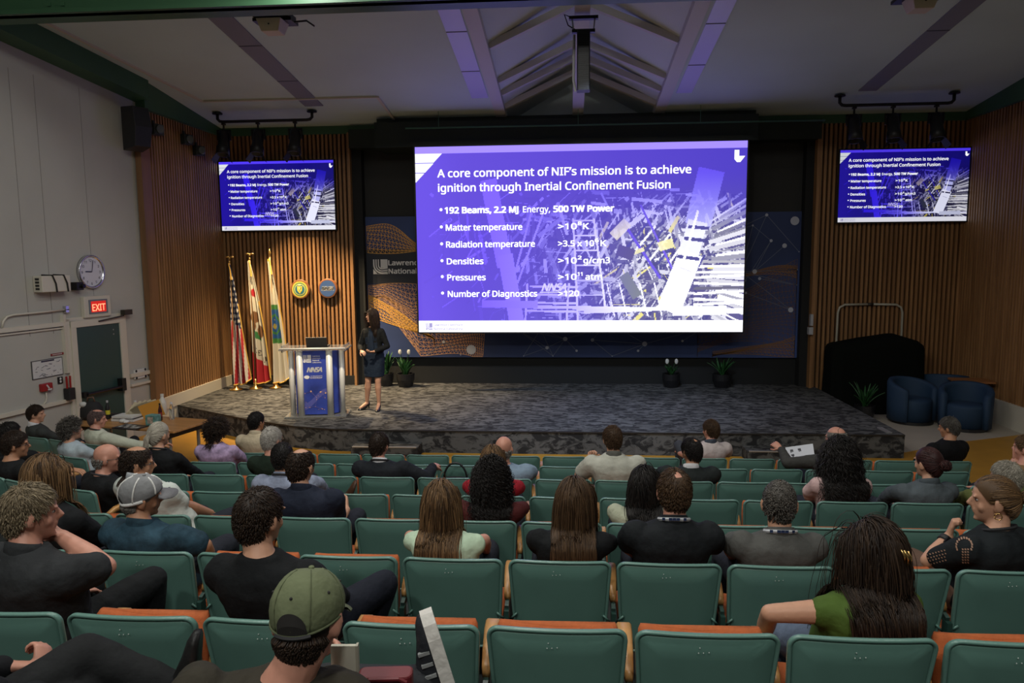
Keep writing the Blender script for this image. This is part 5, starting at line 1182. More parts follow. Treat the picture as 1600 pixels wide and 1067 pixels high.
def add_cap(person, M, mname, col, kind):
    mm = cloth(mname, col, .8); n = 36; rings = []
    def cp(th, z, ex=0.0):
        th = np.asarray(th, float); z = np.broadcast_to(np.asarray(z, float), th.shape); off = np.interp(z, [.018, .040, .066, .088, .103, .114, .1195], [.012, .014, .014, .012, .011, .010, .009])
        zz = z-.008+.042*np.cos(th)*np.clip((.115-z)/.09, 0, 1); return [M @ Vector(p) for p in head_pts(th, zz, off+ex)]
    tg = np.array([2*PI*i/n for i in range(n)])
    for z in (.018, .030, .048, .066, .082, .096, .106, .114, .1195): rings.append(cp(tg, z))
    g = MB(); g.loft(rings); cap = g.build('cap', mm, person, smooth=True)
    b = MB(); top, bot = [], []
    for i in range(17):
        t = -1+2*i/16; y = .100+.085*math.sqrt(max(0, 1-t*t)); top.append((.078*t, y, .030-.022*t*t-.10*max(0, y-.10)))
    vs = [];
    for (x, y, z) in top: vs += [(x, y, z), (x, y, z-.004)]
    for (x, y, z) in top: vs += [(x*1.0, .070+.010*(1-abs(x)/.078), z+.012), (x, .070+.010*(1-abs(x)/.078), z+.006)]
    b.v = [tuple(M @ Vector(v)) for v in vs]; o = 34
    for i in range(16):
        b.f += [(2*i, 2*i+2, o+2*i+2, o+2*i), (2*i+1, o+2*i+1, o+2*i+3, 2*i+3), (2*i, 2*i+1, 2*i+3, 2*i+2)]
    b.build('brim', mm if kind != 'trucker' else cloth('cap_grey_front', (.17, .17, .18)), cap, smooth=True)
    MB().ell(M @ Vector((0, .004, .1235)), (.008, .008, .005), 10, 6).build('cap_button', mm, cap, smooth=True)
    seam = cloth('cap_white_seam', (.62, .62, .60)) if kind == 'trucker' else cloth(mname+'_seam', tuple(c*.72 for c in col))
    g = MB()
    for k in range(6):
        zs = np.linspace(.026, .1185, 12); sm = MB().tube(cp(np.full(12, math.radians(60*k+(0 if kind == 'trucker' else 30))), zs, .0006), .0046 if kind == 'trucker' else .0015, 6); sm.build('seam', seam, cap, smooth=True)
    MB().tube(cp(np.linspace(math.radians(95), math.radians(265), 30), .020, .0), .010 if kind == 'trucker' else .0035, 6).build('rear_band', seam, cap, smooth=True)
    # half-moon gap and strap at the back
    tt = np.linspace(-1, 1, 17); th = math.pi+tt*math.radians(27); lo, hi = cp(th, .019, .002), cp(th, .019+.040*np.sqrt(np.clip(1-tt**2, 0, 1)), .002); md = cp(th, .019+.020*np.sqrt(np.clip(1-tt**2, 0, 1)), .0022)
    q = MB(); q.v = [tuple(p) for p in lo+md+hi]; q.f = [(r*17+i, r*17+i+1, r*17+18+i, r*17+17+i) for r in (0, 1) for i in range(16)]; q.build('rear_opening', mat('cap_opening_dark', (.015, .013, .012), .8), cap)
    MB().tube(cp(math.pi+np.linspace(-1, 1, 12)*math.radians(31), .016, .003), .006, 6).build('rear_strap', mat('cap_strap_dark', (.02, .02, .022), .7) if kind != 'trucker' else seam, cap)
    if kind != 'trucker':
        for a in (60, 120, 180, 240, 300):
            MB().ell(cp([math.radians(a)], .080, .0)[0], (.0040, .0040, .0040), 8, 6).build('eyelet', mat('cap_opening_dark', (), .8), cap)
    return cap
def add_glasses(person, M, m=None, rimless=False):
    m = m or mat('dark_glasses_frame', (.015, .013, .012), .3); g = MB()
    for s in (-1, 1):
        g.tube([M @ Vector((s*(.034+.022*math.cos(q)), .100-.004*abs(math.cos(q)), .002+.017*math.sin(q))) for q in (2*PI*k/16 for k in range(17))], .0016, 5)
        g.tube([M @ Vector(p) for p in ((s*.057, .096, .006), (s*.078, .060, .006), (s*.084, -.005, .002), (s*.083, -.028, -.014))], .0022, 5)
    g.tube([M @ Vector((-.012, .103, .006)), M @ Vector((.012, .103, .006))], .0016, 5)
    f = g.build('glasses', m, person, smooth=True)
    for s in (-1, 1):
        l = MB(); l.ell(M @ Vector((s*.034, .098, .002)), (.021, .0012, .016), 14, 6, M.to_3x3()); l.build('lens', mat('clear_lens', (.9, .92, .95), .03, trans=1), f, smooth=True)
    return f
def neck_ring(N, R3, rx, ry, r, z, tilt=.25):
    return [N+R3 @ Vector((rx*math.sin(q), ry*math.cos(q)-.004, z-tilt*ry*math.cos(q))) for q in (2*PI*k/28 for k in range(29))]
TOR_T = np.array([0, .15, .35, .55, .72, .84, .91, .96, 1.0])
TOR_W = np.array([.165, .172, .158, .166, .184, .180, .140, .085, .062]); TOR_D = np.array([.125, .130, .118, .122, .124, .108, .088, .070, .060])
def superring(c, w, d, rot, n=28, e=2.5):
    P = []
    for i in range(n):
        q = 2*PI*i/n; x = abs(math.cos(q))**(2/e)*math.copysign(1, math.cos(q))*w; y = abs(math.sin(q))**(2/e)*math.copysign(1, math.sin(q))*d
        P.append((c[0]+x*math.cos(rot)-y*math.sin(rot), c[1]+x*math.sin(rot)+y*math.cos(rot), c[2]))
    return P
def shoe(mb, ankle, d, size=1.0, up=None):
    """simple shoe: sole and upper, heel under the ankle, d = toe direction (world-up aware)"""
    a = Vector(ankle); d = Vector(d).normalized(); up = up or (Vector((0, 0, 1)) if abs(d.z) < .8 else Vector((0, -1, 0))); s = d.cross(up).normalized(); u = s.cross(d).normalized(); R = []
    for t, w, h in ((-.075, .022, .05), (-.065, .034, .075), (-.02, .038, .085), (.05, .042, .065), (.11, .047, .045), (.16, .040, .034), (.185, .020, .022)):
        c = a+d*t*size-u*.085*size; ring = []
        for x, z in ((-1, 0), (-1, .35), (-.85, .75), (-.4, 1), (.4, 1), (.85, .75), (1, .35), (1, 0)): ring.append(c+s*x*w*size+u*z*h*size)
        R.append(ring)
    return mb.loft(R)
def seated(label, row, n, hp, shirt, skin='light', hair=('short', 'brown'), yaw=0, pitch=0, roll=0, tyaw=0, sex='m', bulk=1.0, s=.95, sleeve='short', armL='lap', armR='lap', collar=None, lanyard=None, cap=None, glasses=False,
           pants=(.016, .018, .026), legs='normal', hy=.28, hlen=None, near=False, earring=False, sx=None, bx=None, seedh=None, strap=False, v_open=False, group='seated audience', shoes=(.012, .012, .012), yoff=0, neckz=0, sneaker=False, shirtbump=None):
    if isinstance(n, str):
        x0, y0 = LEFT[row][int(n[1:])]; rz = LEFT_A
    else: x0, y0, rz = GX0+(n+.5)*.5, ROW_D[row], 0
    fz = ROW_F[row]; seed = abs(hash_s(label)) % 9999
    r = empty('person', (x0, y0+yoff, fz), rz, label, 'person', group)
    toL = lambda q: Vector(q) if abs(q[0]) < 5 else Matrix.Rotation(-rz, 3, 'Z') @ (at(q[0], q[1], y0+q[2])-Vector((x0, y0+yoff, fz)))
    P = at(hp[0], hp[1], y0+hy*math.cos(rz)); L = Matrix.Rotation(-rz, 3, 'Z') @ (P-Vector((x0, y0+yoff, fz)))
    hx, hy_, hz = L
    hz = max(.98, min(1.42, hz))
    Rh = Euler((math.radians(pitch), math.radians(roll), math.radians(yaw)), 'XYZ').to_matrix() if False else (Euler((0, 0, math.radians(yaw))).to_matrix() @ Euler((math.radians(pitch), math.radians(roll), 0)).to_matrix())
    hc = Vector((hx, hy_, hz-.117*s)); M = Matrix.Translation(hc) @ (Rh*s).to_4x4()
    fem = sex == 'f'; kw = (.89 if fem else 1.0)*bulk*s
    bx = max(-.07, min(.07, hx*.4)) if bx is None else bx
    z0, zN = .465, hz-(.245+neckz)*s; back = .12
    nb = Vector((hx*.88, hy_-.050, zN))
    c0 = Vector((bx, .33, z0))
    def tc(t): q = c0.lerp(nb, t); return Vector((q.x, q.y-.020*math.sin(PI*t), z0+(zN-z0)*t))
    kt = np.where(TOR_T < .5, (.89 if fem else 1.0)*s*min(1.0, bulk**.4)*1.02, kw)
    tw = [superring(tc(t), w*k_, d*bulk**.6*s, math.radians(tyaw)*t) for t, w, d, k_ in zip(TOR_T, TOR_W, TOR_D, kt)]
    zz = np.array([z0+(zN-z0)*t for t in TOR_T]); cxs = np.array([tc(t).x for t in TOR_T]); cys = np.array([tc(t).y for t in TOR_T])
    def torso(z):
        w = np.interp(z, zz, TOR_W*kw*1.18, right=0); d = np.interp(z, zz, TOR_D*bulk*s, right=0); return np.where(z > zN, 0, w), d, np.interp(z, zz, cxs), np.interp(z, zz, cys)
    body = MB(); body.loft(tw)
    neck0 = nb+Vector((0, -.005, -.03)); neck1 = hc+Rh @ Vector((0, -.020, -.070))*s; nr = (.050 if fem else .058)*s
    body.blobtube([neck0, neck0.lerp(neck1, .5), neck1], [nr*1.18, nr, nr], 14)
    add_head(body, M)
    vox = .0065 if near else .0095
    shirtm = MB(); infl = .012
    tws = [superring(tc(t), (w*k_+infl), d*bulk**.6*s+infl, math.radians(tyaw)*t) for t, w, d, k_ in zip(TOR_T[:-1], TOR_W, TOR_D, kt)]
    top = superring(tc(1.0)+Vector((0, 0, .004)), .062*kw+.013, .060*s*bulk+.013, 0); shirtm.loft(tws+[top])
    sm = cloth(*shirt); hands = {}
    st = tc(.83); rt = math.radians(tyaw)*.83
    for sd, pose in ((-1, armL), (1, armR)):
        sh = Vector((st.x+sd*.172*kw*math.cos(rt), st.y+sd*.172*kw*math.sin(rt), st.z-.012))
        hand = None
        if pose == 'lap': el = sh+Vector((sd*.045, .09, -.22*s)); el.z = max(el.z, .745); wr = Vector((sd*.10, .52, .60)); hand = ((-sd*.5, .8, -.25), (-sd*.2, -.1, -1), .5)
        elif pose == 'arm': el = sh+Vector((sd*.09, .04, -.22*s)); el.z = max(el.z, .745); wr = Vector((sd*.25, .46, .71)); hand = ((0, 1, -.1), (0, 0, -1), .35)
        elif pose == 'cross': el = sh+Vector((sd*.05, .10, -.23*s)); el.z = max(el.z, .74); wr = Vector((-sd*.10, .40, el.z+.06)); hand = ((-sd, .2, 0), (0, -1, 0), .6)
        else:
            el = toL(pose['e']); wr = toL(pose['w']); hand = pose.get('h', ((0, 1, 0), (0, 0, -1), .4))
        k = bulk*s*(.84 if fem else 1)
        body.blobtube([sh, sh.lerp(el, .5), el], [.058*k, .048*k, .040*k], 12); body.blobtube([el, el.lerp(wr, .35), wr], [.040*k, .042*k, .027*k], 12)
        d = (wr-el).normalized() if hand[0] is None else Vector(hand[0])
        add_hand(body if near else hands.setdefault(sd, MB()), wr+d.normalized()*.012, d, hand[1], hand[2], (.88 if fem else .98)*s, -sd if not isinstance(pose, dict) else pose.get('t', -sd))
        if sleeve == 'long':
            shirtm.blobtube([sh, sh.lerp(el, .5), el], [.070*k+.007, .060*k+.005, .052*k+.004], 14); shirtm.blobtube([el, el.lerp(wr, .35), el.lerp(wr, .94)], [.052*k+.004, .052*k+.002, .038*k+.002], 14)
        elif sleeve == 'short':
            shirtm.blobtube([sh, sh.lerp(el, .45), sh.lerp(el, .72)], [.070*k+.007, .062*k+.006, .058*k+.006], 14)
        else:
            shirtm.blobtube([sh+Vector((-sd*.02, 0, .0)), sh.lerp(el, .10)], [.076*k, .070*k], 14)
    # legs
    kz = .47
    LG = {}; UP = {}
    for sd in (-1, 1):
        hip = Vector((bx+sd*.085, .36, .542)); kn = Vector((bx+sd*.13, .72, kz+.055)); an = Vector((bx+sd*.13, .70, .10)); toe = Vector((sd*.15, 1, 0))
        if legs == 'crossR' and sd == 1: kn = Vector((bx-.02, .66, .66)); an = Vector((bx-.28, .72, .40)); toe = Vector((-.6, .6, -.3))
        if legs == 'crossL' and sd == -1: kn = Vector((bx+.02, .66, .66)); an = Vector((bx+.28, .72, .40)); toe = Vector((.6, .6, -.3))
        if legs == 'kneeR' and sd == 1: kn = Vector((bx+.24, .62, .80)); an = Vector((bx-.02, .72, .50)); toe = Vector((-.5, .8, -.2))
        if legs == 'kneeL' and sd == -1: kn = Vector((bx-.24, .62, .80)); an = Vector((bx+.02, .72, .50)); toe = Vector((.5, .8, -.2))
        up_ = None
        if isinstance(legs, dict) and sd in legs:
            q = legs[sd]; kn = toL(q[0]) if q[0] else kn; an = toL(q[1]) if q[1] else an; toe = Vector(q[2]); up_ = Vector(q[3]) if len(q) > 3 else None
        LG[sd] = (hip, kn, an, toe); UP[sd] = up_
        body.blobtube([hip, hip.lerp(kn, .5), kn], [.070*s, .060*s, .048*s], 10); body.blobtube([kn, kn.lerp(an, .3), an], [.046*s, .048*s, .030*s], 10); body.blobtube([an-(UP[sd] or Vector((0, 0, 1)))*.03, an+toe.normalized()*.11-(UP[sd] or Vector((0, 0, 1)))*.066], [.028*s, .015*s], 8)
    skin_over(body, 'body', SKIN[skin], r, vox)
    for g in hands.values(): g.build('hand', SKIN[skin], r, smooth=True)
    so = skin_over(shirtm, 'top', sm, r, .0095 if near else .012, 9, shirtbump or (.09, .015))
    pm = MB()
    pm.loft([superring((bx, .34, .462), .160*s+.010, .13, 0), superring((bx, .335, .52), .165*s+.010, .135, 0), superring((bx, .325, .58), .158*s+.010, .125, 0)])
    for sd in (-1, 1):
        hip, kn, an, toe = LG[sd]; pm.blobtube([hip, hip.lerp(kn, .5), kn], [.090*s, .080*s, .066*s], 14); pm.blobtube([kn, kn.lerp(an, .35), an.lerp(kn, -.06)], [.065*s, .062*s, .052*s], 14)
    skin_over(pm, 'trousers', cloth('trousers_%02x%02x%02x' % tuple(int(c*250) for c in pants), pants, .85), r, .012, 2, (.13, .012))
    for sd in (-1, 1):
        hip, kn, an, toe = LG[sd]
        g = shoe(MB(), an, toe, 1.0, UP[sd]); sh_o = g.build('shoe', cloth('shoe_%02x' % int(shoes[0]*255), shoes, .4), r, smooth=True)
        if sneaker:
            d = toe.normalized(); up = UP[sd] or (Vector((0, 0, 1)) if abs(d.z) < .8 else Vector((0, -1, 0))); sv = d.cross(up).normalized(); u = sv.cross(d).normalized(); R = []
            for t, w in ((-.082, .026), (-.05, .040), (.0, .044), (.06, .048), (.12, .052), (.165, .044), (.192, .022)):
                c = an+d*t-u*.086; R.append([c+sv*x*w+u*z for x, z in ((-1, -.026), (-1, .012), (1, .012), (1, -.026))])
            MB().loft(R).build('white_sole', cloth('sneaker_white_sole', (.60, .58, .54), .6), sh_o, smooth=False)
            MB().blobtube([an.lerp(kn, .22), an-u*.02], [.046, .050], 14).build('dark_sock', cloth('sock_dark', (.02, .021, .024)), r, smooth=True)
            for k_ in range(3):
                c = an+d*(.02+.035*k_); MB().bar(c+sv*.041-u*.070, c+sv*.036-u*.036, .012, .010).build('side_stripe', cloth('sneaker_grey_stripe', (.24, .25, .25), .6), sh_o)
    if not cap or True:
        hs = hair
        if hs: add_hair(r, M, hs[0], hs[1], seed if seedh is None else seedh, torso, hlen, bool(cap))
    add_eyes(r, M)
    R3 = Euler((0, 0, math.radians(tyaw)*.9)).to_matrix()
    if collar:
        ccol = collar if isinstance(collar, tuple) else None
        g = MB(); rings = []
        for zz_, rad, th in ((-.030, .078, 0), (.005, .072, 0), (.028, .066, 0), (.030, .061, 0), (.004, .060, 0)):
            rings.append([nb+R3 @ Vector((rad*s*math.sin(q), rad*.92*s*math.cos(q)-.006, zz_-.020*math.cos(q)-.004)) for q in (2*PI*k/26 for k in range(26))])
        g.loft(rings, False); g.build('collar', cloth(*ccol) if ccol else sm, so, smooth=True)
    if lanyard:
        c, nm = lanyard; g = MB(); pts = neck_ring(nb, R3, .080*s, .074*s, 0, .004, .34); rings = []
        for p in pts[:-1]: rings.append([p+Vector((0, 0, .009)), p+(p-nb).normalized()*.004, p+Vector((0, 0, -.009)), p-(p-nb).normalized()*.002])
        rings.append(rings[0]); g.loft(rings, False); ln = g.build('lanyard', cloth('lanyard_'+nm, c, .7), r, smooth=False)
        if nm == 'white_blue':
            g = MB()
            for kk in (11, 13, 14, 15, 17): 
                p, q = pts[kk], pts[kk+1]; o = (p-nb).normalized()*.0045; g.add([p+o+Vector((0, 0, .007)), q+o+Vector((0, 0, .007)), q+o-Vector((0, 0, .007)), p+o-Vector((0, 0, .007))], [(0, 1, 2, 3)])
            g.build('lanyard_mark', cloth('lanyard_dark_blue', (.02, .035, .09)), ln)
    if cap: add_cap(r, M, *cap)
    if glasses: add_glasses(r, M)
    if earring:
        for sd in (-1, 1): MB().tube([M @ Vector((sd*.084, -.008+.016*math.cos(q), -.060+.016*math.sin(q))) for q in (2*PI*k/14 for k in range(15))], .0026*s, 6).build('earring', mat('polished_gold', (.75, .52, .20), .2, .95), r, smooth=True)
    return r, M, nb, LG
def hash_s(t):
    h = 7
    for ch in t: h = (h*31+ord(ch)) % 1000003
    return h
# ================================================================== PEOPLE: the audience
WHO = {}
def P_(key, *a, **k): WHO[key] = k.get('short', None); k.pop('short', None); return seated(*a, **k)
BLK = ('black_knit', (.006, .007, .008), .85)
# ---- nearest full row (g)
P_(('g', -1), 'man with wavy grey-blond hair in charcoal polo resting his chin on his hand', 'g', -1, (44, 758), ('charcoal_polo', (.022, .024, .026), .8), 'pink', ('short', 'greyblond'), yaw=-48, pitch=-4, tyaw=-22, bulk=1.12, near=True, collar=True, hlen=1.1,
   armR=dict(e=(164, 886, .30), w=(96, 838, .36), h=((-.85, .0, .35), (-.3, -.6, .4), 1.2)), armL='lap', legs={1: ((238, 906, .70), None, (0, 1, 0))}, pants=(.008, .009, .010))
P_(('g', 1), 'man with short dark hair in a black crew top, nearest row left of centre', 'g', 1, (404, 764), BLK, 'light', ('short', 'darkbrown'), yaw=-22, pitch=-3, tyaw=-8, near=True, sleeve='long', armR='lap', armL='lap', bulk=1.03, hlen=.8, legs={1: ((600, 912, .70), None, (0, 1, 0))}, pants=(.010, .012, .020))
GREEN = P_(('g', 5), 'woman with long wavy dark hair and gold claw clip in a moss green blouse', 'g', 5, (1368, 814), ('moss_green_gauze', (.060, .105, .018), .8), 'light', ('wavylong', 'darkbrown'), yaw=38, pitch=-6, tyaw=14, sex='f', near=True, sleeve='cap', hlen=.50, glasses=True, earring=True,
   armL=dict(e=(1203, 958, .22), w=(1188, 1006, .48), h=((0, 1, 0), (0, 0, -1), .4)), armR='lap', pants=(.10, .13, .19), bulk=1.02, legs={-1: ((1212, 992, .70), None, (-.1, 1, 0))})
# ---- second row from the camera (f)
P_(('f', -2), 'woman with long highlighted brown hair in a black top at the left edge', 'f', -2, (68, 712), BLK, 'light', ('long', 'highlight'), yaw=-25, tyaw=-15, sex='f', near=True, sleeve='long', hlen=.34, bulk=1.1)
P_(('f', -1), 'man in a grey and white mesh cap and dark blue denim shirt', 'f', -1, (219, 743), ('blue_black_denim', (.018, .045, .066), .8, .45), 'tan', ('buzz', 'grey'), yaw=-50, pitch=-6, roll=8, tyaw=-12, near=True, cap=('cap_grey_mesh', (.20, .205, .21), 'trucker'), collar=True, bulk=1.12, armR=dict(e=(318, 852, .26), w=(330, 884, .50), h=((0, 1, 0), (0, 0, -1), .4)), hy=.28)
P_(('f', 2), 'woman with long highlighted brown hair in a pale mint sleeveless top', 'f', 2, (688, 752), ('pale_mint', (.46, .60, .44), .75), 'pink', ('long', 'highlight'), yaw=8, tyaw=-6, sex='f', near=True, sleeve='cap', hlen=.40, bulk=1.02)
P_(('f', 3), 'woman with long straight brown hair in a black top, centre of the second row', 'f', 3, (897, 748), BLK, 'light', ('long', 'brown'), yaw=-10, tyaw=-4, sex='f', near=True, sleeve='long', hlen=.40, bulk=1.0)
P_(('f', 4), 'man with a small bald spot in a black polo with a white and blue lanyard', 'f', 4, (1054, 734), ('black_polo', (.008, .010, .012), .8), 'pink', ('spot', 'brown'), yaw=4, pitch=-3, near=True, collar=True, lanyard=((.5, .52, .55), 'white_blue'), bulk=1.06, seedh=12)
P_(('f', 5), 'man with cropped grey hair in a grey polo with a white lanyard', 'f', 5, (1219, 752), ('warm_grey_polo', (.075, .075, .070), .85), 'light', ('buzz', 'saltpepper'), yaw=-12, pitch=-3, near=True, collar=True, lanyard=((.55, .56, .58), 'white_blue'), bulk=1.0)
CROCHET = P_(('f', 7), 'woman with clipped-up brown hair and smart watch in a black crochet top', 'f', 7, (1556, 745), ('black_crochet', (.010, .013, .015), .85), 'light', ('bun', 'highlight'), yaw=66, pitch=-4, tyaw=30, sex='f', near=True, earring=True, lanyard=((.03, .03, .032), 'black'), bulk=1.1,
   armL=dict(e=(1450, 876, .30), w=(1482, 838, .36), h=((.25, .0, 1), (.7, -.3, .1), 1.5)), armR='lap', pants=(.11, .065, .045))
# ---- third row from the camera (e)
STRIPED = P_(('e', -2), 'balding man with glasses in a pale shirt with black shoulder stripes', 'e', -2, (213, 698), ('pale_mint_white', (.50, .54, .50), .75), 'tan', ('thin', 'darkbrown'), yaw=-58, pitch=-4, tyaw=-24, collar=('collar_light_grey', (.36, .38, .40), .8), glasses=True, bulk=1.12, near=True, neckz=-.05, bx=.06)
P_(('e', 0), 'man with short dark hair in a navy polo holding a white sheet', 'e', 0, (469, 702), ('dark_navy_polo', (.012, .016, .030), .85), 'light', ('thin', 'darkbrown'), yaw=-16, pitch=-6, collar=True, near=True, bulk=1.10, armR=dict(e=(526, 816, .36), w=(541, 797, .50), h=((-.2, .8, .5), (-1, 0, .2), .9)))
P_(('e', 2), 'woman with dark curly hair in a maroon top', 'e', 2, (768, 722), ('maroon_knit', (.065, .012, .012), .85), 'tan', ('curlylong', 'black'), sex='f', yaw=6, near=True, hlen=.20, bulk=1.04, sleeve='long', bx=.05)
P_(('e', 4), 'woman with long dark wavy hair in a cream top', 'e', 4, (1007, 730), ('cream_knit', (.36, .38, .28), .8), 'light', ('wavylong', 'black'), sex='f', yaw=-12, near=True, hlen=.36)
# ---- fourth row from the camera (d)
P_(('d', 'L0'), 'bald man with glasses in a black shirt with a lanyard, looking right', 'd', 'L0', (166, 694), ('black_cotton', (.008, .009, .010), .85), 'pink', ('bald', 'grey'), yaw=-44, pitch=-6, tyaw=-12, glasses=True, lanyard=((.05, .05, .055), 'dark'), bulk=1.05)
P_(('d', 'L2'), 'man with dark hair and glasses in a black shirt at the far left edge', 'd', 'L2', (22, 674), ('black_cotton', (.008, .009, .010), .85), 'tan', ('short', 'darkbrown'), yaw=-36, pitch=-4, tyaw=-10, glasses=True, bulk=1.1, armR=dict(e=(70, 748, .30), w=(108, 733, .42), h=((1, .3, -.1), (0, 0, -1), .4)))
P_(('d', -1), 'man with dark hair in a pale blue-grey checked shirt', 'd', -1, (440, 693), ('pale_blue_check', (.20, .23, .31), .8, .3), 'tan', ('short', 'black'), yaw=18, pitch=-10, collar=True, shoes=(.055, .026, .014), legs={-1: ((478, 792, .62), (532, 780, .64), (.35, .05, 1), (-1, -.25, 0))}, lanyard=((.03, .03, .04), 'black'), bulk=1.1, sleeve='long')
P_(('d', 2), 'woman with highlighted hair in a bright red top', 'd', 2, (769, 697), ('bright_red_knit', (.28, .012, .022), .8), 'light', ('long', 'highlight'), sex='f', hlen=.28, bulk=1.06)
P_(('d', 7), 'woman with very long black curly hair in a pale pink top', 'd', 7, (1314, 690), ('pale_pink_knit', (.52, .36, .35), .85), 'brown', ('curlylong', 'black'), sex='f', hlen=.36, sleeve='long', bulk=1.06, near=True)
P_(('d', 8), 'woman with dark red-brown hair in a low bun and a slate polo', 'd', 8, (1452, 700), ('slate_polo', (.070, .085, .095), .85), 'light', ('bun', 'auburn'), sex='f', yaw=24, tyaw=8, collar=('slate_collar', (.06, .075, .085), .8), near=True, bulk=1.12, sleeve='long')
P_(('d', 9), 'grey-haired man in an olive jacket leaning at the right edge', 'd', 9, (1574, 722), ('olive_jacket', (.10, .115, .035), .85), 'pink', ('short', 'silver'), yaw=40, pitch=-10, tyaw=20, sleeve='long', collar=True)
# ---- third row from the stage (c)
P_(('c', -4), 'woman with silver hair in a low ponytail and a black top', 'c', -4, (247, 660), BLK, 'light', ('ponytail', 'silver'), sex='f', yaw=-20, tyaw=-6, glasses=False, near=True, lanyard=((.02, .02, .025), 'black'), sleeve='long', hlen=.16, bulk=1.06)
P_(('c', -2), 'white-haired man in a dark green sweater', 'c', -2, (424, 668), ('dark_green_sweater', (.012, .022, .014), .9), 'pink', ('short', 'white'), yaw=-24, pitch=-4, glasses=True, sleeve='long', bulk=1.02)
P_(('c', 0), 'man with dark hair in a black suit writing on white paper', 'c', 0, (592, 677), ('black_suit', (.010, .012, .016), .8), 'pink', ('short', 'darkbrown'), yaw=-14, pitch=-10, collar=('white_shirt_collar', (.6, .6, .62), .7), lanyard=((.03, .03, .04), 'black'), sleeve='long', bulk=1.14, armR=dict(e=(.28, 0.30, .68), w=(.30, 0.54, .72), h=((.2, .9, -.1), (-.3, 0, -1), .7)))
P_(('c', 2), 'bald man in a light blue shirt leaning slightly left', 'c', 2, (787, 682), ('light_blue_shirt', (.19, .26, .34), .8), 'pink', ('bald', 'grey'), yaw=-10, sleeve='long', bulk=1.16)
P_(('c', 4), 'man with brown hair in a light beige shirt leaning forward', 'c', 4, (957, 666), ('light_beige_shirt', (.42, .42, .36), .8), 'light', ('short', 'brown'), yaw=14, pitch=-6, collar=('dark_grey_collar', (.10, .10, .09), .8), bulk=1.18, hy=.30, seedh=77, armL=dict(e=(905, 742, .34), w=(922, 724, .46), h=((.1, .3, .9), (.5, -.6, 0), 1.2)))
P_(('c', 5), 'man with a thinning crown in a dark suit jacket', 'c', 5, (1081, 685), ('charcoal_suit', (.014, .018, .018), .8), 'tan', ('spot', 'black'), yaw=28, pitch=-8, collar=('white_shirt_collar', (.6, .6, .62), .7), sleeve='long', bulk=1.12, seedh=31)
P_(('c', 10), 'ginger-bearded man at the far right edge holding his chin', 'c', 10, (1606, 680), ('tan_jumper', (.20, .12, .06), .85), 'pink', ('short', 'lightbrown'), yaw=40, tyaw=15, armL=dict(e=(1572, 745, .30), w=(1586, 718, .34), h=((.1, .2, 1), (.4, -.6, 0), 1.1)))
P_(('c', 'L1'), 'person with dark hair at the left edge, behind the man in black with glasses', 'c', 'L1', (14, 660), ('black_cotton', (.008, .009, .010), .85), 'tan', ('short', 'black'), yaw=-10, sleeve='long', legs={-1: ((-.12, .56, .53), (-.12, .55, .10), (0, 1, 0)), 1: ((.12, .56, .53), (.12, .55, .10), (0, 1, 0))})
# ---- second row from the stage (b)
P_(('b', 'L0'), 'grey curly-haired woman in a light blue shirt, left angled seats', 'b', 'L0', (110, 655), ('powder_blue', (.36, .43, .47), .8), 'light', ('curlyshort', 'saltpepper'), sex='f', yaw=-18, tyaw=-8, sleeve='short', bulk=1.08, hlen=.8)
P_(('b', -4), 'woman with short dark curly hair in a lilac speckled top', 'b', -4, (337, 656), ('lilac_speckled', (.36, .27, .42), .9, .45), 'light', ('curlyshort', 'darkbrown'), sex='f', yaw=-12, roll=4, sleeve='long', bulk=1.14, hlen=1.25)
P_(('b', 8), 'grey balding man in a dark grey jacket holding up a printed sheet', 'b', 8, (1307, 667), ('dark_grey_jacket', (.045, .045, .042), .85), 'pink', ('balding', 'grey'), yaw=40, pitch=-4, tyaw=24, sleeve='long', armL=dict(e=(-.30, 0.36, .74), w=(-.30, 0.58, .82), h=((-.5, .7, .4), (.5, .2, -.8), .8)))
# ---- front row (a)
P_(('a', 'L0'), 'man with grey-purple hair in a pale cream shirt beside the wooden table', 'a', 'L0', (151, 640), ('pale_cream_shirt', (.48, .50, .40), .8), 'pink', ('thin', 'purplebrown'), yaw=-48, pitch=-8, tyaw=-16, sleeve='long', lanyard=((.03, .03, .04), 'black'), bulk=1.08, legs='crossR', pants=(.010, .010, .012), armR=dict(e=(.32, 0.38, .70), w=(.40, 0.62, .66), h=((.5, .8, 0), (0, 0, -1), .5)))
P_(('a', 'L2'), 'young man with combed dark hair in a dark grey suit at far left', 'a', 'L2', (55, 633), ('dark_grey_suit', (.040, .044, .042), .8), 'light', ('short', 'darkbrown'), yaw=-52, pitch=-2, tyaw=-20, collar=('white_shirt_collar', (.6, .6, .62), .7), sleeve='long')
P_(('a', -4), 'man with short black hair in a cream shirt in the front row', 'a', -4, (400, 644), ('cream_shirt', (.50, .42, .29), .8), 'tan', ('short', 'black'), yaw=-26, collar=True, bulk=1.06)
P_(('a', 6), 'man with a trimmed dark crop in a pale pinkish polo shirt', 'a', 6, (1111, 656), ('pale_pink_white_polo', (.48, .42, .41), .8), 'pink', ('short', 'brown'), yaw=34, pitch=-2, tyaw=10, collar=('navy_collar_band', (.05, .06, .08), .8), bulk=1.10, legs={-1: ((1061, 696, .58), None, (.4, .8, -.2))}, pants=(.050, .055, .070), armL=dict(e=(1078, 714, .30), w=(1062, 708, .50), h=((.2, .8, .2), (0, .2, -1), .8)))
P_(('a', 11), 'man with grey hair in a black sweater at the right end of the front row', 'a', 11, (1484, 652), ('black_sweater', (.005, .005, .006), .9), 'tan', ('short', 'saltpepper'), yaw=48, pitch=-8, tyaw=20, sleeve='long', bulk=1.06, legs='crossL', pants=(.02, .025, .03))
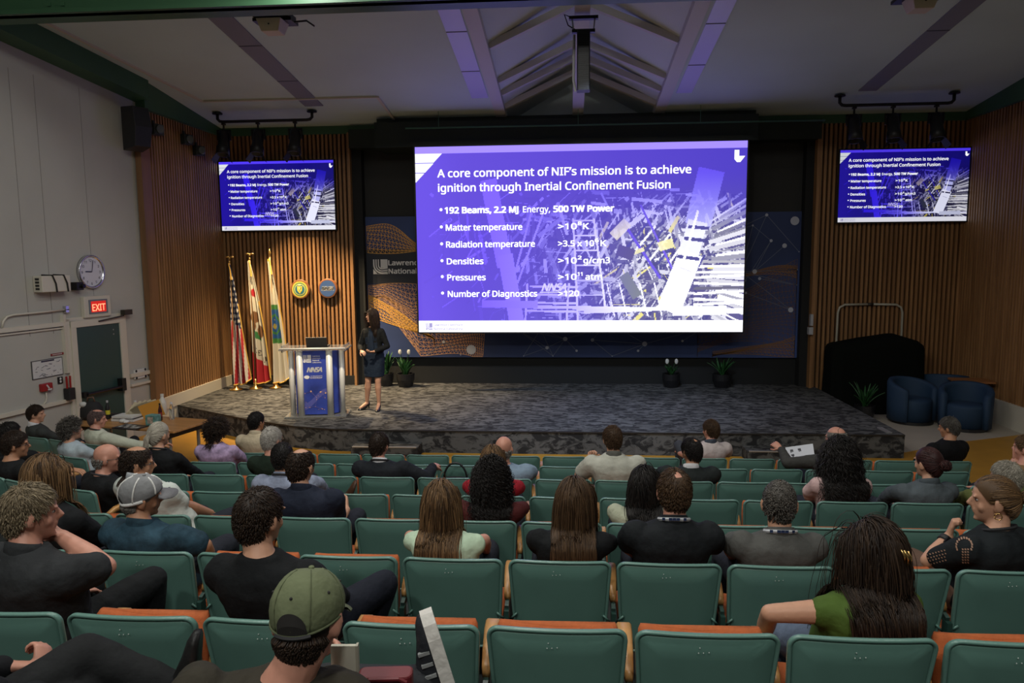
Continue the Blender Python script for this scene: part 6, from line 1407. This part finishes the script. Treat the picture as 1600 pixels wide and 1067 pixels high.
# ---- row nearest the camera, seats below the picture (h)
CAPMAN = P_(('h', 1), 'man in an olive green baseball cap at the bottom of the picture', 'h', 1, (478, 897), ('dark_brown_shirt', (.030, .026, .018), .85), 'pink', ('buzz', 'darkbrown'), yaw=-2, pitch=-20, roll=-2, s=1.0, near=True, cap=('cap_olive_green', (.125, .145, .078), 'base'), bulk=1.08,
   armR=dict(e=(505, 1075, .44), w=(534, 1052, .60), h=((-.3, .8, .3), (-.9, 0, -.2), .8)), armL='lap', sneaker=True, legs={-1: ((510, 1072, .58), (648, 1068, .58), (-.30, .05, 1), (-1, -.30, -.1))}, pants=(.030, .032, .036), shoes=(.02, .022, .026), hy=.28)

# gold claw clip in the wavy hair
_r, _M, _nb, _lg = GREEN; g = MB(); c = _M @ Vector((-.020, -.125, .010)); A = _M.to_3x3()
for k in range(4):
    p = c+A @ Vector((.012*k-.02, -.004*(k % 2), .01-.004*k)); MB().tube([p+A @ Vector((0, -.002, .022)), p+A @ Vector((.006, -.010, .0)), p+A @ Vector((.014, -.004, -.030-.006*k))], [.003, .0042, .002], 6).build('clip_prong', mat('polished_gold', (.75, .52, .20), .2, .95), _r, smooth=True)
def on_body(root, part, quads, name, m, off=.003):
    """small printed shapes laid on the surface of a garment, found by lines of sight"""
    o = next(c for c in root.children if c.name.split('.')[0] == part); bpy.context.view_layer.update(); W = root.matrix_world; Wi = W.inverted(); og = Wi @ Vector((0, 0, CAM_H))
    n = 0
    for q in quads:
        P = []
        for px, py in q:
            d = (Wi.to_3x3() @ Vector(ray(px, py))).normalized(); hit, loc, nr, ix = o.ray_cast(og, d)
            if not hit: P = None; break
            P.append(loc+nr*off)
        if P:
            n += 1; g = MB(); g.add(P, [tuple(range(len(P)))]); build_letters(g, name, m, o)
    return n
bx_ = lambda x0, y0, x1, y1, s=0: [(x0, y0), (x1, y0+s), (x1+1, y1+s), (x0+1, y1)]
NSTR = on_body(STRIPED[0], 'top', [bx_(262, 753, 265, 762), bx_(267, 752, 269.5, 762), bx_(271.5, 752, 274, 763), bx_(276, 752.5, 278, 762)], 'black_stripe', mat('ink_dark', (), .5))
hole = []
for k in range(13):
    a = -math.pi*.15+math.pi*1.3*k/12; hole.append(bx_(1505+12*math.cos(a), 851-12*math.sin(a)*1.0, 1507.5+12*math.cos(a), 854.5-12*math.sin(a)))
for k in range(6):
    for x in (1503, 1507, 1511): hole.append(bx_(x, 857+4*k, x+2.4, 859.4+4*k))
R_ = random.Random(6)
for i in range(7):
    for j in range(4): hole.append(bx_(1448+4.5*i+1.5*(j % 2), 866+5*j-1.2*i, 1450+4.5*i+1.5*(j % 2), 868+5*j-1.2*i))
on_body(CROCHET[0], 'top', hole, 'openwork_hole', mat('skin_through_crochet', (.30, .17, .11), .6))

# smart watch on the raised wrist of the woman in crochet
_r, _M, _nb, _lg = CROCHET; Y0 = ROW_D['f']; L0 = Vector((GX0+7.5*.5, Y0, ROW_F['f'])); e_ = at(1450, 876, Y0+.30)-L0; w_ = at(1482, 838, Y0+.36)-L0; d_ = (w_-e_).normalized(); c_ = w_-d_*.025
MB().tube([c_-d_*.014, c_+d_*.014], [.0335, .0315], 20).build('watch_strap', mat('black_rubber', (), .6), _r, smooth=True)
s_ = d_.cross(Vector((0, 1, 0))).normalized(); MB().bar(c_-d_*.020-Vector((0, .032, 0))+s_*.006, c_+d_*.020-Vector((0, .032, 0))+s_*.006, .036, .010, (0, -1, 0)).build('watch_case', mat('glass_black', (.01, .01, .012), .1), _r, bevel=.003)
# ================================================================== PEOPLE: the speaker on stage
def speaker():
    r = empty('person', (-3.30, 12.16, STG), math.radians(172), 'woman with long dark hair in a navy dress and black jacket standing on stage', 'person', None); s = 1.0
    hc = Vector((0, .02, 1.622)); Rh = Euler((0, 0, math.radians(-38))).to_matrix(); M = Matrix.Translation(hc) @ (Rh*.98).to_4x4()
    rings = [(.86, .165, .105, 0), (.94, .168, .110, 0), (1.04, .140, .095, .0), (1.12, .128, .090, .0), (1.24, .148, .100, .005), (1.33, .155, .095, .0), (1.385, .140, .078, -.005), (1.42, .085, .060, -.01), (1.445, .052, .050, -.01)]
    def RR(infl, lo, hi): return [superring((0, y, z), w+infl, d+infl, 0) for z, w, d, y in rings if lo <= z <= hi]
    body = MB(); body.loft(RR(0, 0, 2)); body.blobtube([(0, -.012, 1.42), (0, -.006, 1.48), hc+Rh @ Vector((0, -.018, -.07))], [.058, .048, .047], 14); add_head(body, M)
    top = MB(); jac = MB(); arms = {}
    for sd, el, wr, hd in ((1, (.235, .02, 1.10), (.135, .215, 1.045), ((-.75, .6, -.25), (-.4, -.2, -.9), .7)), (-1, (-.245, -.01, 1.10), (-.10, .225, 1.035), ((.45, .8, .05), (.3, .2, .9), .5))):
        sh = Vector((sd*.150, -.005, 1.352)); el = Vector(el); wr = Vector(wr)
        body.blobtube([sh, sh.lerp(el, .5), el], [.048, .040, .034], 12); body.blobtube([el, el.lerp(wr, .35), wr], [.034, .034, .022], 12)
        add_hand(body, wr+Vector(hd[0]).normalized()*.01, hd[0], hd[1], hd[2], .90, -sd)
        jac.blobtube([sh, sh.lerp(el, .5), el], [.058, .052, .047], 14); jac.blobtube([el, el.lerp(wr, .4), el.lerp(wr, .88)], [.047, .044, .034], 14)
    L = {1: ((.085, .0, .88), (.095, .05, .50), (.165, -.03, .125), (.55, .85, -.0)), -1: ((-.085, .0, .88), (-.085, .06, .50), (-.075, .02, .125), (-.15, 1, 0))}
    for sd, (hp, kn, an, toe) in L.items():
        hp, kn, an, toe = (Vector(q) for q in (hp, kn, an, toe))
        body.blobtube([hp, hp.lerp(kn, .5), kn.lerp(hp, .1), kn], [.082, .068, .055, .050], 14); body.blobtube([kn, kn.lerp(an, .28), kn.lerp(an, .65), an], [.047, .055, .040, .028], 14)
        d = (toe.normalized()*.135+Vector((0, 0, -.085))); body.blobtube([an+Vector((0, 0, -.02)), an+d*.5+Vector((0, 0, -.01)), an+d], [.030, .030, .022], 10)
    skin_over(body, 'body', SKIN['light'], r, .0065)
    dress = MB(); dress.loft([superring((0, .01, .585), .170, .135, 0), superring((0, .01, .72), .178, .130, 0), superring((0, .0, .88), .182, .122, 0), superring((0, 0, .95), .178, .120, 0), superring((0, 0, 1.05), .150, .106, 0), superring((0, 0, 1.12), .140, .102, 0), superring((0, .006, 1.25), .158, .112, 0), superring((0, .0, 1.34), .150, .100, 0), superring((0, -.008, 1.40), .10, .07, 0)])
    skin_over(dress, 'dress', cloth('navy_dress', (.010, .018, .034), .8), r, .010, 2, (.14, .012))
    jac.loft([superring((0, -.008, 1.00), .172, .112, 0), superring((0, -.006, 1.12), .152, .108, 0), superring((0, 0, 1.25), .168, .115, 0), superring((0, -.004, 1.34), .172, .108, 0), superring((0, -.01, 1.392), .152, .090, 0), superring((0, -.014, 1.425), .095, .068, 0)])
    j = skin_over(jac, 'jacket', cloth('black_jacket', (.007, .008, .009), .85), r, .009, 2, (.12, .012))
    # open front of the jacket shows the dress
    g = MB(); n = 14
    for i in range(n+1):
        t = i/n; z = 1.405-.40*t; w = .036+.030*t; y = .0
        for x in (-w, w): g.v.append((x, .119+.010*math.sin(PI*t*.9)-.038*max(0, .25-t)*4, z))
    g.f = [(2*i, 2*i+1, 2*i+3, 2*i+2) for i in range(n)]; p = g.build('dress_front', cloth('navy_dress', ()), r, smooth=True); m = p.modifiers.new('t', 'SOLIDIFY'); m.thickness = .012
    for sd, (hp, kn, an, toe) in L.items():
        an = Vector(an); t = Vector(toe).normalized(); g = MB(); up = Vector((0, 0, 1)); sdv = t.cross(up).normalized(); R = []
        for a, w, z0_, h in ((-.045, .022, .075, .05), (-.02, .030, .062, .045), (.05, .034, .018, .045), (.10, .040, .0, .040), (.15, .034, .0, .032), (.185, .012, .002, .016)):
            c = Vector((an.x, an.y, 0))+t*a; R.append([c+sdv*x*w+up*(z0_+z*h) for x, z in ((-1, 0), (-1, .5), (-.6, 1), (.6, 1), (1, .5), (1, 0))])
        g.loft(R); c = Vector((an.x, an.y, 0))-t*.035; g.tube([c+Vector((0, 0, .08)), c+Vector((0, 0, 0.0))], [.016, .006], 8)
        g.build('high_heel', mat('black_patent', (.008, .008, .009), .25), r, smooth=True)
    zz = np.array([q[0] for q in rings]); ww = np.array([q[1] for q in rings]); dd = np.array([q[2] for q in rings])
    def torso(z): return np.interp(z, zz, ww, right=0), np.interp(z, zz, dd, right=0), 0*z, 0*z
    add_hair(r, M, 'long', 'darkbrown', 17, torso, .34); add_eyes(r, M)
    for sd in (-1, 1): MB().tube([M @ Vector((sd*.020, .092, .024)), M @ Vector((sd*.036, .094, .029)), M @ Vector((sd*.052, .084, .024))], .003, 6).build('eyebrow', hair_mat('darkbrown', (), ()), r)
    MB().ell(M @ Vector((0, .0985, -.057)), (.018, .004, .008), 10, 6, M.to_3x3()).build('lips', M_LIP, r, smooth=True)
    w = MB(); w.tube([Vector((.135, .215, 1.045))+Vector((.018*math.cos(q), .026*math.sin(q)*.3, .026*math.sin(q))) for q in (2*PI*k/14 for k in range(15))], .005, 6); w.build('wrist_watch', mat('polished_gold', (.75, .52, .20), .2, .95), r)
speaker()
# ================================================================== put the seats in place
def occupied(row, n): return (row, n) in WHO
_short = {('g', -1): 'the man with grey-blond hair', ('g', 1): 'the man in the black crew top', ('g', 5): 'the woman in moss green', ('f', -2): 'the long-haired woman at the left edge', ('f', -1): 'the man in the mesh cap', ('f', 2): 'the woman in mint', ('f', 3): 'the brown-haired woman in black', ('f', 4): 'the man in the black polo', ('f', 5): 'the man in the grey polo', ('f', 7): 'the woman in black crochet',
  ('e', -2): 'the balding man with striped shoulder', ('e', 0): 'the man in the navy polo', ('e', 2): 'the woman in maroon', ('e', 4): 'the woman in the cream top', ('d', 'L0'): 'the bald man with glasses', ('d', 'L2'): 'the man with glasses at the left edge', ('d', -1): 'the man in pale blue check', ('d', 2): 'the woman in bright red', ('d', 7): 'the woman in pale pink', ('d', 8): 'the woman in the slate polo', ('d', 9): 'the man in the olive jacket',
  ('c', -4): 'the woman with the silver ponytail', ('c', -2): 'the man in the dark green sweater', ('c', 0): 'the man in the black suit', ('c', 2): 'the bald man in light blue', ('c', 4): 'the man in light beige', ('c', 5): 'the man in the dark suit jacket', ('c', 10): 'the ginger-bearded man', ('c', 'L1'): 'the dark-haired person at the left edge', ('b', 'L0'): 'the woman in light blue', ('b', -4): 'the woman in lilac', ('b', 8): 'the man with the printed sheet',
  ('a', 'L0'): 'the man in the pale cream shirt', ('a', 'L2'): 'the young man in the grey suit', ('a', -4): 'the man in the cream shirt', ('a', 6): 'the man in the pinkish polo', ('a', 11): 'the man in the black sweater'}
ORD = {1: 'first', 2: 'second', 3: 'third', 4: 'fourth', 5: 'fifth', 6: 'sixth'}
for row in 'gfedcba':
    n0, n1 = ROW_N[row]
    for n in range(n0, n1+1):
        up = not occupied(row, n)
        o = seat((GX0+(n+.5)*.5, ROW_D[row], ROW_F[row]), 0, up, n == n0, row in 'gf')
        if not up: lb = 'green auditorium seat under %s' % _short[(row, n)]
        else:
            best = min(((abs(n-m), m) for (rw, m) in WHO if rw == row and not isinstance(m, str)))
            d, m = best; side = 'right' if n > m else 'left'
            lb = 'empty green seat, %s to the %s of %s' % (ORD.get(d, '%dth' % d), side, _short[(row, m)])
        tag(o, lb, 'seat', 'green auditorium seats')
for row, spots in LEFT.items():
    for i, (x, y) in enumerate(spots):
        k = (row, 'L%d' % i); up = k not in WHO
        o = seat((x, y, ROW_F[row]), LEFT_A, up, i == len(spots)-1)
        if not up: lb = 'angled green seat on the left under %s' % _short[k]
        else:
            m = min(((abs(int(q[1:])-i), int(q[1:])) for (rw, q) in WHO if rw == row and isinstance(q, str)))[1]
            lb = 'empty angled green seat on the left, %s of %s' % ('right' if i < m else 'left', _short[(row, 'L%d' % m)])
        tag(o, lb, 'seat', 'green auditorium seats')
# ================================================================== TABLE AND LOOSE THINGS
M_TWOOD = mat('honey_table_wood', (.40, .20, .070), .38, noise=(4, .2, (.3, 3, 1)))
ta = math.radians(-13)
T0 = Vector((-5.06, 8.87, 0)); Tx = Vector((-math.cos(ta), -math.sin(ta), 0)); Ty = Vector((-math.sin(ta), math.cos(ta), 0)); TL, TW = 1.85, .72
tr = empty('folding_table', T0+Tx*TL, ta, 'wooden topped folding table with papers and bottles beside the exit door', 'table')
MB().rbox(0, TL, 0, TW, .712, .74, .015).build('table_top', M_TWOOD, tr, bevel=.004)
for x in (.16, TL-.16):
    for y in (.10, TW-.10):
        g = MB(); g.tube([(x, y, 0), (x, y, .62)], .022, 10); g.build('leg', mat('grey_leg_metal', (.30, .30, .30), .4, .6), tr)
    g = MB(); g.box(x-.03, x+.03, .05, TW-.05, .62, .712); g.build('leg_bracket', mat('black_plastic', (), .45), tr)
def on_table(px, py): q = atz(px, py, .74); return q
def bottle(px, py, label, h, rad, m, capm, name='water_bottle', band=None, grp=None):
    q = on_table(px, py); r = empty(name, (q.x, q.y, .742), 0, label, 'bottle', grp)
    MB().lathe([(rad*.92, 0), (rad, .01), (rad, h*.55), (rad*.95, h*.62), (rad*.42, h*.84), (rad*.40, h*.9)], n=18).build('bottle_body', m, r, smooth=True)
    MB().lathe([(rad*.46, h*.89), (rad*.46, h)], n=14).build('bottle_cap', capm, r)
    if band: MB().lathe([(rad*1.015, h*.25), (rad*1.015, h*.48)], n=18).build('bottle_label', band, r)
    return r
M_PET = mat('clear_bottle_plastic', (.75, .82, .85), .08, trans=.9); M_CAPW = mat('bottle_cap_white', (.6, .62, .65), .4)
bottle(213, 652, 'clear water bottle in the middle of the wooden table, behind the loose papers', .24, .034, M_PET, M_CAPW, grp='clear water bottles')
bottle(269, 655, 'clear water bottle standing alone at the right end of the wooden table', .24, .034, M_PET, M_CAPW, grp='clear water bottles')
bottle(255, 648, 'large white flask on the wooden table', .30, .052, mat('white_enamel', (.62, .60, .54), .35), mat('white_enamel', (), .35), 'flask')
bottle(251, 657, 'slim dark bottle with a red label next to the white flask', .24, .026, mat('dark_bottle', (.05, .012, .012), .2), mat('black_plastic', (), .45), 'sauce_bottle', mat('notice_red', (.22, .02, .02), .5))
q = on_table(231, 654)
r = empty('paper_folder', (q.x, q.y, .742), math.radians(12), 'fanned cream expanding folder with a yellow-orange back on the table', 'folder')
for k in range(6):
    g = MB(); a = math.radians(28+9*k); g.bar((-.10+.035*k, 0, .005), (-.10+.035*k-.17*math.cos(a), 0, .005+.24*math.sin(a)), .32, .006, (0, 1, 0)); g.v = [(v[0], v[1], max(v[2], .001)) for v in g.v]
    g.build('folder_leaf', mat('cream_paper', (.58, .50, .34), .7), r)
g = MB(); g.bar((.09, 0, .004), (.02, 0, .22), .30, .008, (0, 1, 0)); g.v = [(v[0], v[1], max(v[2], .001)) for v in g.v]; g.build('folder_back', mat('orange_card', (.55, .25, .03), .6), r)
q = on_table(240, 664); r = empty('tissue_box', (q.x, q.y, .742), math.radians(-10), 'small teal box with a printed picture at the front of the table', 'box')
MB().box(-.075, .075, -.06, .06, 0, .14).build('box_body', mat('teal_box_print', (.12, .28, .25), .5, noise=(14, .5)), r, bevel=.004); MB().box(-.04, .045, -.062, -.058, .03, .12).build('box_picture', mat('box_picture_print', (.38, .30, .24), .5, noise=(20, .6)), r)
q = on_table(204, 668); r = empty('magazine', (q.x, q.y, .742), math.radians(-13), 'dark magazine with white pictures lying on the front of the table', 'magazine')
MB().box(-.19, .19, -.12, .12, 0, .014).build('cover', mat('dark_cover', (.02, .02, .022), .35), r); g = MB(); rr = random.Random(8)
for k in range(6): g = MB(); x, y = -.16+.055*k, rr.uniform(-.08, .03); g.box(x, x+.045, y, y+.06, .0125, .0155); g.build('cover_picture', mat('cover_print_white', (.40, .40, .38), .5), r)
q = on_table(207, 660); r = empty('paper_stack', (q.x-.16, q.y+.16, .742), math.radians(-6), 'stack of white papers with a dark binder in the middle of the table', 'papers')
MB().box(-.17, .17, -.12, .12, 0, .03).build('lower_sheets', mat('poster_paper', (), .6), r); MB().box(-.15, .17, -.11, .12, .03, .042).build('dark_binder', mat('dark_cover', (), .35), r); MB().box(-.16, .15, -.12, .10, .042, .07).build('upper_sheets', mat('poster_paper', (), .6), r)
q = on_table(192, 661); g = MB(); g.ell((q.x, q.y, .77), (.055, .04, .028), 10, 7); g.ell((q.x+.06, q.y-.02, .765), (.04, .045, .022), 10, 7)
tag(g.build('crumpled_tissue', mat('poster_paper', (), .6), smooth=True), 'crumpled white tissue left of the papers on the table', 'tissue')
q = atz(180, 652, .74); r = empty('pouch', (q.x, q.y, .742), 0, 'flat black pouch at the back left of the table', 'pouch')
MB().rbox(-.12, .12, -.06, .06, 0, .05, .03).build('pouch_body', mat('black_fabric', (.01, .01, .011), .8), r, bevel=.01)
# bag at the left end of the table
q = atz(118, 664, .60); bx_, by_ = T0.x+Tx.x*1.66, T0.y+Tx.y*1.66
r = empty('backpack', (bx_+Ty.x*.30, by_+Ty.y*.30, .742), math.radians(10), 'black backpack with a handle on the left end of the table', 'bag')
g = MB(); g.loft([superring((0, 0, z), w, d, 0) for z, w, d in ((0, .13, .09), (.05, .15, .10), (.16, .14, .10), (.23, .10, .07), (.25, .04, .03))]); g.build('bag_body', mat('black_fabric', (), .8), r, smooth=True)
MB().tube([(-.05, 0, .24), (-.04, 0, .30), (.03, 0, .31), (.05, 0, .24)], .012, 8).build('handle', mat('brown_strap', (.10, .05, .03), .6), r, smooth=True); MB().ell((-.08, -.06, .22), (.05, .04, .04), 10, 7).build('scarf', mat('white_cloth', (.5, .5, .48), .8), r, smooth=True)
b = bottle(133, 664, 'black sports bottle with yellow bands beside the backpack', .26, .030, mat('black_plastic', (), .45), mat('pale_grey_plastic', (), .5), 'sports_bottle', mat('yellow_band', (.55, .48, .03), .5))
b.location = (bx_+Ty.x*.30+.22, by_+Ty.y*.30+.02, .742)
# ---- things held in hands
def sheet(name, pts, m, label, cat, marks=None, t=.002):
    P = [Vector(p) for p in pts]; n = (P[1]-P[0]).cross(P[3]-P[0]).normalized()
    c = sum(P, Vector())/4; r = empty(name, c, 0, label, cat); g = MB(); a = [p-c for p in P]; g.loft([a, [p+n*t for p in a]]); g.build('sheet', m, r)
    if marks:
        g = MB(); u = (a[1]-a[0]); v = (a[3]-a[0])
        for x, y, w, h in marks:
            q = [a[0]+u*(x+dx)+v*(y+dy) for dx, dy in ((0, 0), (w, 0), (w, h), (0, h))]; sg = 1 if n.y > 0 else -1
            g.add([p-n*.0012*1 for p in q], [(0, 1, 2, 3)]); g.add([p+n*(t+.0012) for p in q], [(0, 1, 2, 3)])
        build_letters(g, 'print', mat('ink_grey', (.10, .10, .12), .6), r)
    return r
Yp = ROW_D['b']+.60
rr = random.Random(2)
mk = [(x+.02*i, y+.05*j, .03, .10*rr.random()+.03) for x in (.14, .42) for y in (.16, .42, .66) for i in range(5) for j in range(2)]
sheet('printed_sheet', [at(1227, 699, Yp), at(1270, 693, Yp), at(1274, 719, Yp-.1), at(1234, 727, Yp-.1)], mat('bright_paper', (.62, .64, .70), .6), 'white printed sheet held up by the grey balding man near the front', 'paper', mk)
def person_at(key):
    row, n = key
    if isinstance(n, str): x, y = LEFT[row][int(n[1:])]; return Matrix.Translation((x, y, ROW_F[row])) @ Matrix.Rotation(LEFT_A, 4, 'Z')
    return Matrix.Translation((GX0+(n+.5)*.5, ROW_D[row], ROW_F[row]))
Yn = ROW_D['e']+.56
sheet('note_sheet', [at(517, 776, Yn), at(535, 769, Yn), at(539, 795, Yn-.05), at(526, 799, Yn-.05)], mat('bright_paper', (), .6), 'white note sheet held by the man in the navy polo', 'paper')
Yn = ROW_D['c']+.58
sheet('note_sheet', [at(641, 733, Yn), at(661, 732, Yn), at(660, 741, Yn-.16), at(644, 746, Yn-.16)], mat('bright_paper', (), .6), 'white sheet under the writing hand of the man in the black suit', 'paper')
# note book and red folder of the man in the green cap
Yn = ROW_D['h']+.50
r = empty('notebook', at(549, 1038, Yn), math.radians(4), 'open cream notebook held by the man in the green cap', 'notebook')
g = MB(); g.box(-.055, .016, -.012, .0, -.11, .062); g.build('pages', mat('cream_page', (.56, .54, .44), .7), r); MB().box(.0165, .023, -.016, .004, -.115, .064).build('cover', mat('cream_cover', (.40, .38, .30), .6), r)
r = empty('red_folder', at(603, 1062, Yn-.06), math.radians(6), 'dark red folder on the lap of the man in the green cap', 'folder')
g = MB(); g.rbox(-.075, .075, -.03, .03, -.10, .025, .02); g.build('folder_body', mat('dark_red_folder', (.13, .012, .016), .5), r, bevel=.006); MB().tube([(-.05, -.032, .0), (-.04, -.034, .022), (.04, -.034, .022), (.06, -.032, .01)], .006, 6).build('handle', mat('dark_red_folder', (), .5), r)
# smart watch of the woman in crochet
# person at the lower left corner, face outside the picture
seated('person in dark clothes with a ring and a white cuff, knee raised, bottom left corner', 'h', 0, (-150, 905), ('black_jacket_cloth', (.008, .009, .011), .85), 'pink', ('short', 'darkbrown'), near=True, sleeve='long', hy=.25,
    armR=dict(e=(40, 1110, .40), w=(66, 1058, .56), h=((-.3, .5, .5), (-.4, -.4, -.6), .9)), armL=dict(e=(-.26, .34, .66), w=(8, 1042, .54), h=((.8, .3, -.1), (.2, -.3, -1), .8)),
    legs={-1: ((135, 1022, .62), (262, 1072, .66), (.12, .05, 1), (-1, -.2, 0))}, pants=(.012, .013, .014))

r = empty('handbag', (GX0+1.5*.5-.03, ROW_D['b']-.135, ROW_F['b']+.40), 0, 'black handbag hanging by its strap behind a second-row seat, left of the bald man', 'bag')
g = MB(); g.loft([superring((0, 0, z), w, .035, 0) for z, w in ((0, .13), (.03, .15), (.20, .14), (.28, .12), (.30, .09))]); g.build('bag_body', mat('black_leather', (.010, .010, .011), .45), r, smooth=True)
MB().tube([(.11*math.cos(q), 0, .28+.16*math.sin(q)) for q in (PI*k/14 for k in range(15))], .010, 8).build('strap', mat('black_leather', (), .45), r, smooth=True)
